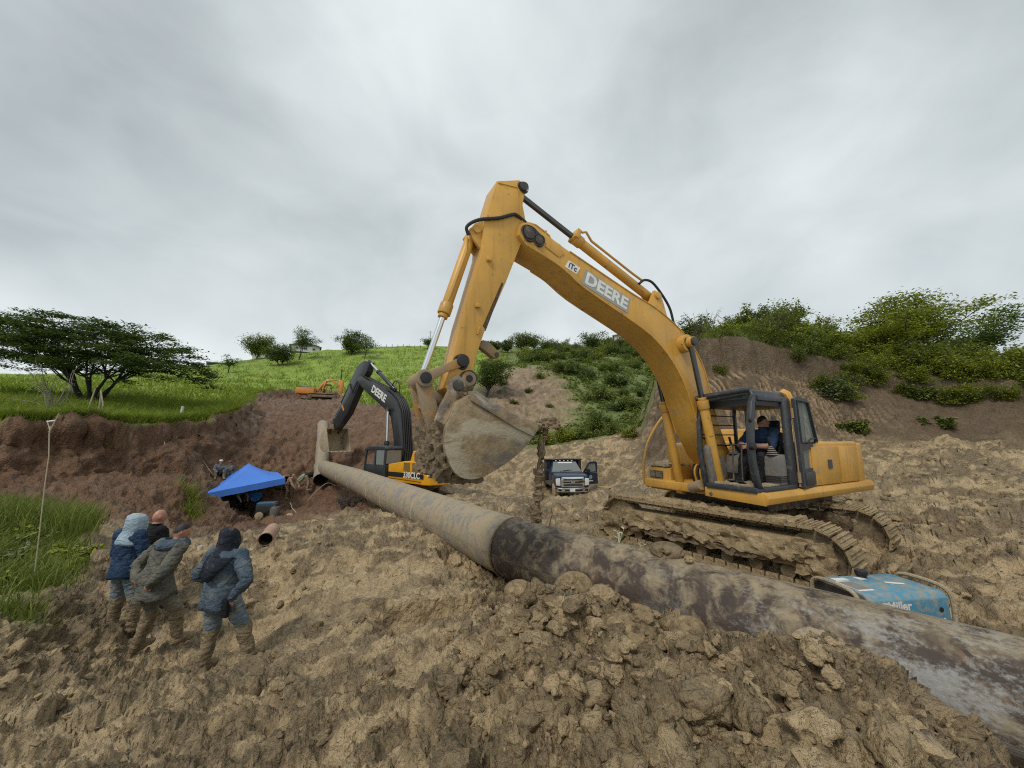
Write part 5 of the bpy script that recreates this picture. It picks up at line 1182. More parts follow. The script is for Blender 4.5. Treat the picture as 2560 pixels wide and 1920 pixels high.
bmp = T().prism([(0.72, -0.86), (0.86, -0.66), (0.90, 0), (0.86, 0.66), (0.72, 0.86), (0.50, 1.00), (0.45, 0.98), (0.45, -0.98), (0.50, -1.0)][::-1], 0.38, 0.62, 'xy').build('bumper', M_CHROME, truck, bevel=0.025)
T().box((0.885, 0, 0.49), (0.05, 1.0, 0.10)).build('bumper_slot', M_BLACK, bmp, bevel=0.01)
T().box((0.92, -0.08, 0.50), (0.02, 0.30, 0.15)).build('number_plate', M_WHITE, bmp)
for s in (-1, 1): T().box((0.80, s * 0.76, 0.50), (0.14, 0.15, 0.11)).build('fog_lamp', M_BLACK, bmp, bevel=0.01)
for (x_, y_, wdt) in ((0.05, 0.86, 0.26), (0.05, -0.86, 0.26), (-3.4, 0.92, 0.30), (-3.4, -0.92, 0.30)):
    wh = T().cyl((x_, y_ - wdt / 2, 0.40), (x_, y_ + wdt / 2, 0.40), 0.40, n=26).build('wheel', M_TYRE, truck, bevel=0.05, seg=3)
    T().cyl((x_, y_ - wdt / 2 - 0.005, 0.40), (x_, y_ + wdt / 2 + 0.005, 0.40), 0.20, n=18).build('rim', M_CHROME, wh)
T().box((-1.8, 0, 0.48), (5.0, 0.9, 0.2)).build('chassis', M_TBED, truck)
bed = T().box((-3.15, 0, 0.85), (2.9, 2.3, 0.10)).box((-1.72, 0, 1.42), (0.08, 2.34, 1.30)).box((-1.55, 0, 2.06), (0.42, 2.34, 0.06)).build('dump_bed', M_TBED, truck, bevel=0.01)
for s in (-1, 1):
    T().box((-3.15, s * 1.13, 1.10), (2.9, 0.06, 0.42)).build('bed_side', M_TBED, truck, bevel=0.01)
    T().box((-1.62, s * 1.08, 1.42), (0.14, 0.18, 1.30)).build('bed_post', M_TBED, truck, bevel=0.01)
for z_ in (1.5, 1.85):
    T().cyl((-4.6, -1.45, z_), (-3.2, -1.2, z_), 0.02, n=8).build('stake_rail', M_MUDPALE, truck)
T().cyl((-4.0, -1.35, 1.25), (-4.0, -1.35, 1.86), 0.02, n=8).build('stake_rail', M_MUDPALE, truck)
T().box((-3.6, -1.30, 1.10), (1.4, 0.30, 0.40)).build('side_box', M_TBED, truck, bevel=0.01)
# driver's door standing open (truck's left)
Mdr = Matrix.Translation((-0.72, 1.0, 0)) @ Matrix.Rotation(R(-68), 4, 'Z')
dro = holed(MB(Mdr), [(0.0, 0.60), (0.0, 1.30), (-0.42, 1.86), (-0.55, 1.94), (-1.02, 1.94), (-1.10, 1.85), (-1.12, 0.60)], [[(-0.12, 1.32), (-0.48, 1.83), (-0.98, 1.85), (-1.02, 1.34)]], 0.0, 0.07).build('door', M_NAVY, truck)
MB(Mdr).prism([(-0.12, 1.32), (-0.48, 1.83), (-0.98, 1.85), (-1.02, 1.34)], 0.03, 0.036).build('pane', M_GLASSDK, dro)
MB(Mdr).box((-0.28, 0.22, 1.38), (0.10, 0.26, 0.28)).build('mirror', M_BLACK, dro, bevel=0.03)
MB(Mdr).prism([(-0.56 + 0.13 * math.cos(a), 1.02 + 0.13 * math.sin(a)) for a in np.linspace(0, 2 * PI, 18)[:-1]], 0.07, 0.075).build('door_emblem', plain('emblem_blue', (0.25, 0.45, 0.60), 0.5), dro)
MB(Mdr).box((-0.56, 0.073, 0.80), (0.36, 0.006, 0.07)).build('door_print', M_WHITE, dro)
MB(Mdr).box((-0.56, 0.072, 1.26), (1.05, 0.01, 0.012)).build('door_trim', M_CHROME, dro)
T().box((-0.75, -1.18, 1.40), (0.12, 0.26, 0.28)).build('mirror', M_BLACK, truck, bevel=0.03)
T().cyl((-0.75, -0.95, 1.36), (-0.75, -1.10, 1.38), 0.02, n=8).build('mirror_arm', M_BLACK, truck)
# ================================================================ blue canopy
M_TARP = plain('canopy_blue', (0.060, 0.20, 0.66), 0.6, bump=0.15, bscale=6, vary=0.15)
def can_pt(u, v):
    """u along the near edge, v away from the camera"""
    e = Vector((0.78, 0.625, 0)); f_ = Vector((-0.625, 0.78, 0)); return Vector((-15.95, 20.0, 0)) + e * (3.45 * u) + f_ * (3.4 * v)
can = empty('canopy_tent', tuple(can_pt(0.5, 0.5)) , 0, 'bright blue pop-up canopy tent at the foot of the red slope', 'tent')
inv = Matrix.Translation(-Vector(can.location))
def can_z(u, v): return -0.86 + 0.60 * u * 0.9 + 0.10 * v
nn_ = 20; vs_, fs_ = [], []
for i in range(nn_ + 1):
    for j in range(nn_ + 1):
        u, v = i / nn_, j / nn_; d = max(abs(u - .5), abs(v - .5)) * 2
        rise = 1.0 * (1 - d) ** 1.7 + 0.05 * (1 - d) 
        ridge_ = 0.07 * math.exp(-((abs(u - .5) - abs(v - .5)) / 0.06) ** 2) * d * (1 - d) * 4
        p = can_pt(u, v); vs_.append((p.x, p.y, can_z(u, v) + rise + ridge_ - 0.06 * math.sin(PI * max(min(abs(u), 1), 0)) * d * (1 if d > .95 else 0) * 0))
for i in range(nn_):
    for j in range(nn_):
        a = i * (nn_ + 1) + j; fs_.append((a, a + nn_ + 1, a + nn_ + 2, a + 1))
top_ = MB(inv).add(vs_, fs_).build('canopy_top', M_TARP, can, ang=60)
for (a, b) in (((0, 0), (1, 0)), ((1, 0), (1, 1)), ((1, 1), (0, 1)), ((0, 1), (0, 0))):
    r0, r1 = [], []
    for k_ in range(13):
        u = a[0] + (b[0] - a[0]) * k_ / 12; v = a[1] + (b[1] - a[1]) * k_ / 12; p = can_pt(0.5 + (u - 0.5) * 1.004, 0.5 + (v - 0.5) * 1.004); w_ = 0.012 * math.sin(k_ * 1.7)
        r0.append((p.x + w_, p.y, can_z(u, v) + 0.004)); r1.append((p.x + w_ * 2, p.y, can_z(u, v) - 0.34))
    MB(inv).add(r0 + r1, [(i, i + 1, i + 14, i + 13) for i in range(12)]).build('valance', M_TARP, can)
for (u, v) in ((0.02, 0.02), (0.98, 0.02), (0.98, 0.98), (0.02, 0.98)):
    p = can_pt(u, v); q = can_pt(u + (0.10 if u < .5 else -0.04), v + 0.02); gz = ground(q.x, q.y) - 0.05
    MB(inv).tube([(p.x, p.y, can_z(u, v)), (q.x, q.y, gz)], 0.022, 8).build('leg', M_DARK, can)
for (u0, v0, u1, v1) in ((0.02, 0.02, 0.98, 0.02), (0.02, 0.98, 0.98, 0.98), (0.02, 0.02, 0.02, 0.98), (0.98, 0.02, 0.98, 0.98)):
    p, q = can_pt(u0, v0), can_pt(u1, v1)
    MB(inv).tube([(p.x, p.y, can_z(u0, v0) - 0.05), ((p.x + q.x) / 2, (p.y + q.y) / 2, (can_z(u0, v0) + can_z(u1, v1)) / 2 - 0.30), (q.x, q.y, can_z(u1, v1) - 0.05)], 0.014, 6).build('truss', M_DARK, can)
# ================================================================ the two other excavators
def second_excavator():
    C = (-5.9, 21.8, -1.25)
    e = empty('excavator', C, R(180 - 36.9), 'excavator with black boom and fresh yellow body lifting at the far pipe end', 'excavator')
    B, Y = M_BOOMBLK, M_YEL2
    up = [(5.45, 7.30), (5.20, 7.42), (4.4, 7.06), (2.69, 6.43), (1.60, 5.88), (1.02, 5.42), (0.62, 4.80), (0.45, 3.95), (0.25, 2.6), (0.0, 1.6)]
    lo = [(0.55, 1.5), (0.85, 2.0), (1.10, 2.72), (1.35, 3.74), (1.62, 4.55), (2.22, 5.01), (3.91, 5.95), (4.93, 6.60), (5.45, 6.95), (5.58, 7.12)]
    bo = MB().prism(up + lo, -0.34, 0.34).build('boom', B, e, bevel=0.03)
    ap = [(4.99, 8.46), (5.88, 8.19), (6.68, 6.94), (8.05, 5.05), (8.70, 4.20), (8.66, 3.86), (8.2, 3.80), (7.70, 4.15), (6.74, 4.95), (5.42, 6.83), (4.60, 7.69), (4.50, 8.3)]
    MB().prism(ap, -0.24, 0.24).build('arm', B, e, bevel=0.03)
    MB().box((7.35, 0.245, 5.35), (0.16, 0.02, 0.50), rot=Matrix.Rotation(R(35), 3, 'Y')).build('decal', M_ORG, e)
    lettering('name_lettering', 'DEERE', 0.66, frame_matrix((2.95, 0.346, 6.02), (-0.88, 0, -0.46), (-0.46, 0, 0.88)), M_WHITE, bo, bold=0.025, depth=0.004, width=1.75)
    cylinder('arm_cylinder', (1.75, 0, 6.25), (4.75, 0, 8.36), 0.62, 0.13, 0.075, M_BOOMBLK, M_CHROME, e, 0.13)
    cylinder('bucket_cylinder', (6.4, 0, 7.75), (8.9, 0, 4.55), 0.6, 0.10, 0.06, M_BOOMBLK, M_CHROME, e, 0.1)
    for s in (-1, 1): cylinder('boom_cylinder', (1.55, s * 0.52, 1.0), (1.62, s * 0.52, 4.95), 0.50, 0.12, 0.075, M_BOOMBLK, M_CHROME, e, 0.14)
    for q in range(5):
        yy = -0.26 + q * 0.13
        MB().tube(spline([(2.3, yy, 6.36), (1.55, yy, 5.95), (0.95, yy, 5.50), (0.55, yy, 4.85), (0.37, yy, 3.95), (0.17, yy, 2.6), (0.0, yy, 1.8)], 4), 0.045, 7).build('hose', M_BLACK, e)
    for q in range(3):
        MB().tube([(4.9, -0.18 + q * 0.18, 7.34), (4.0, -0.18 + q * 0.18, 7.0), (2.69, -0.18 + q * 0.18, 6.50), (2.2, -0.18 + q * 0.18, 6.3)], 0.03, 7).build('steel_pipe', M_DARK, e)
    MB().tube(spline([(5.5, 0.3, 7.2), (5.75, 0.36, 6.7), (6.0, 0.36, 6.35), (6.3, 0.3, 6.5), (6.6, 0.26, 7.0)], 4), 0.035, 7).build('hose', M_BLACK, e)
    MB().tube(spline([(2.1, 0.1, 6.3), (1.6, 0.1, 6.75), (1.2, 0.1, 6.5), (1.1, 0.1, 5.8)], 5), 0.035, 7).build('hose', M_BLACK, e)
    # bucket hangs over the pipe end, mouth towards the machine
    cv = [(8.35, 3.95), (8.75, 3.80), (9.10, 3.35), (9.15, 2.85), (8.90, 2.45), (8.45, 2.28), (7.75, 2.30)]
    cu = spline([(p[0], 0, p[1]) for p in cv], 4); cn = Vector((8.3, 0, 3.1)); iu = [p + (cn - p).normalized() * 0.05 for p in cu]; n = len(cu); HWb = 0.80
    vs = [(p.x, s * HWb, p.z) for s in (-1, 1) for p in cu] + [(p.x, s * HWb, p.z) for s in (-1, 1) for p in iu]; fs = []
    for i in range(n - 1): fs += [(i, i + 1, n + i + 1, n + i), (2 * n + i, 3 * n + i, 3 * n + i + 1, 2 * n + i + 1)]
    fs += [(0, n, 3 * n, 2 * n), (n - 1, 3 * n - 1, 4 * n - 1, 2 * n - 1)]
    bu = MB().add(vs, fs).build('bucket', M_MUDPALE, e, ang=50)
    for s in (-1, 1):
        MB().prism([(p.x, p.z) for p in cu], s * HWb - 0.03, s * HWb + 0.03).build('side_plate', M_MUDPALE, bu, bevel=0.01)
        MB().prism([(8.2, 3.86), (8.4, 4.25), (8.75, 4.2), (8.95, 3.7), (8.7, 3.5)], s * 0.32 - 0.05, s * 0.32 + 0.05).build('ear', M_MUDDK, bu, bevel=0.02)
    for q in range(5): MB().box((7.66, -0.64 + q * 0.32, 2.29), (0.26, 0.10, 0.07)).build('tooth', M_MUDPALE, bu, bevel=0.02)
    MB().box((8.85, 0, 4.05), (0.25, 0.4, 0.75), rot=Matrix.Rotation(R(-12), 3, 'Y')).build('bucket_link', M_DARK, e, bevel=0.03)
    # body
    ho = MB().prism([(-0.15, 1.12), (-0.15, 1.85), (-1.55, 2.05), (-3.0, 2.12), (-3.0, 1.05)], -1.55, 1.55).build('engine_housing', Y, e, bevel=0.05, seg=3)
    MB().prism([(-1.70, 2.0), (-1.95, 2.58), (-3.0, 2.66), (-3.15, 2.1)], -1.2, 1.35).build('hood', Y, ho, bevel=0.05, seg=3)
    for q in range(4): MB().box((-2.5, 1.36, 2.20 + q * 0.09), (0.8, 0.03, 0.035)).build('vent_slot', M_BLACK, ho)
    for x_ in (-1.75, -2.45): MB().box((x_, 1.555, 1.72), (0.52, 0.02, 0.52)).build('side_grille', paint('grille_mesh', (0.20, 0.11, 0.01), 0.7, 0.2, scale=8), ho)
    MB().prism([(-2.9, -1.58), (-2.9, 1.58), (-3.4, 1.45), (-3.7, 0.8), (-3.78, 0), (-3.7, -0.8), (-3.4, -1.45)], 0.92, 2.10, 'xy', poly2=[(-2.9, -1.5), (-2.9, 1.5), (-3.25, 1.35), (-3.5, 0.7), (-3.55, 0), (-3.5, -0.7), (-3.25, -1.35)]).build('counterweight', Y, e, bevel=0.06, seg=3)
    MB().box((-1.62, 1.556, 1.34), (2.85, 0.016, 0.24)).build('model_stripe', M_BLACK, e)
    lettering('model_lettering', '330CLC', 0.42, frame_matrix((-2.15, 1.566, 1.35), (-1, 0, 0), (0, 0, 1)), M_WHITE, e, bold=0.014, depth=0.003, width=1.30)
    MB().box((-0.9, 0, 1.03), (4.4, 3.0, 0.18)).build('deck', Y, e, bevel=0.03)
    lettering('brand_mark', 'M', 0.3, frame_matrix((-3.42, 1.44, 1.45), (-0.5, -0.25, 0), (0, 0, 1)), M_WHITE, e, bold=0.006, depth=0.004, width=0.3)
    G = M_CABGREY
    cb = MB().box((1.15, 1.05, 1.16), (2.0, 1.10, 0.10)).build('cab', G, e, bevel=0.02)
    MB().rings([[(x_, 0.50, z0), (x_, 1.62, z0), (x_, 1.62, z1), (x_, 0.50, z1)] for x_, z0, z1 in ((0.0, 2.62, 2.70), (0.1, 2.58, 2.80), (1.6, 2.56, 2.80), (2.1, 2.50, 2.64))]).build('roof', G, cb, bevel=0.05, seg=3)
    for x_, xt, y_ in ((0.1, 0.1, 1.58), (0.1, 0.1, 0.54), (1.0, 1.0, 1.58), (2.05, 1.9, 1.58), (2.05, 1.9, 0.54)):
        MB().tube([(x_, y_, 1.1), ((x_ + xt) / 2 + 0.05, y_, 1.9), (xt, y_, 2.62)], 0.065, 8).build('pillar', G, cb)
    MB().box((0.55, 1.58, 1.45), (0.9, 0.05, 0.66)).build('door', G, cb, bevel=0.02)
    MB().box((0.55, 1.585, 2.18), (0.78, 0.012, 0.78)).build('door_pane', M_GLASSDK, cb)
    MB().box((1.50, 1.575, 1.45), (0.95, 0.05, 0.66)).build('side_panel', G, cb, bevel=0.02)
    MB().box((0.08, 1.06, 2.20), (0.015, 0.94, 0.72)).build('rear_pane', mat_glass('rear_glass', (0.5, 0.55, 0.55), 0.55), cb)
    MB().box((0.08, 1.06, 1.45), (0.06, 0.98, 0.70)).build('rear_panel', G, cb, bevel=0.02)
    MB().prism([(0.6, 1.3), (1.0, 1.3), (1.0, 1.45), (0.75, 1.5), (0.65, 2.2), (0.5, 2.2)], 0.8, 1.3).build('seat', M_BLACK, cb, bevel=0.03)
    # running gear
    Mu = Matrix.Rotation(R(-55), 4, 'Z') @ Matrix.Translation((0, 0, -0.1))
    tracks(e, Mu, 1.95, 0.50, 1.3, 0.7, 44)
    MB().cyl((0, 0, 0.6), (0, 0, 1.0), 0.8, n=24).build('slew_ring', M_DARK, e)
    return e
def tracks(e, Mu, lt, rt, ty0, w, ns):
    MB(Mu).box((0, 0, 0.55), (1.7, 2 * ty0, 0.4)).build('car_body', M_MUDDK, e, bevel=0.05)
    per_ = 4 * lt + 2 * PI * rt; me = None
    def lp(s):
        s %= per_
        if s < 2 * lt: return (lt - s, 2 * rt, PI)
        s -= 2 * lt
        if s < PI * rt: a = PI / 2 + s / rt; return (-lt + rt * math.cos(a), rt + rt * math.sin(a), a + PI / 2)
        s -= PI * rt
        if s < 2 * lt: return (-lt + s, 0.0, 0.0)
        s -= 2 * lt; a = -PI / 2 + s / rt; return (lt + rt * math.cos(a), rt + rt * math.sin(a), a + PI / 2)
    for s in (-1, 1):
        ty = ty0 * s
        tr = MB(Mu).prism([(-lt, 0.2), (lt, 0.2), (lt + 0.1, rt), (lt, 2 * rt - 0.12), (-lt, 2 * rt - 0.12), (-lt - 0.1, rt)], ty - 0.2, ty + 0.2).build('track_frame', M_MUDDK, e, bevel=0.03)
        for cx_ in (-lt, lt): MB(Mu).cyl((cx_, ty - 0.2, rt), (cx_, ty + 0.2, rt), rt - 0.07, n=22).build('idler', M_MUDDK, tr, bevel=0.02)
        for k_ in range(ns):
            xs, zs, an = lp(k_ * per_ / ns)
            if me is None:
                so = MB().box((0, 0, -0.02), (per_ / ns * 0.95, w, 0.04)).box((-0.05, 0, -0.05), (0.03, w, 0.04)).build('track_shoe', M_MUDDK, tr); me = so.data
            else: so = link_mesh('track_shoe', me, None, tr)
            so.matrix_basis = Mu @ (Matrix.Translation((xs, ty, zs)) @ Matrix.Rotation(-an, 4, 'Y'))
exc2 = second_excavator()
def third_excavator():
    C = Vector((-29.6, 58.0, 0)); C.z = ground(C.x, C.y) + 0.05
    e = empty('excavator', C, R(15), 'small faded orange excavator working at the top of the red cut', 'excavator')
    e.scale = (1.36, 1.36, 1.36); O = M_ORG
    Mu = Matrix.Rotation(R(8), 4, 'Z'); tracks(e, Mu, 1.35, 0.30, 0.95, 0.45, 36)
    MB().cyl((-0.6, 0, 0.4), (-0.6, 0, 0.6), 0.5).build('slew_ring', M_DARK, e)
    MB().prism([(-2.8, 0.60), (-0.9, 0.60), (-0.9, 1.30), (-2.6, 1.28), (-2.8, 1.15)], -1.05, 1.05).build('engine_housing', O, e, bevel=0.06, seg=3)
    MB().box((-0.9, 0, 0.62), (2.6, 2.0, 0.12)).build('deck', O, e, bevel=0.02)
    MB().box((-1.9, 0, 1.36), (1.3, 1.5, 0.14)).build('hood', M_CABGREY, e, bevel=0.04)
    MB().cyl((-2.1, 0.3, 1.4), (-2.1, 0.3, 1.62), 0.05).build('exhaust_stack', M_WHITE, e)
    MB().prism([(-0.9, 1.0), (-0.75, 0.9), (-0.35, 1.55), (0.22, 2.18), (0.6, 2.20), (1.5, 1.55), (1.55, 1.75), (0.65, 2.46), (0.15, 2.46), (-0.5, 1.8)][::-1], -0.16, 0.16).build('boom', O, e, bevel=0.02)
    lettering('boom_decal', 'C', 0.3, frame_matrix((0.25, -0.17, 2.3), (1, 0, 0), (0, 0, 1)), M_WHITE, e, bold=0.02, depth=0.004)
    MB().prism([(1.42, 2.3), (1.75, 2.38), (1.95, 2.2), (1.90, 1.15), (1.55, -0.5), (1.42, -0.5), (1.5, 1.1)], -0.13, 0.13).build('arm', O, e, bevel=0.02)
    cylinder('arm_cylinder', (0.45, 0, 2.45), (1.6, 0, 2.36), 0.6, 0.07, 0.04, O, M_CHROME, e, 0.07)
    cylinder('bucket_cylinder', (1.95, 0, 2.0), (1.80, 0, 0.1), 0.6, 0.06, 0.035, O, M_CHROME, e, 0.06)
    for s in (-1, 1): cylinder('boom_cylinder', (-0.3, s * 0.22, 0.85), (0.1, s * 0.22, 2.2), 0.6, 0.06, 0.04, O, M_CHROME, e, 0.06)
    cb = MB().box((0.05, 0.55, 0.72), (1.0, 0.9, 0.08)).build('cab', M_CABGREY, e)
    MB().box((0.0, 0.55, 1.85), (1.05, 0.92, 0.10)).build('roof', M_ORG, cb, bevel=0.03)
    for x_ in (-0.45, 0.5):
        for y_ in (0.12, 0.98): MB().cyl((x_, y_, 0.7), (x_, y_, 1.85), 0.03, n=8).build('pillar', M_CABGREY, cb)
    MB().box((-0.3, 0.55, 1.05), (0.4, 0.6, 0.6)).build('seat', M_BLACK, cb, bevel=0.05)
    bk_ = MB().prism([(1.35, -0.45), (1.65, -0.45), (1.75, -0.8), (1.5, -1.05), (1.1, -1.0), (1.2, -0.85), (1.4, -0.8)], -0.4, 0.4).build('bucket', M_MUDDK, e, bevel=0.02)
    return e
exc3 = third_excavator()
# ================================================================ people
M_SKIN = plain('skin', (0.42, 0.21, 0.14), 0.5, vary=0.08)
M_HAIR = plain('hair_dark', (0.018, 0.013, 0.011), 0.6, bump=0.4, bscale=120)
def cloth(name, col, dirt=0.3, dcol=(0.27, 0.215, 0.14), rough=0.85):
    m, nt_, b = mat_new(name); g = NG(nt_); v = g.coord('Object')
    n1_ = g.noise(v, 5, 6, 0.65); n2_ = g.noise(v, 26, 5, 0.7)
    d = g.math('ADD', g.math('MULTIPLY', n1_, 0.55), g.math('MULTIPLY', n2_, 0.45))
    c = g.mix(g.ramp(n1_, 0.35, 0.7), tuple(x * 0.75 for x in col), tuple(min(1, x * 1.25) for x in col))
    k = 0.70 - dirt * 0.36
    c = g.mix(g.math('MULTIPLY', g.ramp(d, k - 0.06, k + 0.14), 0.8), c, g.mix(n2_, tuple(x * 0.8 for x in dcol), tuple(x * 1.25 for x in dcol)))
    g.put(b.inputs['Base Color'], c); b.inputs['Roughness'].default_value = rough; b.inputs['Specular IOR Level'].default_value = 0.2
    fold = g.noise(g.coord('Object', (1.0, 1.0, 2.4)), 7, 4, 0.6, 1.2)
    g.put(b.inputs['Normal'], g.bump(g.math('ADD', fold, g.math('MULTIPLY', n2_, 0.25)), 0.9, 0.05))
    return m
C_NAVY = cloth('denim_navy', (0.072, 0.105, 0.140), 0.42, (0.20, 0.19, 0.16))
C_BLUE = cloth('shirt_blue', (0.026, 0.052, 0.105), 0.20, (0.10, 0.11, 0.12))
C_GREYCAMO = cloth('muddy_jacket', (0.10, 0.105, 0.095), 0.55, (0.20, 0.17, 0.12))
C_JEANS = cloth('muddy_jeans', (0.15, 0.21, 0.26), 0.55, (0.30, 0.245, 0.16))
C_JEANS2 = cloth('muddy_trousers', (0.16, 0.18, 0.16), 0.70, (0.27, 0.22, 0.14))
C_BOOT = cloth('muddy_boots', (0.17, 0.13, 0.085), 0.75, (0.29, 0.225, 0.135))
C_HOODL = cloth('hood_pale', (0.33, 0.43, 0.50), 0.30, (0.40, 0.37, 0.28))
C_HOODD = cloth('hood_dark', (0.022, 0.027, 0.038), 0.25, (0.22, 0.21, 0.18))
C_BLACK = cloth('dark_cloth', (0.016, 0.016, 0.019), 0.30, (0.14, 0.12, 0.09))
C_KHAKI = cloth('khaki_cloth', (0.27, 0.22, 0.15), 0.45)
C_TAN = cloth('tan_coverall', (0.36, 0.25, 0.17), 0.4)
C_SKYB = cloth('bright_blue_shirt', (0.015, 0.12, 0.32), 0.2)
C_GREY = cloth('grey_shirt', (0.13, 0.14, 0.15), 0.4)
STAND = dict(pel=(0, 0, 0.95), waist=(0, 0.0, 1.10), chest=(0, 0.0, 1.30), neck=(0, 0.0, 1.47), head=(0, 0.03, 1.62), look=(0, 1, -0.1),
    shL=(-0.20, 0, 1.42), shR=(0.20, 0, 1.42), elL=(-0.28, -0.03, 1.14), elR=(0.28, -0.03, 1.14), wrL=(-0.26, 0.06, 0.89), wrR=(0.26, 0.06, 0.89),
    hipL=(-0.10, 0, 0.93), hipR=(0.10, 0, 0.93), knL=(-0.12, 0.03, 0.52), knR=(0.12, 0.03, 0.52), anL=(-0.13, 0, 0.10), anR=(0.13, 0, 0.10), toL=(-0.15, 0.17, 0.05), toR=(0.15, 0.17, 0.05), hndL=(0, 0.2, -1), hndR=(0, 0.2, -1))
def person(name, loc, rz, pose, mats, label, vox=0.015, loose=1.0, boots_h=0.38, sleeves=True, hair=True, scale=1.0, sink=0.0, hands=True, parent=None):
    """one continuous body grown from tapered limbs; mats: shirt, trousers, boots"""
    J = dict(STAND); J.update(pose); J = {k: Vector(v) for k, v in J.items()}
    prim = []                                   # (points, radii, material key)
    mb = MB()
    lr = (J['shR'] - J['shL']).normalized()
    def ell(c, a, b, ax, ay, n=20): return [c + ax * (a * math.cos(2 * PI * i / n)) + ay * (b * math.sin(2 * PI * i / n)) for i in range(n)]
    spine = [J['pel'] - Vector((0, 0, 0.09)), J['pel'], J['waist'], J['chest'], (J['shL'] + J['shR']) / 2 + Vector((0, 0, -0.02)), (J['shL'] + J['shR']) / 2 + Vector((0, 0, 0.045))]
    wd = [(0.165, 0.125), (0.185, 0.145), (0.175, 0.135), (0.205, 0.145), (0.205, 0.115), (0.10, 0.075)]
    rings = []
    for i, c in enumerate(spine):
        t = (spine[min(i + 1, 5)] - spine[max(i - 1, 0)]).normalized(); ax = (lr - t * lr.dot(t)).normalized(); ay = t.cross(ax)
        k = loose if i in (1, 2, 3) else 1 + (loose - 1) * 0.5
        rings.append(ell(c, wd[i][0] * k, wd[i][1] * k, ax, ay))
    mb.rings(rings)
    prim += [([J['pel'] + Vector((0, 0, 0.06)), J['waist'], J['chest'], spine[4]], [0.17, 0.16, 0.17, 0.14], 'shirt'), ([J['pel'] + Vector((-0.08, 0, -0.05)), J['pel'] + Vector((0.08, 0, -0.05))], [0.13, 0.13], 'trousers')]
    def limb(ks, rs, key):
        pts = []; rad = []
        P = [J[k] if isinstance(k, str) else k for k in ks]
        for i in range(len(P) - 1):
            for q in range(5):
                t = q / 5; pts.append(P[i].lerp(P[i + 1], t)); rad.append(rs[i] + (rs[i + 1] - rs[i]) * t)
        pts.append(P[-1]); rad.append(rs[-1])
        mb.tube(pts, rad, 12); prim.append((P, rs, key))
    for s in 'LR':
        limb(('sh' + s, 'el' + s), (0.082, 0.064), 'shirt')
        limb(('el' + s, 'wr' + s), (0.062, 0.042), 'shirt' if sleeves else 'skin')
        mb.ball(J['sh' + s], 0.085, 12, 8); mb.ball(J['el' + s], 0.064, 10, 7)
        kn, an, hp = J['kn' + s], J['an' + s], J['hip' + s]
        limb((hp, kn), (0.105, 0.075), 'trousers')
        cut = kn.lerp(an, max(0.0, 1 - boots_h / max(0.2, (kn - an).length)))
        limb((kn, cut), (0.076, 0.070), 'trousers'); limb((cut, an), (0.078, 0.060), 'boots')
        mb.ball(kn, 0.078, 10, 7); mb.ball(hp, 0.11, 12, 8)
        fd = (J['to' + s] - an); fd.z = 0; fd.normalize()
        heel = an - fd * 0.06 + Vector((0, 0, -0.055)); toe = J['to' + s]
        mb.tube([heel, an + Vector((0, 0, -0.045)), (an + toe) / 2 + Vector((0, 0, -0.02)), toe, toe + fd * 0.03], [0.045, 0.056, 0.052, 0.045, 0.02], 10)
        prim.append(([heel, toe], [0.06, 0.05], 'boots'))
        # hand: palm, four fingers, thumb
        w = J['wr' + s]; hd = J['hnd' + s].normalized(); sd = hd.cross(Vector((0, 1, 0.2))).normalized()
        if hands:
            nrm = sd.cross(hd).normalized()
            mb.tube([w, w + hd * 0.04, w + hd * 0.085], [0.034, 0.040, 0.034], 10)
            for q in range(4):
                b0 = w + hd * 0.08 + sd * ((q - 1.5) * 0.021); L_ = (0.062, 0.072, 0.068, 0.052)[q]
                mb.tube([b0, b0 + hd * L_ * 0.55 + nrm * 0.004, b0 + hd * L_ + nrm * 0.02], [0.0105, 0.0100, 0.0085], 7)
            b0 = w + hd * 0.03 + sd * 0.033; mb.tube([b0, b0 + sd * 0.025 + hd * 0.03, b0 + sd * 0.03 + hd * 0.062], [0.013, 0.0115, 0.009], 7)
        else: mb.ball(w + hd * 0.06, 0.045, 8, 6)
        prim.append(([w + hd * 0.02, w + hd * 0.15], [0.03, 0.03], 'skin'))
    # head
    h = J['head']; lk_ = J['look'].normalized(); rt = lk_.cross(Vector((0, 0, 1))).normalized(); up = rt.cross(lk_)
    mb.tube([J['neck'] - Vector((0, 0, 0.04)), h - up * 0.06], [0.060, 0.055], 12)
    hr = []
    for k in range(1, 12):
        a = PI * k / 12; zc = -math.cos(a); rr_ = math.sin(a)
        hr.append([h + up * (zc * 0.122) + rt * (rr_ * 0.076 * (1 - 0.16 * max(0, -zc)) * math.cos(2 * PI * i / 16)) + lk_ * (rr_ * 0.096 * math.sin(2 * PI * i / 16) + 0.010 * max(0, -zc)) for i in range(16)])
    mb.rings(hr)
    mb.tube([h + lk_ * 0.088 + up * 0.012, h + lk_ * 0.112 - up * 0.022, h + lk_ * 0.092 - up * 0.03], [0.009, 0.016, 0.012], 8)
    mb.tube([h + lk_ * 0.086 - up * 0.058 - rt * 0.022, h + lk_ * 0.092 - up * 0.058, h + lk_ * 0.086 - up * 0.058 + rt * 0.022], [0.009, 0.012, 0.009], 7)
    mb.ball(h + lk_ * 0.07 - up * 0.095, 0.03, 8, 6)
    for sg in (-1, 1):
        mb.ball(h + rt * sg * 0.078 - up * 0.005, (0.016, 0.022, 0.032), 8, 6); mb.ball(h + lk_ * 0.082 + rt * sg * 0.032 + up * 0.022, 0.016, 8, 6)
    prim += [([h - up * 0.03, h + up * 0.03], [0.09, 0.09], 'head'), ([J['neck'], h - up * 0.05], [0.055, 0.055], 'skin')]
    # merge into one skin
    me = bpy.data.meshes.new('tmp'); me.from_pydata(mb.v, [], mb.f)
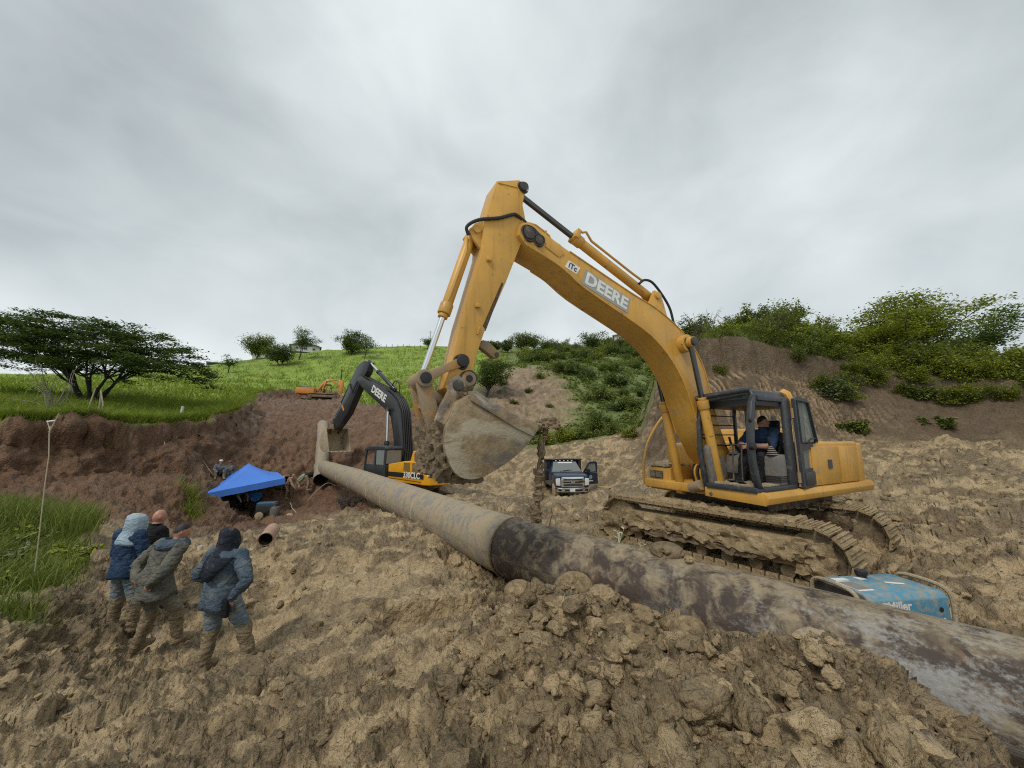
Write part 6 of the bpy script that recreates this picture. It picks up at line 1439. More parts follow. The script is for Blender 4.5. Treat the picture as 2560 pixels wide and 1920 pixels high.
    t_ = bpy.data.objects.new('tmp', me); COL.objects.link(t_)
    m1 = t_.modifiers.new('r', 'REMESH'); m1.mode = 'VOXEL'; m1.voxel_size = vox
    m2 = t_.modifiers.new('s', 'SMOOTH'); m2.iterations = 3; m2.factor = 0.5
    bpy.context.view_layer.update(); dg = bpy.context.evaluated_depsgraph_get()
    bm_ = bpy.data.meshes.new_from_object(t_.evaluated_get(dg)); bpy.data.objects.remove(t_); bpy.data.meshes.remove(me)
    bm_.name = 'body'
    V = np.array([v.co[:] for v in bm_.vertices])
    # paint each face with the garment of the nearest limb
    cen_ = np.zeros(len(bm_.polygons) * 3); bm_.polygons.foreach_get('center', cen_); cen_ = cen_.reshape(-1, 3)
    best = np.full(len(cen_), 1e9); key = np.zeros(len(cen_), int); names = ['skin', 'shirt', 'trousers', 'boots', 'hair']
    hv = np.array(h[:]); lkv = np.array(lk_[:]); upv = np.array(up[:])
    for P, rs, kk in prim:
        for a, b, ra, rb_ in zip(P[:-1], P[1:], rs[:-1], rs[1:]):
            a = np.array(a[:]); b = np.array(b[:]); ab = b - a; t = np.clip(((cen_ - a) @ ab) / (ab @ ab + 1e-9), 0, 1)
            d = np.linalg.norm(cen_ - a - t[:, None] * ab, axis=1) - (ra + (rb_ - ra) * t)
            if kk == 'head':
                rel = cen_ - hv; hairm = ((rel @ upv) > 0.015 + 0.80 * (rel @ lkv)) & ((rel @ lkv) < 0.075) if hair else np.zeros(len(cen_), bool)
                ki = np.where(hairm, 4, 0)
            else: ki = names.index(kk)
            upd = d < best; best = np.where(upd, d, best); key = np.where(upd, ki, key)
    bm_.polygons.foreach_set('use_smooth', [True] * len(bm_.polygons))
    clothed = np.ones(len(V))
    nv = np.zeros(len(V) * 3); bm_.vertices.foreach_get('normal', nv); nv = nv.reshape(-1, 3)
    isc = np.zeros(len(V), bool)
    for p_ in bm_.polygons:
        if key[p_.index] in (1, 2, 3):
            for vi in p_.vertices: isc[vi] = True
    q = V * np.array([1, 1, 1.6]) + len(label) % 50
    wr = fbm(q, 0.11, 3, 0.55, True) * 0.011 + fbm(q, 0.25, 2) * 0.012
    V = V + nv * (wr * isc)[:, None]
    bm_.vertices.foreach_set('co', V.ravel())
    bm_.materials.clear()
    o = bpy.data.objects.new(name, bm_); COL.objects.link(o)
    for m_ in (mats.get('skin', M_SKIN), mats['shirt'], mats['trousers'], mats['boots'], mats.get('hair', M_HAIR)): bm_.materials.append(m_)
    bm_.polygons.foreach_set('material_index', key.astype(np.int32))
    o.location = loc; o.rotation_euler = (0, 0, rz); o.scale = (scale,) * 3
    tag(o, label, 'person')
    return o, J
def sheet(name, rings, mat, parent, cap=False, thick=0.008, closed=True, ang=60):
    o = MB().rings(rings, cap=cap, closed=closed).build(name, mat, parent, ang=ang)
    if thick:
        md = o.modifiers.new('thick', 'SOLIDIFY'); md.thickness = thick; md.offset = 1
    return o
def hood(parent, J, mat, cape=0.34, back=True, grow=1.0, shoulder=0.19):
    """cloth hood over the head, falling in a short cape"""
    h = J['head']; lk_ = J['look'].normalized(); rt = lk_.cross(Vector((0, 0, 1))).normalized(); up = rt.cross(lk_); rings = []
    n = 22
    prof = [(0.128, 0.03, 0.00), (0.118, 0.60, 0.0), (0.08, 0.98, -0.01), (0.02, 1.10, -0.012), (-0.05, 1.12, -0.015), (-0.11, 1.10, -0.03), (-0.15, 1.12, -0.02), (-0.19, 1.5, 0.0), (-0.24, 2.0, 0.0), (-0.24 - cape * 0.5, 2.2, -0.02), (-0.24 - cape, 2.15, -0.03)]
    for z_, r_, off in prof:
        c = h + Vector((0, 0, z_)) + lk_ * off
        k = sstep(-0.16, -0.26, np.array(z_)) ; k = float(k)
        c = c * (1 - k) + Vector(((J['shL'] + J['shR']).x / 2, (J['shL'] + J['shR']).y / 2, (h.z + z_))) * k
        rg = []
        for i in range(n):
            a = 2 * PI * i / n; fx, fy = math.cos(a), math.sin(a)
            w_ = 0.088 * grow; d_ = 0.108 * grow
            wob_ = 1 + 0.05 * math.sin(3 * a + z_ * 30) * (1 if z_ < -0.1 else 0.3)
            drop = 0
            if z_ < -0.22: drop = -0.06 * max(0, -fy) * (1 + 0.6 * math.sin(2 * a + 1))
            rg.append(c + rt * (fx * w_ * r_ * wob_) + lk_ * (fy * d_ * min(r_, 1.35) * wob_) + Vector((0, 0, drop)))
        rings.append(rg)
    return sheet('hood', rings, mat, parent)
def skirt(parent, J, mat, z0, z1, w0, w1, name='jacket_hem', tilt=0.0, seed=0):
    c0 = J['waist'].lerp(J['pel'], 0.3); n = 28; rings = []
    for k in range(7):
        t = k / 6; z_ = z0 + (z1 - z0) * t; w = w0 + (w1 - w0) * t; rg = []
        for i in range(n):
            a = 2 * PI * i / n; f_ = 1 + 0.06 * t * math.sin(5 * a + seed) + 0.04 * t * math.sin(9 * a + 2)
            rg.append(Vector((c0.x + math.cos(a) * w * f_, c0.y + math.sin(a) * w * 0.78 * f_, z_ + tilt * math.cos(a) * t + 0.02 * t * math.sin(4 * a))))
        rings.append(rg)
    return sheet(name, rings, mat, parent)
W1 = dict(shirt=C_NAVY, trousers=C_JEANS, boots=C_BOOT)
# man with hands on hips, dark hood
za = -0.90
pa, J = person('person', (-3.72, 5.05, za), R(-14), dict(pel=(0.0, 0, 0.94), waist=(0.02, 0.0, 1.08), chest=(0.02, 0.03, 1.28), neck=(-0.02, 0.06, 1.45), head=(-0.06, 0.11, 1.58), look=(-0.1, 1, -0.45),
    shL=(-0.21, 0.03, 1.40), shR=(0.22, 0.03, 1.41), elL=(-0.40, -0.02, 1.12), wrL=(-0.24, 0.16, 0.98), elR=(0.47, -0.06, 1.16), wrR=(0.30, -0.10, 0.95), hndR=(-0.5, 0.1, -0.75), hndL=(0.8, 0.5, 0),
    hipL=(-0.12, 0, 0.92), hipR=(0.12, 0, 0.93), knL=(-0.13, 0.05, 0.50), knR=(0.27, 0.12, 0.55), anL=(-0.14, -0.02, 0.10), anR=(0.37, 0.14, 0.24), toL=(-0.17, 0.16, 0.05), toR=(0.44, 0.29, 0.20)), W1, 'man in denim jacket and dark hood, hand on hip, right of the group', vox=0.014, loose=1.14)
hood(pa, J, C_HOODD, 0.16, grow=1.12)
MB().add([(-0.14, -0.10, 1.42), (0.06, -0.17, 1.41), (0.24, -0.13, 1.42), (0.28, -0.08, 1.41), (0.16, -0.20, 1.28), (0.04, -0.22, 1.14), (-0.08, -0.215, 1.17), (-0.14, -0.17, 1.28)], [(0, 1, 6, 7), (1, 4, 5, 6), (1, 2, 4), (2, 3, 4)]).build('cape_flap', C_HOODD, pa, ang=80).modifiers.new('t', 'SOLIDIFY').thickness = 0.012
skirt(pa, J, C_NAVY, 1.06, 0.80, 0.205, 0.232, tilt=-0.03, seed=1)
MB().box((0.25, -0.12, 0.84), (0.09, 0.06, 0.22)).build('belt_pouch', C_BLACK, pa, bevel=0.02)
# man leaning forward in a muddy jacket
pb, J = person('person', (-5.06, 5.62, -0.93), R(-20), dict(pel=(-0.02, -0.05, 0.92), waist=(0.02, 0.0, 1.06), chest=(0.04, 0.06, 1.26), neck=(0.07, 0.12, 1.42), head=(0.11, 0.17, 1.56), look=(0.45, 0.85, -0.3),
    shL=(-0.15, 0.08, 1.37), shR=(0.25, 0.09, 1.36), elL=(-0.32, -0.10, 1.13), wrL=(-0.12, -0.19, 0.99), elR=(0.36, -0.14, 1.10), wrR=(0.20, -0.18, 0.95), hndL=(0.6, 0, -0.5), hndR=(-0.5, 0, -0.6),
    hipL=(-0.12, -0.04, 0.90), hipR=(0.10, -0.02, 0.90), knL=(-0.16, 0.06, 0.48), knR=(0.16, 0.18, 0.50), anL=(-0.20, -0.03, 0.08), anR=(0.20, 0.22, 0.12), toL=(-0.20, 0.14, 0.04), toR=(0.24, 0.37, 0.08)), dict(shirt=C_GREYCAMO, trousers=C_JEANS2, boots=C_BOOT), 'man leaning forward in muddy grey jacket, bare dark hair, middle of the group', vox=0.014, loose=1.1)
skirt(pb, J, C_GREYCAMO, 1.02, 0.68, 0.20, 0.28, tilt=0.05, seed=4)
hd_ = [[Vector((0.07 + 0.16 * math.cos(a) * k, 0.10 + 0.15 * math.sin(a) * k, z_)) for a in np.linspace(0, 2 * PI, 18)[:-1]] for z_, k in ((1.36, 1.25), (1.41, 1.22), (1.46, 0.95), (1.47, 0.70), (1.42, 0.55))]
sheet('hood_down', hd_, C_NAVY, pb, thick=0.012)
# man in blue shirt with pale hood
pc, J = person('person', (-6.02, 6.12, -0.94), R(-12), dict(elL=(-0.28, 0.02, 1.13), wrL=(-0.12, 0.24, 1.06), elR=(0.28, 0.02, 1.13), wrR=(0.12, 0.26, 1.08), hndL=(0.9, 0.3, 0), hndR=(-0.9, 0.3, 0), head=(0.02, 0.06, 1.61), look=(0.15, 1, -0.25), knL=(-0.13, 0.03, 0.5), knR=(0.15, 0.06, 0.5), anR=(0.2, 0.05, 0.1), toR=(0.24, 0.2, 0.05)), dict(shirt=C_BLUE, trousers=C_JEANS, boots=C_BOOT), 'man in navy shirt with pale sun hood, left of the group', vox=0.014, loose=1.08, scale=1.0)
hood(pc, J, C_HOODL, 0.07, grow=1.15)
skirt(pc, J, C_BLUE, 1.06, 0.82, 0.195, 0.22, seed=7)
# bald man behind them
pd_, J = person('person', (-6.22, 6.72, -1.0), R(-18), dict(head=(0.02, 0.04, 1.63), look=(0.25, 1, -0.2), elL=(-0.27, 0.03, 1.15), wrL=(-0.1, 0.22, 1.05), elR=(0.27, 0.03, 1.15), wrR=(0.1, 0.22, 1.05)), dict(shirt=C_BLACK, trousers=C_JEANS2, boots=C_BOOT, skin=plain('skin_ruddy', (0.42, 0.20, 0.14), 0.42)), 'bald man in black behind the man with the pale hood', vox=0.016, loose=1.1, hair=False)
# operator in the cab: sits facing the boom, elbows on knees, head turned to the tail
opm = Matrix.Translation(EXC_C) @ Matrix.Rotation(R(208), 4, 'Z') @ Matrix.Translation((0.42, 0.80, 1.64))
ol = opm.to_translation()
op, J = person('person', ol, R(208 - 90), dict(pel=(0, 0.0, 0.06), waist=(0, 0.06, 0.20), chest=(-0.02, 0.10, 0.38), neck=(-0.03, 0.12, 0.53), head=(-0.04, 0.10, 0.665), look=(-0.85, -0.35, -0.05),
    shL=(-0.22, 0.10, 0.46), shR=(0.18, 0.13, 0.47), elL=(-0.27, 0.34, 0.20), wrL=(-0.04, 0.52, 0.22), elR=(0.22, 0.42, 0.22), wrR=(0.08, 0.60, 0.24), hndL=(0.6, 0.7, 0.0), hndR=(-0.5, 0.5, -0.5),
    hipL=(-0.10, 0.02, 0.04), hipR=(0.10, 0.02, 0.04), knL=(-0.15, 0.46, 0.02), knR=(0.13, 0.50, 0.02), anL=(-0.14, 0.56, -0.36), anR=(0.12, 0.66, -0.36), toL=(-0.15, 0.72, -0.41), toR=(0.13, 0.82, -0.41)), dict(shirt=C_BLUE, trousers=C_BLACK, boots=C_BLACK), 'operator in navy shirt seated in the excavator cab looking over his shoulder', vox=0.012, sleeves=False)
MB().box((-0.225, 0.10, 0.40), (0.012, 0.05, 0.03)).build('sleeve_badge', M_WHITE, op)
# far workers
BENT = dict(pel=(0, -0.1, 0.92), waist=(0, 0.05, 1.0), chest=(0, 0.25, 1.06), neck=(0, 0.42, 1.10), head=(0, 0.54, 1.14), look=(0, 0.8, -0.6), shL=(-0.2, 0.36, 1.10), shR=(0.2, 0.36, 1.10), elL=(-0.26, 0.5, 0.86), elR=(0.26, 0.5, 0.86), wrL=(-0.2, 0.62, 0.66), wrR=(0.2, 0.66, 0.66), hipL=(-0.12, -0.1, 0.9), hipR=(0.12, -0.1, 0.9), knL=(-0.2, 0.0, 0.5), knR=(0.2, 0.08, 0.5), anL=(-0.26, -0.05, 0.1), anR=(0.26, 0.02, 0.1), toL=(-0.28, 0.13, 0.05), toR=(0.28, 0.2, 0.05))
SIT = dict(pel=(0, 0, 0.30), waist=(0, 0.04, 0.44), chest=(0, 0.10, 0.64), neck=(0, 0.14, 0.82), head=(0, 0.17, 0.97), look=(0, 1, -0.2), shL=(-0.2, 0.12, 0.76), shR=(0.2, 0.12, 0.76), elL=(-0.3, 0.3, 0.55), elR=(0.3, 0.3, 0.55), wrL=(-0.15, 0.48, 0.5), wrR=(0.15, 0.48, 0.5), hipL=(-0.1, 0, 0.28), hipR=(0.1, 0, 0.28), knL=(-0.2, 0.38, 0.48), knR=(0.2, 0.38, 0.48), anL=(-0.2, 0.42, 0.08), anR=(0.2, 0.42, 0.08), toL=(-0.22, 0.6, 0.04), toR=(0.22, 0.6, 0.04))
def far_person(x_, y_, rz, pose, mats, label, **k):
    return person('person', (x_, y_, ground(x_, y_) - 0.03), rz, pose, mats, label, vox=0.03, hands=False, **k)
far_person(-13.75, 25.6, R(-70), BENT, dict(shirt=C_BLACK, trousers=C_KHAKI, boots=C_KHAKI), 'worker in black jacket bending over the open pipe end', loose=1.2)
bm1, J1 = far_person(-14.7, 21.9, R(-150), dict(elL=(-0.25, 0.05, 1.15), wrL=(-0.15, 0.25, 1.1), elR=(0.25, 0.05, 1.15), wrR=(0.15, 0.25, 1.1)), dict(shirt=C_SKYB, trousers=C_BLACK, boots=C_BLACK), 'worker in bright blue shirt standing under the canopy', loose=1.1)
far_person(-15.5, 21.5, R(-110), dict(BENT), dict(shirt=C_GREY, trousers=C_BLACK, boots=C_BLACK), 'worker in grey shirt stooping under the canopy', loose=1.1)
far_person(-15.7, 22.4, R(-60), dict(), dict(shirt=C_BLUE, trousers=C_GREY, boots=C_BLACK), 'worker in dark blue at the left under the canopy', loose=1.1)
far_person(-14.6, 24.9, R(-100), dict(BENT, pel=(0, -0.05, 0.94), chest=(0, 0.12, 1.2), neck=(0, 0.2, 1.34), head=(0, 0.27, 1.46), shL=(-0.2, 0.18, 1.3), shR=(0.2, 0.18, 1.3)), dict(shirt=C_TAN, trousers=C_TAN, boots=C_TAN, hair=C_TAN), 'worker in tan hooded coverall right of the canopy', loose=1.25)
s1, J1 = far_person(-17.3, 22.4, R(-140), SIT, dict(shirt=C_GREY, trousers=C_BLACK, boots=C_BOOT), 'worker in white cap crouching on the red slope', loose=1.1)
MB().ball((0, 0.16, 1.05), (0.10, 0.12, 0.07), 12, 7).box((0, 0.29, 1.03), (0.14, 0.12, 0.015)).build('cap', M_WHITE, s1)
s2, J1 = far_person(-17.1, 23.1, R(160), dict(SIT), dict(shirt=C_GREY, trousers=C_JEANS2, boots=C_BOOT), 'worker in red cap sitting behind the one in the white cap', loose=1.1)
s2.location.z += 0.12
MB().ball((0, 0.16, 1.05), (0.10, 0.12, 0.07), 12, 7).box((0, 0.29, 1.03), (0.14, 0.12, 0.015)).build('cap', plain('cap_red', (0.25, 0.05, 0.06), 0.7), s2)
# ================================================================ vegetation
M_BARK = plain('bark', (0.075, 0.058, 0.042), 0.9, bump=0.6, bscale=20)
M_BARKDK = plain('bark_dark', (0.028, 0.024, 0.020), 0.9, bump=0.6, bscale=20)
L_ACAC = leaf_mat('leaf_acacia', (0.034, 0.062, 0.016), (0.125, 0.18, 0.042), 0.32)
L_BUSH = leaf_mat('leaf_bush', (0.085, 0.110, 0.016), (0.29, 0.33, 0.055), 0.36)
L_BRIGHT = leaf_mat('leaf_bright', (0.14, 0.175, 0.014), (0.40, 0.43, 0.05), 0.40)
L_HILL = leaf_mat('leaf_hill', (0.095, 0.130, 0.026), (0.29, 0.34, 0.085), 0.36)
L_DARK = leaf_mat('leaf_dark', (0.060, 0.095, 0.024), (0.20, 0.26, 0.065), 0.32)
L_PALE = leaf_mat('leaf_pale', (0.09, 0.12, 0.05), (0.22, 0.27, 0.12), 0.22)
L_GRASS = leaf_mat('grass_blades', (0.11, 0.165, 0.014), (0.36, 0.43, 0.055), 0.34)
L_GRASSY = leaf_mat('grass_verge_blades', (0.07, 0.11, 0.014), (0.30, 0.33, 0.075), 0.30)
def leaves(rs, C, size, up=0.35, aspect=0.55, spread=None):
    """one folded quad per leaf at centres C"""
    n = len(C); a = rs.normal(size=(n, 3)); a /= np.linalg.norm(a, axis=1)[:, None]
    nn = rs.normal(size=(n, 3)); nn[:, 2] = np.abs(nn[:, 2]) + up * 3; nn /= np.linalg.norm(nn, axis=1)[:, None]
    a = a - nn * (a * nn).sum(1)[:, None]; a /= np.linalg.norm(a, axis=1)[:, None] + 1e-9
    b = np.cross(nn, a); s = (size * (0.6 + 0.8 * rs.rand(n)))[:, None]
    V = np.stack([C - a * s * 0.5, C + b * s * aspect * 0.5, C + a * s * 0.5, C - b * s * aspect * 0.5], 1).reshape(-1, 3)
    F = np.arange(4 * n).reshape(-1, 4)
    t = np.repeat(rs.rand(n), 4)
    return V, F, t
def tube_np(mb, pts, r0, r1, n=6):
    k = len(pts); mb.tube(pts, [r0 + (r1 - r0) * i / (k - 1) for i in range(k)], n)
def branch(rs, p, d, L, k=5, curl=0.25, lift=0.0):
    pts = [np.array(p, float)]; d = np.array(d, float); d /= np.linalg.norm(d)
    for i in range(k):
        d = d + rs.normal(size=3) * curl + np.array([0, 0, lift]); d /= np.linalg.norm(d); pts.append(pts[-1] + d * L / k)
    return pts
def plant(name, label, cat, build, leafmat, bark=None, loc=(0, 0, 0), rz=0, group=None):
    rs = np.random.RandomState(abs(len(label) * 7 + int(loc[0] * 13)) % 9999)
    mb, C, size, kw = build(rs)
    o = empty(name, loc, rz, label, cat, group)
    mb.build('stem' if cat in ('bush', 'plant') else 'trunk', bark or M_BARK, o)
    V, F, t = leaves(rs, C, size, **kw)
    f = grid_mesh('foliage' if cat in ('bush', 'plant') else 'crown', V, F, [leafmat], {'tint': t}, flat=np.zeros(len(F), bool)); f.parent = o
    return o
def bush_build(h, w, n_br, per, leaf, lean=0.3, up=0.3, jit=0.16, aspect=0.5, base=0.35, lift=0.02):
    def f(rs):
        mb = MB(); Cs = []
        for i in range(n_br):
            a = rs.rand() * 2 * PI; e = 0.35 + 0.9 * rs.rand()
            d = (math.cos(a) * w / h * e, math.sin(a) * w / h * e, 1.0)
            L = h * (0.65 + 0.45 * rs.rand()); p0 = (rs.normal() * w * 0.10, rs.normal() * w * 0.10, -0.1)
            b = branch(rs, p0, d, L, 5, 0.18, lift); tube_np(mb, b, 0.020 * h ** 0.5, 0.006, 5)
            b = np.array(b)
            for j in range(3):
                t = 0.35 + 0.5 * rs.rand(); q = b[0] + (b[-1] - b[0]) * t
                sb = np.array(branch(rs, q, rs.normal(size=3) + np.array([d[0], d[1], 0.5]), L * 0.4, 4, 0.25)); tube_np(mb, list(sb), 0.010 * h ** 0.5, 0.004, 4)
                tt = rs.rand(per // 4); C = sb[0] + (sb[-1] - sb[0]) * tt[:, None] + rs.normal(size=(len(tt), 3)) * jit * h * 0.35; Cs.append(C)
            tt = base + (1 - base) * rs.rand(per // 2) ** 0.8
            idx = tt * (len(b) - 1); i0 = np.minimum(idx.astype(int), len(b) - 2); C = b[i0] + (b[i0 + 1] - b[i0]) * (idx - i0)[:, None]
            Cs.append(C + rs.normal(size=C.shape) * jit * h * 0.30)
        C = np.concatenate(Cs); C[:, 2] = np.maximum(C[:, 2], 0.02)
        return mb, C, leaf, dict(up=up, aspect=aspect)
    return f
def tree_build(h, w, trunk_h, n_br, per, leaf, flat=0.35, layers=True, r=0.12, jit=0.10, multi=1, lift=0.0):
    def f(rs):
        mb = MB(); Cs = []
        for m_ in range(multi):
            a0 = rs.rand() * 2 * PI; off = 0.25 * multi * 0.2
            tk = branch(rs, (math.cos(a0) * off, math.sin(a0) * off, -0.3), (0.25 * math.cos(a0) * (multi > 1), 0.25 * math.sin(a0) * (multi > 1), 1), trunk_h + 0.3, 4, 0.08)
            tube_np(mb, tk, r, r * 0.7, 7)
            for i in range(n_br):
                a = a0 + rs.normal() * 1.2 if multi > 1 else 2 * PI * i / n_br + rs.rand(); e = 0.25 + 0.75 * rs.rand()
                hh = h - trunk_h; d = (math.cos(a) * w * 0.5 * e, math.sin(a) * w * 0.5 * e, hh * (0.55 + 0.45 * rs.rand()) * (1.15 - 0.35 * e))
                L = math.sqrt(d[0] ** 2 + d[1] ** 2 + d[2] ** 2); b = branch(rs, tk[-1], d, L, 6, 0.12, lift); tube_np(mb, b, r * 0.55, r * 0.08, 5)
                b = np.array(b)
                for j in range(5):
                    q = b[2 + j % 4]; a2 = rs.rand() * 2 * PI
                    sb = np.array(branch(rs, q, (math.cos(a2), math.sin(a2), 0.35), w * (0.12 + 0.12 * rs.rand()), 3, 0.2)); tube_np(mb, list(sb), r * 0.16, r * 0.03, 4)
                    n = per // 5; tt = 0.2 + 0.8 * rs.rand(n); C = sb[0] + (sb[-1] - sb[0]) * tt[:, None]
                    Cs.append(C + rs.normal(size=C.shape) * np.array([1, 1, flat]) * jit * w * 0.5)
                Cs.append(b[-1] + rs.normal(size=(per // 4, 3)) * np.array([1, 1, flat]) * jit * w * 0.5)
        return mb, np.concatenate(Cs), leaf, dict(up=0.5, aspect=0.5)
    return f
# ---- big spreading tree on the bank
def acacia(rs):
    mb = MB(); Cs = []
    base = np.array([0, 0, -0.3])
    top_env = [(-9.5, 5.2), (-7, 6.9), (-5.2, 7.0), (-3.2, 6.9), (-1.5, 7.3), (0.3, 6.4), (1.8, 5.8), (3.4, 6.4), (4.6, 5.9), (5.8, 5.2), (6.9, 4.2), (7.6, 3.4)]
    ex, ez = zip(*top_env)
    for i in range(9):
        a = 2 * PI * i / 9 + rs.rand() * 0.5; lean = 0.45 + 0.5 * rs.rand()
        tk = branch(rs, base + np.array([math.cos(a) * 0.3, math.sin(a) * 0.2, 0]), (math.cos(a) * lean, math.sin(a) * lean * 0.7, 1), 2.6, 5, 0.10); tube_np(mb, tk, 0.16, 0.08, 8)
        for j in range(5):
            a2 = a + rs.normal() * 0.6; xe = math.cos(a2) * (2.5 + 5.5 * rs.rand()); ye = math.sin(a2) * (1.5 + 3.5 * rs.rand())
            zt = np.interp(xe, ex, ez) * (0.62 + 0.36 * rs.rand()) if abs(xe) < 9 else 3.0
            d = np.array([xe, ye, zt]) - tk[-1]; L = np.linalg.norm(d); b = branch(rs, tk[-1], d, L, 7, 0.10); tube_np(mb, b, 0.06, 0.012, 6)
            b = np.array(b)
            for q in (3, 4, 5, 6, 7):
                for _ in range(2):
                    a3 = rs.rand() * 2 * PI; sb = np.array(branch(rs, b[q], (math.cos(a3), math.sin(a3), 0.10), 0.6 + 0.8 * rs.rand(), 3, 0.15)); tube_np(mb, list(sb), 0.022, 0.006, 4)
                    tt = rs.rand(30); C = sb[0] + (sb[-1] - sb[0]) * tt[:, None]; Cs.append(C + rs.normal(size=C.shape) * np.array([0.30, 0.30, 0.07]))
    # flat pads of fine leaves in layers
    for i in range(300):
        xe = rs.uniform(-9.4, 7.5); t = np.interp(xe, ex, ez); zb = 1.9 + 0.55 * abs(xe) * 0.25 if xe < 4.5 else 1.2
        u = rs.rand() ** 0.6; z_ = zb + (t - zb) * u; ye = rs.uniform(-3.6, 3.6) * (0.5 + 0.5 * (1 - u) + 0.2)
        w_ = rs.uniform(0.45, 1.15); n = int(190 * w_)
        C = np.array([xe, ye, z_]) + rs.normal(size=(n, 3)) * np.array([w_ * 0.55, w_ * 0.5, 0.085]); C[:, 2] -= 0.10 * ((C[:, 0] - xe) ** 2)
        Cs.append(C)
    return mb, np.concatenate(Cs) , 0.22, dict(up=0.7, aspect=0.5)
plant('acacia_tree', 'big dark spreading tree standing on the left bank', 'tree', acacia, L_ACAC, M_BARKDK, (-29.3, 25.5, ground(-29.3, 25.5)))
_t = [o for o in COL.objects if o.name == 'acacia_tree'][0]; _t.scale = (0.86, 0.86, 0.84)
# bare grey shrub and dead sticks in front of it
def bare(rs):
    mb = MB()
    for i in range(9):
        b = branch(rs, (rs.normal() * 0.1, 0, -0.1), (rs.normal() * 0.45, rs.normal() * 0.3, 1), 2.2 + rs.rand(), 6, 0.18); tube_np(mb, b, 0.035, 0.006, 5)
        for j in range(4): tube_np(mb, branch(rs, b[2 + j], rs.normal(size=3) + np.array([0, 0, 0.5]), 0.8, 4, 0.25), 0.012, 0.004, 4)
    return mb, rs.normal(size=(60, 3)) * 0.5 + np.array([0, 0, 1.6]), 0.10, dict(up=0.3)
plant('bare_shrub', 'leafless grey shrub in front of the big spreading tree', 'plant', bare, L_PALE, plain('bark_grey', (0.20, 0.18, 0.15), 0.9), (-24.4, 19.6, ground(-24.4, 19.6)))
# ---- trees along the far ridge
RG = 'trees on the far grassy ridge'
def ridge_tree(x_, y_, label, build, lm, bark=None, sink=0.1):
    return plant('hill_tree', label, 'tree', build, lm, bark or M_BARKDK, (x_, y_, ground(x_, y_) - sink), 0, RG)
ridge_tree(-70.4, 100.0, 'round leafy tree beside the dark ridge house', tree_build(6.2, 9.5, 1.2, 9, 420, 0.40, 0.8, jit=0.15, multi=2), L_HILL)
ridge_tree(-53.7, 84.0, 'dark V-shaped tree below the white gabled house', tree_build(5.0, 6.4, 0.8, 10, 330, 0.32, 0.7, jit=0.16, multi=2, lift=0.04), L_DARK)
ridge_tree(-53.2, 90.0, 'tall airy tree with two thin crowns on the ridge', tree_build(8.2, 7.2, 3.0, 6, 240, 0.34, 0.4, jit=0.15, multi=2), L_DARK)
ridge_tree(-58.5, 75.0, 'small ragged tree at the left of the slope', tree_build(3.8, 3.8, 1.4, 6, 200, 0.26, 0.5, jit=0.2), L_DARK)
ridge_tree(-44.0, 99.0, 'bushy dark tree on the ridge left of the fence', tree_build(6.6, 8.0, 0.8, 9, 380, 0.40, 0.7, jit=0.15, multi=2), L_DARK)
ridge_tree(-37.4, 92.0, 'thin tree right behind the black boom tip', tree_build(5.6, 6.0, 2.2, 6, 160, 0.34, 0.35, jit=0.18), L_DARK)
ridge_tree(-26.1, 111.0, 'small round tree on the ridge by the utility pole', tree_build(3.6, 4.4, 1.2, 7, 260, 0.32, 0.6, jit=0.22), L_DARK)
ridge_tree(17.9, 80.0, 'lone tall tree on the ridge above the scrub', tree_build(5.4, 5.6, 1.6, 8, 330, 0.32, 0.55, jit=0.18), L_DARK)
ridge_tree(-3.4, 45.0, 'tree at the edge of the slide behind the bucket arm', tree_build(5.6, 4.2, 1.4, 8, 420, 0.24, 0.7, jit=0.15, multi=2), L_DARK)
ridge_tree(-33.0, 70.0, 'bare thin sapling standing on the green slope', tree_build(2.8, 0.8, 2.2, 3, 20, 0.12, 0.7), L_PALE)
for i, (x_, y_) in enumerate([(-8.5, 108), (-4.5, 106), (-1.5, 104), (3.0, 100), (6.5, 98)]):
    ridge_tree(x_, y_, ['low ridge tree left of the pale scrub', 'feathery small tree on the pasture edge', 'pale twiggy tree on the pasture edge', 'round ridge tree above the landslide scar', 'broad ridge tree right of the scar'][i], tree_build([2.5, 4.2, 4.0, 5.5, 5.0][i], [7, 3.0, 4.5, 7, 8][i], 0.6, 7, 260, 0.36, 0.6, jit=0.15, multi=2), [L_DARK, L_HILL, L_PALE, L_HILL, L_HILL][i])
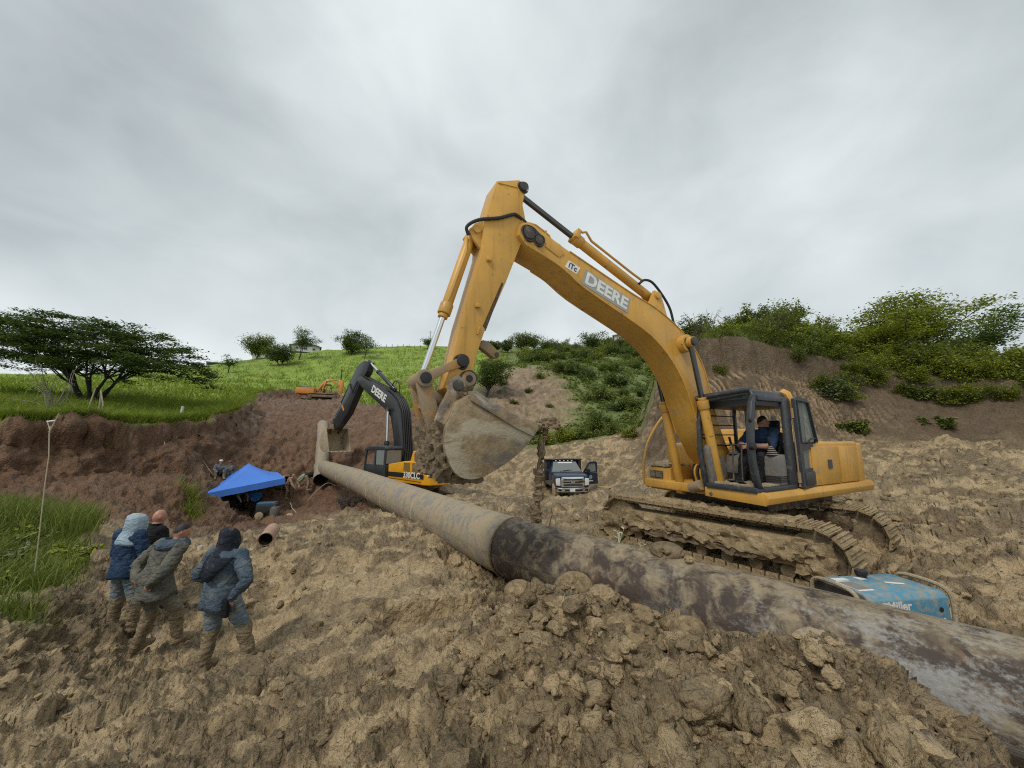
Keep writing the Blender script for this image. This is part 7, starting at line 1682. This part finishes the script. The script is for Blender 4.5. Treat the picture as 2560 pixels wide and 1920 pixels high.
# ---- scrub prototypes (mesh shared between copies)
def proto(label, build, lm, seed):
    o = plant('scrub_bush', label, 'bush', build, lm, M_BARK, (seed * 0.77, 0, 0)); return o
def place_copy(src, used, loc, rz, sc, label, group, name=None):
    if src.name not in used: used.add(src.name); o = src; o.location = loc; o.rotation_euler = (0, 0, rz); o.scale = (sc,) * 3
    else: o = copy_tree(src, None, loc, rz, sc)
    o['label'] = label; o['group'] = group
    return o
used = set()
PB = [proto('bush', bush_build(1.0, 0.75, 16, 150, 0.085, jit=0.22), lm_, i) for i, lm_ in enumerate((L_HILL, L_BUSH, L_HILL, L_DARK, L_BRIGHT))]
rs_ = np.random.RandomState(44); nb = 0
HG = 'bushes on the far hillside'
for k_ in range(900):
    y_ = rs_.uniform(34, 98); x_ = rs_.uniform(-4, 34) * (y_ / 60.0)
    if nb >= 115: break
    a_ = math.atan2(x_, y_); 
    if a_ > 0.48 or a_ < -0.10: continue
    insl = ((x_ - 1.6) / 5.6) ** 2 + ((y_ - 46.5) / 9.5) ** 2
    if insl < 1.7 or (x_ < 6 and y_ > 62 and x_ < 1 + (y_ - 62) * 0.1): continue
    if y_ < 42 and rs_.rand() < 0.35: continue
    s_ = rs_.uniform(1.0, 2.4) * (0.7 + y_ / 130)
    b_ = PB[rs_.randint(5) if rs_.rand() < 0.75 else 3]
    lb = '%s %s bush %s, %s the slide' % ('large' if s_ > 2.6 else ('small' if s_ < 1.7 else 'middling'), ('soft green', 'mid green', 'fresh green', 'dark', 'bright')[PB.index(b_)], 'high on slope' if y_ > 75 else ('low on slope' if y_ < 48 else 'halfway up slope'), 'above' if a_ < 0.10 else ('right of' if a_ < 0.25 else 'far right of'))
    place_copy(b_, used, (x_, y_, ground(x_, y_) - 0.12), rs_.rand() * 6.28, s_, lb, HG); nb += 1
for i, (x_, y_, s_, q, lb) in enumerate([(3.2, 33.8, 1.5, 4, 'bright bush behind the berm left of the truck'), (4.8, 34.4, 1.7, 4, 'bright bush behind the berm above the truck cab'), (6.6, 34.2, 1.4, 0, 'bright bush behind the berm right of the truck'), (1.4, 35.2, 1.2, 3, 'dark bush at the foot of the slide'), (-0.3, 35.5, 1.6, 4, 'pale green bush behind the hanging mud string'), (2.6, 37.0, 1.6, 3, 'dark round bush above the berm'), (8.0, 36.0, 1.6, 1, 'bush at the left toe of the dark bank'), (9.0, 33.0, 1.5, 0, 'bush clinging to the left flank of the dark bank'), (9.6, 30.5, 1.2, 4, 'bright bush on the shoulder of the dark bank'), (0.2, 44.0, 0.9, 3, 'small dark shrub low on the slide'), (2.2, 47.5, 1.0, 3, 'small shrub in the middle of the slide'), (4.4, 43.5, 0.8, 0, 'small shrub at right of the slide'), (-1.2, 49.0, 1.0, 1, 'shrub near the top left of the slide'), (4.0, 51.5, 1.2, 0, 'shrub near the top right of the slide'), (-6.0, 37.5, 1.8, 3, 'dark bush left of the slide foot'), (-5.2, 41.0, 2.2, 3, 'large dark bush left of the slide'), (-6.6, 34.5, 1.3, 0, 'bush at the corner of the red cut'), (-7.4, 31.5, 0.9, 4, 'low bush below the red scarp')]):
    place_copy(PB[q], used, (x_, y_, ground(x_, y_) - 0.1), i * 1.3, s_, lb, 'bushes round the landslide scar')
# low scrub that covers the slope between the bushes
rs_ = np.random.RandomState(77); n_ = 60000; y_ = 34 + 62 * rs_.rand(n_) ** 1.5; a_ = rs_.uniform(-0.06, 0.47, n_); x_ = y_ * np.tan(a_)
in_ = ((x_ - 1.4 + wob(x_, y_, 1.7, 2.0, 2)) / 6.8) ** 2 + ((y_ - 46.5 + wob(x_, y_, 1.7, 2.2, 2)) / 11.5) ** 2 + wob(x_, y_, 3.5, 0.35, 9)
cl_ = wob(x_, y_, 2.2, 1.0, 6); k_ = (in_ > 0.75 + 0.4 * rs_.rand(n_)) & (cl_ > -0.25 + 0.4 * rs_.rand(n_)) & ~((x_ < 1 + (y_ - 62) * 0.1) & (y_ > 62)) & (poly_sd(x_, y_, BANK) > 0.5)
x_, y_, cl_ = x_[k_], y_[k_], cl_[k_]; zq = ground_arr(x_, y_) + np.clip(cl_ + 0.3, 0, 1) * 0.9 * rs_.rand(len(x_))
V_, F_, t_ = leaves(rs_, np.stack([x_, y_, zq], 1), 0.0055 * y_ + 0.05, up=0.45, aspect=0.6)
o = grid_mesh('hillside_scrub', V_, F_, [L_HILL], {'tint': t_}, flat=np.zeros(len(F_), bool)); tag(o, 'low tangled scrub covering the far slope', None, None, 'stuff')
# ---- thicket on the dark bank
PT = [proto('thicket', bush_build(1.0, 0.55, 15, 200, 0.072, jit=0.19, lift=-0.01), lm_, 20 + i) for i, lm_ in enumerate((L_BUSH, L_HILL, L_BRIGHT, L_BUSH))]
TG = 'shrubs in the thicket on the dark bank'
used2 = set(); rs_ = np.random.RandomState(12)
for row, (yo, n_, hmin, hmax) in enumerate(((0.15, 22, 1.1, 1.8), (1.6, 16, 1.5, 2.3), (3.6, 13, 1.7, 2.6), (6.5, 9, 1.9, 2.8))):
    for i in range(n_):
        t = (i + rs_.uniform(0.15, 0.85)) / n_; x_ = 11.6 + t * 17.0
        ye = float(np.interp(x_, [10, 13, 17.5, 19.5, 21.8, 24.5, 28], [20.8, 20.5, 20.4, 20.2, 19.5, 17.5, 15.4])); y_ = ye + yo + rs_.normal() * 0.3
        if row == 0 and 10.9 < x_ < 15.8 and rs_.rand() < 0.35: continue
        s_ = rs_.uniform(hmin, hmax) * (0.68 if x_ < 13.5 else (1.02 if x_ > 17 else 0.85))
        qk = rs_.choice(4, p=[.32, .25, .23, .20])
        lb = '%s %s thicket shrub, %s, %s' % ('tall' if s_ > 2.4 else 'short', ('mid green', 'soft green', 'bright', 'olive')[qk], ('front row', 'second row', 'third row', 'back')[row], 'above the boom' if x_ < 13 else ('above the claw marks' if x_ < 16.5 else ('over the bank shrubs' if x_ < 21 else ('below the bright tree' if x_ < 25 else 'at the right edge'))))
        place_copy(PT[qk], used2, (x_, y_, ground(x_, y_) - 0.15), rs_.rand() * 6.28, s_, lb, TG)
plant('thicket_tree', 'bright spreading tree rising above the thicket on the dark bank', 'tree', tree_build(4.5, 7.0, 1.3, 9, 900, 0.17, 0.22, jit=0.13, multi=2), L_BRIGHT, M_BARK, (24.6, 21.5, ground(24.6, 21.5)))
plant('thicket_tree', 'dark tree behind the bright one at the right edge', 'tree', tree_build(5.2, 6.0, 1.8, 9, 500, 0.20, 0.3, jit=0.16), L_DARK, M_BARK, (33.5, 25.5, ground(33.5, 25.5)))
plant('thicket_tree', 'tall twiggy tree poking out left in the thicket', 'tree', tree_build(3.4, 2.8, 1.0, 6, 220, 0.12, 0.6, jit=0.14, multi=2), L_BUSH, M_BARK, (16.6, 21.4, ground(16.6, 21.4)))
plant('thin_weed', 'feathery dry weed at the left end of the thicket', 'plant', bush_build(2.4, 1.0, 9, 50, 0.06, jit=0.12), L_PALE, M_BARK, (11.4, 21.8, ground(11.4, 21.8)))
# hanging growth over the lip of the bank at the right
for i in range(16):
    x_ = 16.8 + i * 0.62 + rs_.normal() * 0.1; ye = float(np.interp(x_, [17.5, 19.5, 21.8, 24.5, 28], [20.4, 20.2, 19.5, 17.5, 15.4])) - rs_.uniform(0.3, 1.1)
    place_copy(PT[(i * 2) % 4], used2, (x_, ye, ground(x_, ye) - 0.15), i * 2.1, rs_.uniform(0.8, 1.3), 'low %s shrub over the bank lip, %s' % (('mid green', 'bright')[i % 2], ('right of the cab', 'above the large-leaved shrub', 'middle right', 'near the right edge')[i // 4]), 'shrubs hanging over the bank lip')
big = lambda h, w, n, p: bush_build(h, w, n, p, 0.30, jit=0.16, aspect=0.36, up=0.5)
for (x_, y_, h_, w_, lb) in ((17.3, 19.2, 1.5, 1.1, 'large-leaved pale shrub growing on the dark bank face'), (16.9, 18.4, 0.9, 0.9, 'bright leafy shrub at the foot of the bank face'), (20.9, 18.9, 0.9, 0.9, 'round shrub halfway up the bank on the right'), (20.3, 17.6, 0.7, 1.0, 'low weed patch at the bank foot'), (24.2, 16.6, 0.9, 1.1, 'leafy plant at the far right bank foot'), (22.4, 18.4, 0.7, 0.9, 'small weed below the right lip')):
    plant('bank_shrub', lb, 'bush', bush_build(h_, w_, 13, 110, 0.17, jit=0.2, aspect=0.45, up=0.5), L_PALE if 'pale' in lb else L_HILL, M_BARK, (x_, y_, ground(x_, y_) - 0.05))
# ---- grass
def grass(name, x, y, length, width, mat, seed, label, lean=0.5, parent=None):
    rs = np.random.RandomState(seed); n = len(x); z = ground_arr(x, y) - 0.02
    B = np.stack([x, y, z], 1); a = rs.rand(n) * 2 * PI; L = length * (0.5 + 0.8 * rs.rand(n)); w = width * (0.6 + 0.8 * rs.rand(n))
    side = np.stack([np.cos(a), np.sin(a), np.zeros(n)], 1) * (w / 2)[:, None]; b = rs.rand(n) * 2 * PI
    ln = (lean * (0.3 + rs.rand(n)))[:, None] * np.stack([np.cos(b), np.sin(b), np.zeros(n)], 1)
    up = np.array([0, 0, 1.0]); m = B + (ln * 0.35 + up * 0.62) * L[:, None]; t = B + (ln * 1.0 + up * 0.92) * L[:, None]
    V = np.stack([B - side, B + side, m + side * 0.7, m - side * 0.7, t], 1).reshape(-1, 3); k = np.arange(n) * 5
    me_F4 = np.stack([k, k + 1, k + 2, k + 3], 1); F3 = np.stack([k + 3, k + 2, k + 4], 1)
    me = bpy.data.meshes.new(name); me.vertices.add(len(V)); me.vertices.foreach_set('co', V.astype(np.float32).ravel())
    loops = np.concatenate([me_F4.ravel(), F3.ravel()]); me.loops.add(len(loops)); me.loops.foreach_set('vertex_index', loops.astype(np.int32))
    st = np.concatenate([np.arange(n) * 4, 4 * n + np.arange(n) * 3]); me.polygons.add(2 * n); me.polygons.foreach_set('loop_start', st.astype(np.int32)); me.update(calc_edges=True)
    ti = np.repeat(rs.rand(n), 5); at_ = me.attributes.new('tint', 'FLOAT', 'POINT'); at_.data.foreach_set('value', ti.astype(np.float32))
    o = link_mesh(name, me, mat); tag(o, label, None, None, 'stuff'); return o
rs_ = np.random.RandomState(3)
def tufted(n, per, sampler, spread):
    c = sampler(n); j = rs_.normal(size=(len(c), per, 2)) * spread; p = (c[:, None, :] + j).reshape(-1, 2); return p[:, 0], p[:, 1]
def verge_pts(n):
    x = rs_.uniform(-15.5, -6.0, n * 3); y = rs_.uniform(5.0, 12.6, n * 3); nzv = wob(x, y, 1.7, 0.9, 2)
    ok = meadow_w(x, y, nzv) > 0.10 + 0.8 * rs_.rand(len(x))
    return np.stack([x[ok], y[ok]], 1)[:n]
x_, y_ = tufted(1700, 16, verge_pts, 0.10); grass('verge_grass', x_, y_, 0.34, 0.016, L_GRASSY, 1, 'long green grass on the verge left of the men', 0.6)
def verge_back(n):
    x = rs_.uniform(-16, -9.5, n); y = rs_.uniform(9.0, 12.3, n); k = x < -8.3 - (y - 7) * 0.95; return np.stack([x[k], y[k]], 1)
x_, y_ = tufted(700, 20, verge_back, 0.16); grass('tall_verge_grass', x_, y_, 0.75, 0.020, L_GRASSY, 2, 'tall tufted grass against the red bank foot', 0.45)
def hill_pts(rmin, rmax):
    def f(n):
        r = np.exp(rs_.uniform(math.log(rmin), math.log(rmax), n * 6)); a = rs_.uniform(-0.99, 0.05, n * 6); x = r * np.sin(a); y = r * np.cos(a)
        ok = (poly_sd(x, y, HILL) + wob(x, y, 2.2, 0.55)) < -0.05
        return np.stack([x[ok], y[ok]], 1)[:n]
    return f
x_, y_ = tufted(4300, 6, hill_pts(22, 45), 0.16); grass('hill_grass', x_, y_, 0.42, 0.028, L_GRASS, 4, 'lush green grass along the bank top', 0.7)
x_, y_ = tufted(4600, 5, hill_pts(42, 118), 0.35); grass('far_hill_grass', x_, y_, 0.60, 0.10, L_GRASS, 5, 'green pasture grass on the far hill', 0.9)
for i, (xx, yy, h_) in enumerate(((-8.1, 6.2, 0.5), (-8.6, 6.7, 0.45), (-9.4, 7.2, 0.6), (-8.9, 7.9, 0.5), (-10.4, 8.3, 0.55), (-9.9, 6.6, 0.4), (-11.2, 9.0, 0.6))):
    plant('leafy_weed', ('broad-leaved weed nearest the camera in the verge', 'weed beside the forked pole', 'tall weed behind the forked pole', 'weed left of the man with the pale hood', 'weed deep in the verge grass', 'low weed at the left picture edge', 'weed near the back of the verge')[i], 'plant', bush_build(h_, h_ * 0.8, 8, 40, 0.11, jit=0.2, aspect=0.5, up=0.5), (L_BRIGHT, L_HILL, L_PALE)[i % 3], M_BARK, (xx, yy, ground(xx, yy) - 0.03), 0, 'weeds in the verge')
# overhanging fringe at the edge of the cut
def edge_pts(n):
    E = np.array(HILL[2:13], float); seg = rs_.randint(len(E) - 1, size=n); t = rs_.rand(n)[:, None]; p = E[seg] * (1 - t) + E[seg + 1] * t
    p = p + rs_.normal(size=(n, 2)) * 0.12; p[:, 0] -= 0.45; p[:, 1] += 0.1
    return p
x_, y_ = tufted(900, 16, edge_pts, 0.13); grass('edge_grass', x_, y_, 0.62, 0.024, L_GRASS, 6, 'grass fringe hanging over the red cut', 1.3)
def bank_edge(n):
    E = np.array(BANK[0:11], float); seg = rs_.randint(len(E) - 1, size=n); t = rs_.rand(n)[:, None]; p = E[seg] * (1 - t) + E[seg + 1] * t; return p + rs_.normal(size=(n, 2)) * 0.25 + np.array([0.1, 0.35])
x_, y_ = tufted(700, 14, bank_edge, 0.16); grass('bank_edge_grass', x_, y_, 0.45, 0.022, L_HILL, 7, 'weeds along the lip of the dark bank', 1.1)
for (xx, yy, n_, ln, lb) in ((-14.6, 17.2, 260, 0.6, 'torn grass tuft lying on the red slump'), (-14.0, 16.8, 160, 0.5, 'smaller torn grass tuft beside the first')):
    p = np.array([xx, yy]) + rs_.normal(size=(n_, 2)) * 0.22; o = grass('grass_tuft', p[:, 0], p[:, 1], ln, 0.02, L_GRASS, int(n_), lb, 1.4); o['category'] = 'grass'; o['kind'] = 'thing'
# ================================================================ site odds and ends
# mud string hanging from the bucket teeth
ms = empty('hanging_mud', (0.33, 5.02, 0.9), 0, 'muddy root string hanging from the bucket teeth', 'mud clump')
tip = Matrix.Translation(EXC_C) @ Matrix.Rotation(R(208), 4, 'Z') @ Vector((5.32, 0.45, 2.17))
def strand(name, x0, z0, x1, z1, r_, sd, mat):
    rs = np.random.RandomState(sd); pts = []; n = 26
    for i in range(n + 1):
        t = i / n; pts.append((x0 + (x1 - x0) * t + rs.normal() * 0.010, tip.y + rs.normal() * 0.012, z0 + (z1 - z0) * t))
    o = MB().tube(pts, [r_ * (0.55 + 0.9 * rs.rand()) * (0.8 + 0.6 * math.sin(i * 0.35) ** 2) for i in range(n + 1)], 9).build(name, mat, ms, ang=40)
    o.matrix_parent_inverse = Matrix.Translation((-0.33, -5.02, -0.9)); return o
strand('root_strand', tip.x - 0.02, 2.03, tip.x - 0.06, 0.92, 0.026, 1, M_MUDDK)
strand('root_strand', tip.x + 0.07, 2.20, tip.x - 0.02, 1.35, 0.022, 2, M_MUDDK)
strand('root_strand', tip.x - 0.03, 1.55, tip.x - 0.07, 0.86, 0.052, 3, M_MUDDK)
for q, (dx_, z_, d_) in enumerate(((0.12, 2.20, (0.24, 0.30, 0.13)), (-0.10, 2.16, (0.26, 0.20, 0.06)), (-0.10, 0.98, (0.12, 0.12, 0.22)))):
    o = crust('mud_clot', (tip.x + dx_, tip.y, z_), d_, 0.045, M_MUDDK if q != 1 else M_MUDPALE, ms, nseg=(12, 12, 10), seed=70 + q, freq=0.07); o.matrix_parent_inverse = Matrix.Translation((-0.33, -5.02, -0.9))
# long bamboo stick with a fork, standing at the left
M_STICK = plain('dry_stick', (0.42, 0.36, 0.25), 0.8, bump=0.3)
zs_ = ground(-8.0, 6.6)
st_ = empty('forked_pole', (-8.0, 6.6, zs_), 0, 'thin pale forked pole standing in the grass at left', 'pole')
MB().tube([(0.0, 0, -0.1), (-0.05, 0, 0.8), (-0.11, 0, 1.7), (-0.13, 0, 2.2), (-0.19, 0, 2.58), (-0.20, 0, 2.72)], [0.009, 0.008, 0.008, 0.007, 0.009, 0.008], 7).build('shaft', M_STICK, st_)
MB().tube([(-0.20, 0, 2.62), (-0.16, 0, 2.72), (-0.08, 0, 2.95)], [0.010, 0.009, 0.006], 6).build('fork', M_STICK, st_)
MB().tube([(-0.20, 0, 2.66), (-0.27, 0, 2.82)], 0.007, 6).build('fork', M_STICK, st_)
MB().tube([(-0.27, 0, 2.80), (-0.13, 0, 2.82)], 0.012, 6).build('cross_tie', M_WHITE, st_)
rp = MB().tube(spline([(-8.0, 6.58, zs_ + 0.15), (-8.1, 6.2, zs_ + 0.05), (-8.5, 5.9, zs_ - 0.0), (-9.2, 5.6, zs_ + 0.05)], 5), 0.010, 6).build('pale_rope', M_STICK); tag(rp, 'pale rope trailing from the forked pole into the grass', 'rope')
sx_, sy_ = -20.3, 22.6; gz_ = ground(sx_ - 0.5, sy_)
sk_ = empty('white_stake', (sx_, sy_, gz_), 0, 'weathered white stake at the edge of the red cut', 'stake')
MB().tube([(0.0, 0, -0.9), (0.03, 0, -0.3), (0.12, 0, -0.2), (0.10, 0, 0.5), (0.14, 0, 0.85)], [0.05, 0.06, 0.07, 0.08, 0.07], 7).build('post', plain('weathered_white', (0.55, 0.53, 0.48), 0.85, bump=0.5), sk_)
for k_, (dx_, dy_) in enumerate(((-23.0, 20.0), (-22.7, 20.2), (-22.4, 20.1))):
    o = MB().tube([(dx_, dy_, ground(dx_, dy_) - 0.1), (dx_ + 0.1, dy_, ground(dx_, dy_) + 0.7), (dx_ + 0.25 - 0.2 * k_, dy_, ground(dx_, dy_) + 1.5)], [0.04, 0.035, 0.025], 7).build('dead_stick', M_STICK)
    tag(o, ('left', 'middle', 'right')[k_] + ' one of three dead sticks before the big tree', 'stick', 'dead sticks')
# rocks near the offcut, a cup, a bent plate
lump('rock', (-6.85, 9.35, ground(-6.85, 9.35) + 0.14), (0.55, 0.45, 0.42), 'brown rock behind the man with the dark hood', M_MUD, 81, 0.15, 0.4, 'rock')
lump('rock', (-6.95, 8.75, ground(-6.95, 8.75) + 0.08), (0.46, 0.36, 0.26), 'flat tan rock beside the brown one', M_MUD, 82, 0.18, 1.0, 'rock')
cup = MB().rings([[(-6.98 + r_ * math.cos(2 * PI * i / 14), 8.70 + r_ * math.sin(2 * PI * i / 14), ground(-6.95, 8.75) + z_) for i in range(14)] for r_, z_ in ((0.03, 0.20), (0.042, 0.29), (0.038, 0.29), (0.028, 0.205))]).build('paper_cup', M_WHITE); tag(cup, 'white paper cup standing on the flat rock', 'cup')
zp = ground(-5.75, 8.2); pl_ = MB().add([(-6.05, 8.05, zp), (-5.5, 8.35, zp + 0.05), (-5.55, 8.55, zp + 0.12), (-6.0, 8.3, zp + 0.10)], [(0, 1, 2, 3)]).build('steel_scrap', M_RUST); pl_.modifiers.new('t', 'SOLIDIFY').thickness = 0.012; tag(pl_, 'bent rusty steel scrap beside the pipe offcut', 'scrap')
zp = ground(-5.66, 11.5); wd_ = MB().box((0, 0, 0), (0.62, 0.26, 0.03), rot=R(52)).build('board', M_MUDPALE, None, bevel=0.005); wd_.location = (-5.66, 11.5, zp + 0.06); wd_.rotation_euler = (0.15, -0.1, 0); tag(wd_, 'broken pale board lying in the mud by the pipe', 'board')
# gear under and beside the canopy
gx, gy = -13.6, 21.3; gz_ = ground(gx, gy)
ge = empty('generator', (gx, gy, gz_), R(15), 'black portable generator on wheels beside the canopy', 'generator')
MB().box((0, 0, 0.55), (0.95, 0.55, 0.45)).build('casing', M_CABGREY, ge, bevel=0.03)
MB().box((0, 0, 0.82), (0.9, 0.5, 0.10)).build('lid', plain('gear_blue', (0.06, 0.13, 0.22), 0.5), ge, bevel=0.02)
for s in (-1, 1):
    wq = MB().cyl((-0.25, s * 0.30, 0.20), (-0.25, s * 0.38, 0.20), 0.21, n=18).build('wheel', M_TYRE, ge, bevel=0.02)
    MB().cyl((0.35, s * 0.25, 0.0), (0.35, s * 0.25, 0.35), 0.025, n=8).build('foot', M_DARK, ge)
MB().tube([(0.5, -0.22, 0.6), (0.8, -0.22, 0.65), (0.8, 0.22, 0.65), (0.5, 0.22, 0.6)], 0.018, 8).build('handle', M_DARK, ge)
dx_, dy_ = -12.9, 20.9; dz_ = ground(dx_, dy_)
dr = empty('gas_cylinder', (dx_, dy_, dz_ - 0.05), 0, 'dark grey gas cylinder standing right of the generator', 'gas cylinder')
MB().rings([[(r_ * math.cos(2 * PI * i / 18), r_ * math.sin(2 * PI * i / 18), z_) for i in range(18)] for r_, z_ in ((0.22, 0), (0.24, 0.04), (0.24, 0.66), (0.20, 0.76), (0.10, 0.80))]).build('shell', paint('cylinder_grey', (0.09, 0.10, 0.10), 0.6, 0.5, scale=3), dr)
MB().cyl((0, 0, 0.78), (0, 0, 0.93), 0.11, n=14).build('collar', M_DARK, dr); MB().cyl((0, 0, 0.9), (0, 0, 0.98), 0.03, n=8).build('valve', M_CHROME, dr)
zz_ = ground(-15.4, 25.0)
pipe('pipe_offcut', [(-16.1, 25.2, zz_ + 0.42), (-14.9, 25.0, zz_ + 0.40)], 0.42, 'short grey concrete-coated pipe section behind the canopy', wall=0.05, n=32, mat=M_MUDPALE)
lump('rock', (-12.1, 20.9, ground(-12.1, 20.9) + 0.12), (0.42, 0.36, 0.40), 'round stone at the right of the gas cylinder', M_MUDPALE, 83, 0.12, 0.2, 'rock')
sb = lump('sandbag', (-14.4, 25.9, ground(-14.4, 25.9) + 0.55), (0.30, 0.25, 0.75), 'pale green sandbag leaning above the tan worker', plain('bag_green', (0.30, 0.34, 0.25), 0.8, bump=0.4), 84, 0.08, 0.2, 'sandbag'); sb.rotation_euler = (0.2, 0.7, 0.3)
for k_, path in enumerate(([(-12.9, 22.3, 0.5), (-12.6, 22.0, 0.15), (-12.2, 21.4, 0.05), (-11.7, 21.0, 0.05)], [(-12.7, 23.8, 0.03), (-12.2, 24.0, 0.45), (-11.7, 24.2, 0.5), (-11.0, 24.2, 0.05), (-10.0, 24.0, 0.05)], [(-16.9, 22.5, 0.1), (-17.4, 22.0, 0.08), (-18.2, 22.0, 0.05), (-18.6, 21.4, 0.06), (-17.9, 21.2, 0.05), (-17.3, 21.6, 0.1), (-17.9, 22.2, 0.1)], [(-19.4, 21.6, 0.08), (-18.9, 21.0, 0.06), (-18.2, 20.8, 0.05), (-18.6, 20.3, 0.05), (-19.3, 20.6, 0.07)])):
    o = MB().tube(spline([(a, b, ground(a, b) + c) for a, b, c in path], 5), 0.018, 6).build('hose_line', M_STICK); tag(o, ('pale hose running from the gas cylinder', 'looped hose on the dark soil below the pipe end', 'coiled rope left of the canopy workers', 'loose rope coil at the far left of the canopy')[k_], 'hose')
# wooden cribbing under the pipe
cr_ = empty('timber_crib', (-7.6, 18.0, ground(-7.6, 18.0)), R(34), 'dark timber crib propping the pipe', 'timber crib')
for q, z_ in enumerate((0.1, 0.3)):
    for s in (-1, 1): MB().box((0 if q else s * 0.35, s * 0.25 if q else 0, z_), (1.0 if q else 0.2, 0.2 if q else 0.9, 0.19)).build('timber', M_DARK, cr_, bevel=0.015)
# litter on the right
gz_ = ground(22.4, 18.0)
bg_ = MB().add([(0, 0, 0), (0.35, 0.1, 0.06), (0.8, 0.0, 0.02), (0.75, 0.2, 0.12), (0.3, 0.3, 0.08), (0.1, 0.2, 0.03), (0.45, 0.05, 0.14)], [(0, 1, 6, 5), (1, 2, 3, 6), (6, 3, 4, 5)]).build('plastic_bag', M_WHITE); bg_.location = (22.2, 17.4, ground(22.2, 17.4) + 0.03); bg_.modifiers.new('t', 'SOLIDIFY').thickness = 0.01; tag(bg_, 'white plastic bag lying at the right bank foot', 'bag')
# puddles
M_WATER = plain('muddy_water', (0.40, 0.29, 0.13), 0.12, vary=0.1)
for (x_, y_, a_, b_, lb) in ((6.3, 19.6, 1.7, 0.75, 'tan puddle right of the truck'), (0.6, 23.5, 1.3, 0.6, 'tan puddle left of the truck')):
    zz_ = min(ground(x_ + dx_ * a_ * 0.5, y_ + dy_ * b_ * 0.5) for dx_ in (-1, 0, 1) for dy_ in (-1, 0, 1)) + 0.10
    o = MB().add([(x_ + a_ * (1 + 0.15 * math.sin(3 * t)) * math.cos(t), y_ + b_ * (1 + 0.12 * math.sin(4 * t + 1)) * math.sin(t), zz_) for t in np.linspace(0, 2 * PI, 37)[:-1]], [tuple(range(36))]).build('puddle_water', M_WATER); o['kind'] = 'structure'; o['label'] = lb
# ================================================================ far houses, fence, pole
M_HW = plain('house_white', (0.55, 0.55, 0.52), 0.8); M_HG = plain('house_grey', (0.09, 0.11, 0.115), 0.8); M_ROOF = plain('roof_grey', (0.20, 0.19, 0.18), 0.8); M_PANE = plain('window_dark', (0.03, 0.035, 0.04), 0.2)
def house_far(x_, y_, w, d, h, label, wall, gable=0.0, wins=3, dz=-0.3):
    e = empty('house', (x_, y_, ground(x_, y_) + dz), math.atan2(x_, y_) * -1, label, 'house')
    MB().box((0, 0, h / 2), (w, d, h)).build('wall', wall, e)
    if gable > 0: MB().prism([(-w / 2 - 0.5, h), (w * 0.08, h + gable), (w / 2 + 0.5, h)] + [(w / 2 + 0.5, h - 0.2), (w * 0.08, h + gable - 0.25), (-w / 2 - 0.5, h - 0.2)], -d / 2 - 0.5, d / 2 + 0.5).build('roof', M_ROOF, e); MB().prism([(-w / 2, h - 0.05), (w * 0.08, h + gable - 0.3), (w / 2, h - 0.05)], -d / 2, d / 2).build('gable', wall, e)
    else: MB().box((0, 0, h + 0.15), (w + 1.0, d + 1.0, 0.3)).build('roof', M_ROOF, e)
    for q in range(wins):
        f = MB().box((-w / 2 + w * (q + 0.7) / (wins + 0.4), -d / 2 - 0.03, h * 0.55), (w * 0.13, 0.12, h * 0.36)).build('window', M_HW, e)
        MB().box((-w / 2 + w * (q + 0.7) / (wins + 0.4), -d / 2 - 0.10, h * 0.55), (w * 0.10, 0.06, h * 0.28)).build('pane', M_PANE, f)
    return e
house_far(-88.4, 110.0, 5.6, 5, 2.4, 'dark flat-roofed house at the left end of the ridge', M_HG, 0, 2, 1.6)
house_far(-76.0, 112.0, 7.0, 6, 2.6, 'white gabled house behind the round ridge tree', M_HW, 1.5, 3, 1.6)
house_far(-63.0, 110.0, 7.5, 6, 1.8, 'low pale house with grey roof behind the tall ridge tree', M_HW, 1.0, 3, 0.9)
house_far(35.5, 108.0, 9.0, 5, 1.8, 'white shed on the ridge beyond the boom', M_HW, 0.7, 3, 0.2)
for k_ in range(9):
    x_ = -42.5 + k_ * 1.75; y_ = 112.0; o = MB().tube([(0, 0, -0.5), (0, 0, 1.0)], 0.07, 6).build('fence_post', M_BARKDK); o.location = (x_, y_, ground(x_, y_)); tag(o, 'thin wooden fence post on the ridge line', 'post', 'fence posts along the ridge')
up_ = empty('utility_pole', (-25.7, 113.0, ground(-25.7, 113.0)), 0, 'thin grey utility pole on the ridge left of the bucket rod', 'pole')
MB().tube([(0, 0, -0.5), (0, 0, 5.6)], [0.10, 0.07], 8).build('shaft', M_ROOF, up_); MB().box((0, 0, 5.2), (1.2, 0.08, 0.08)).build('cross_arm', M_ROOF, up_)
# ================================================================ tell look-alikes apart by their place
_by = {}
for o in COL.objects:
    if o.parent is None and 'label' in o and 'category' in o: _by.setdefault(o['label'], []).append(o)
for lb, os_ in _by.items():
    if len(os_) < 2: continue
    os_.sort(key=lambda q: math.atan2(q.location.x, q.location.y))
    nm = {2: ('left one', 'right one'), 3: ('left one', 'middle one', 'right one'), 4: ('leftmost', 'second from left', 'third from left', 'rightmost')}.get(len(os_))
    for i, o in enumerate(os_):
        o['label'] = lb + ', ' + (nm[i] if nm else ('first', 'second', 'third', 'fourth', 'fifth', 'sixth', 'seventh', 'eighth', 'ninth')[min(i, 8)] + ' from left')
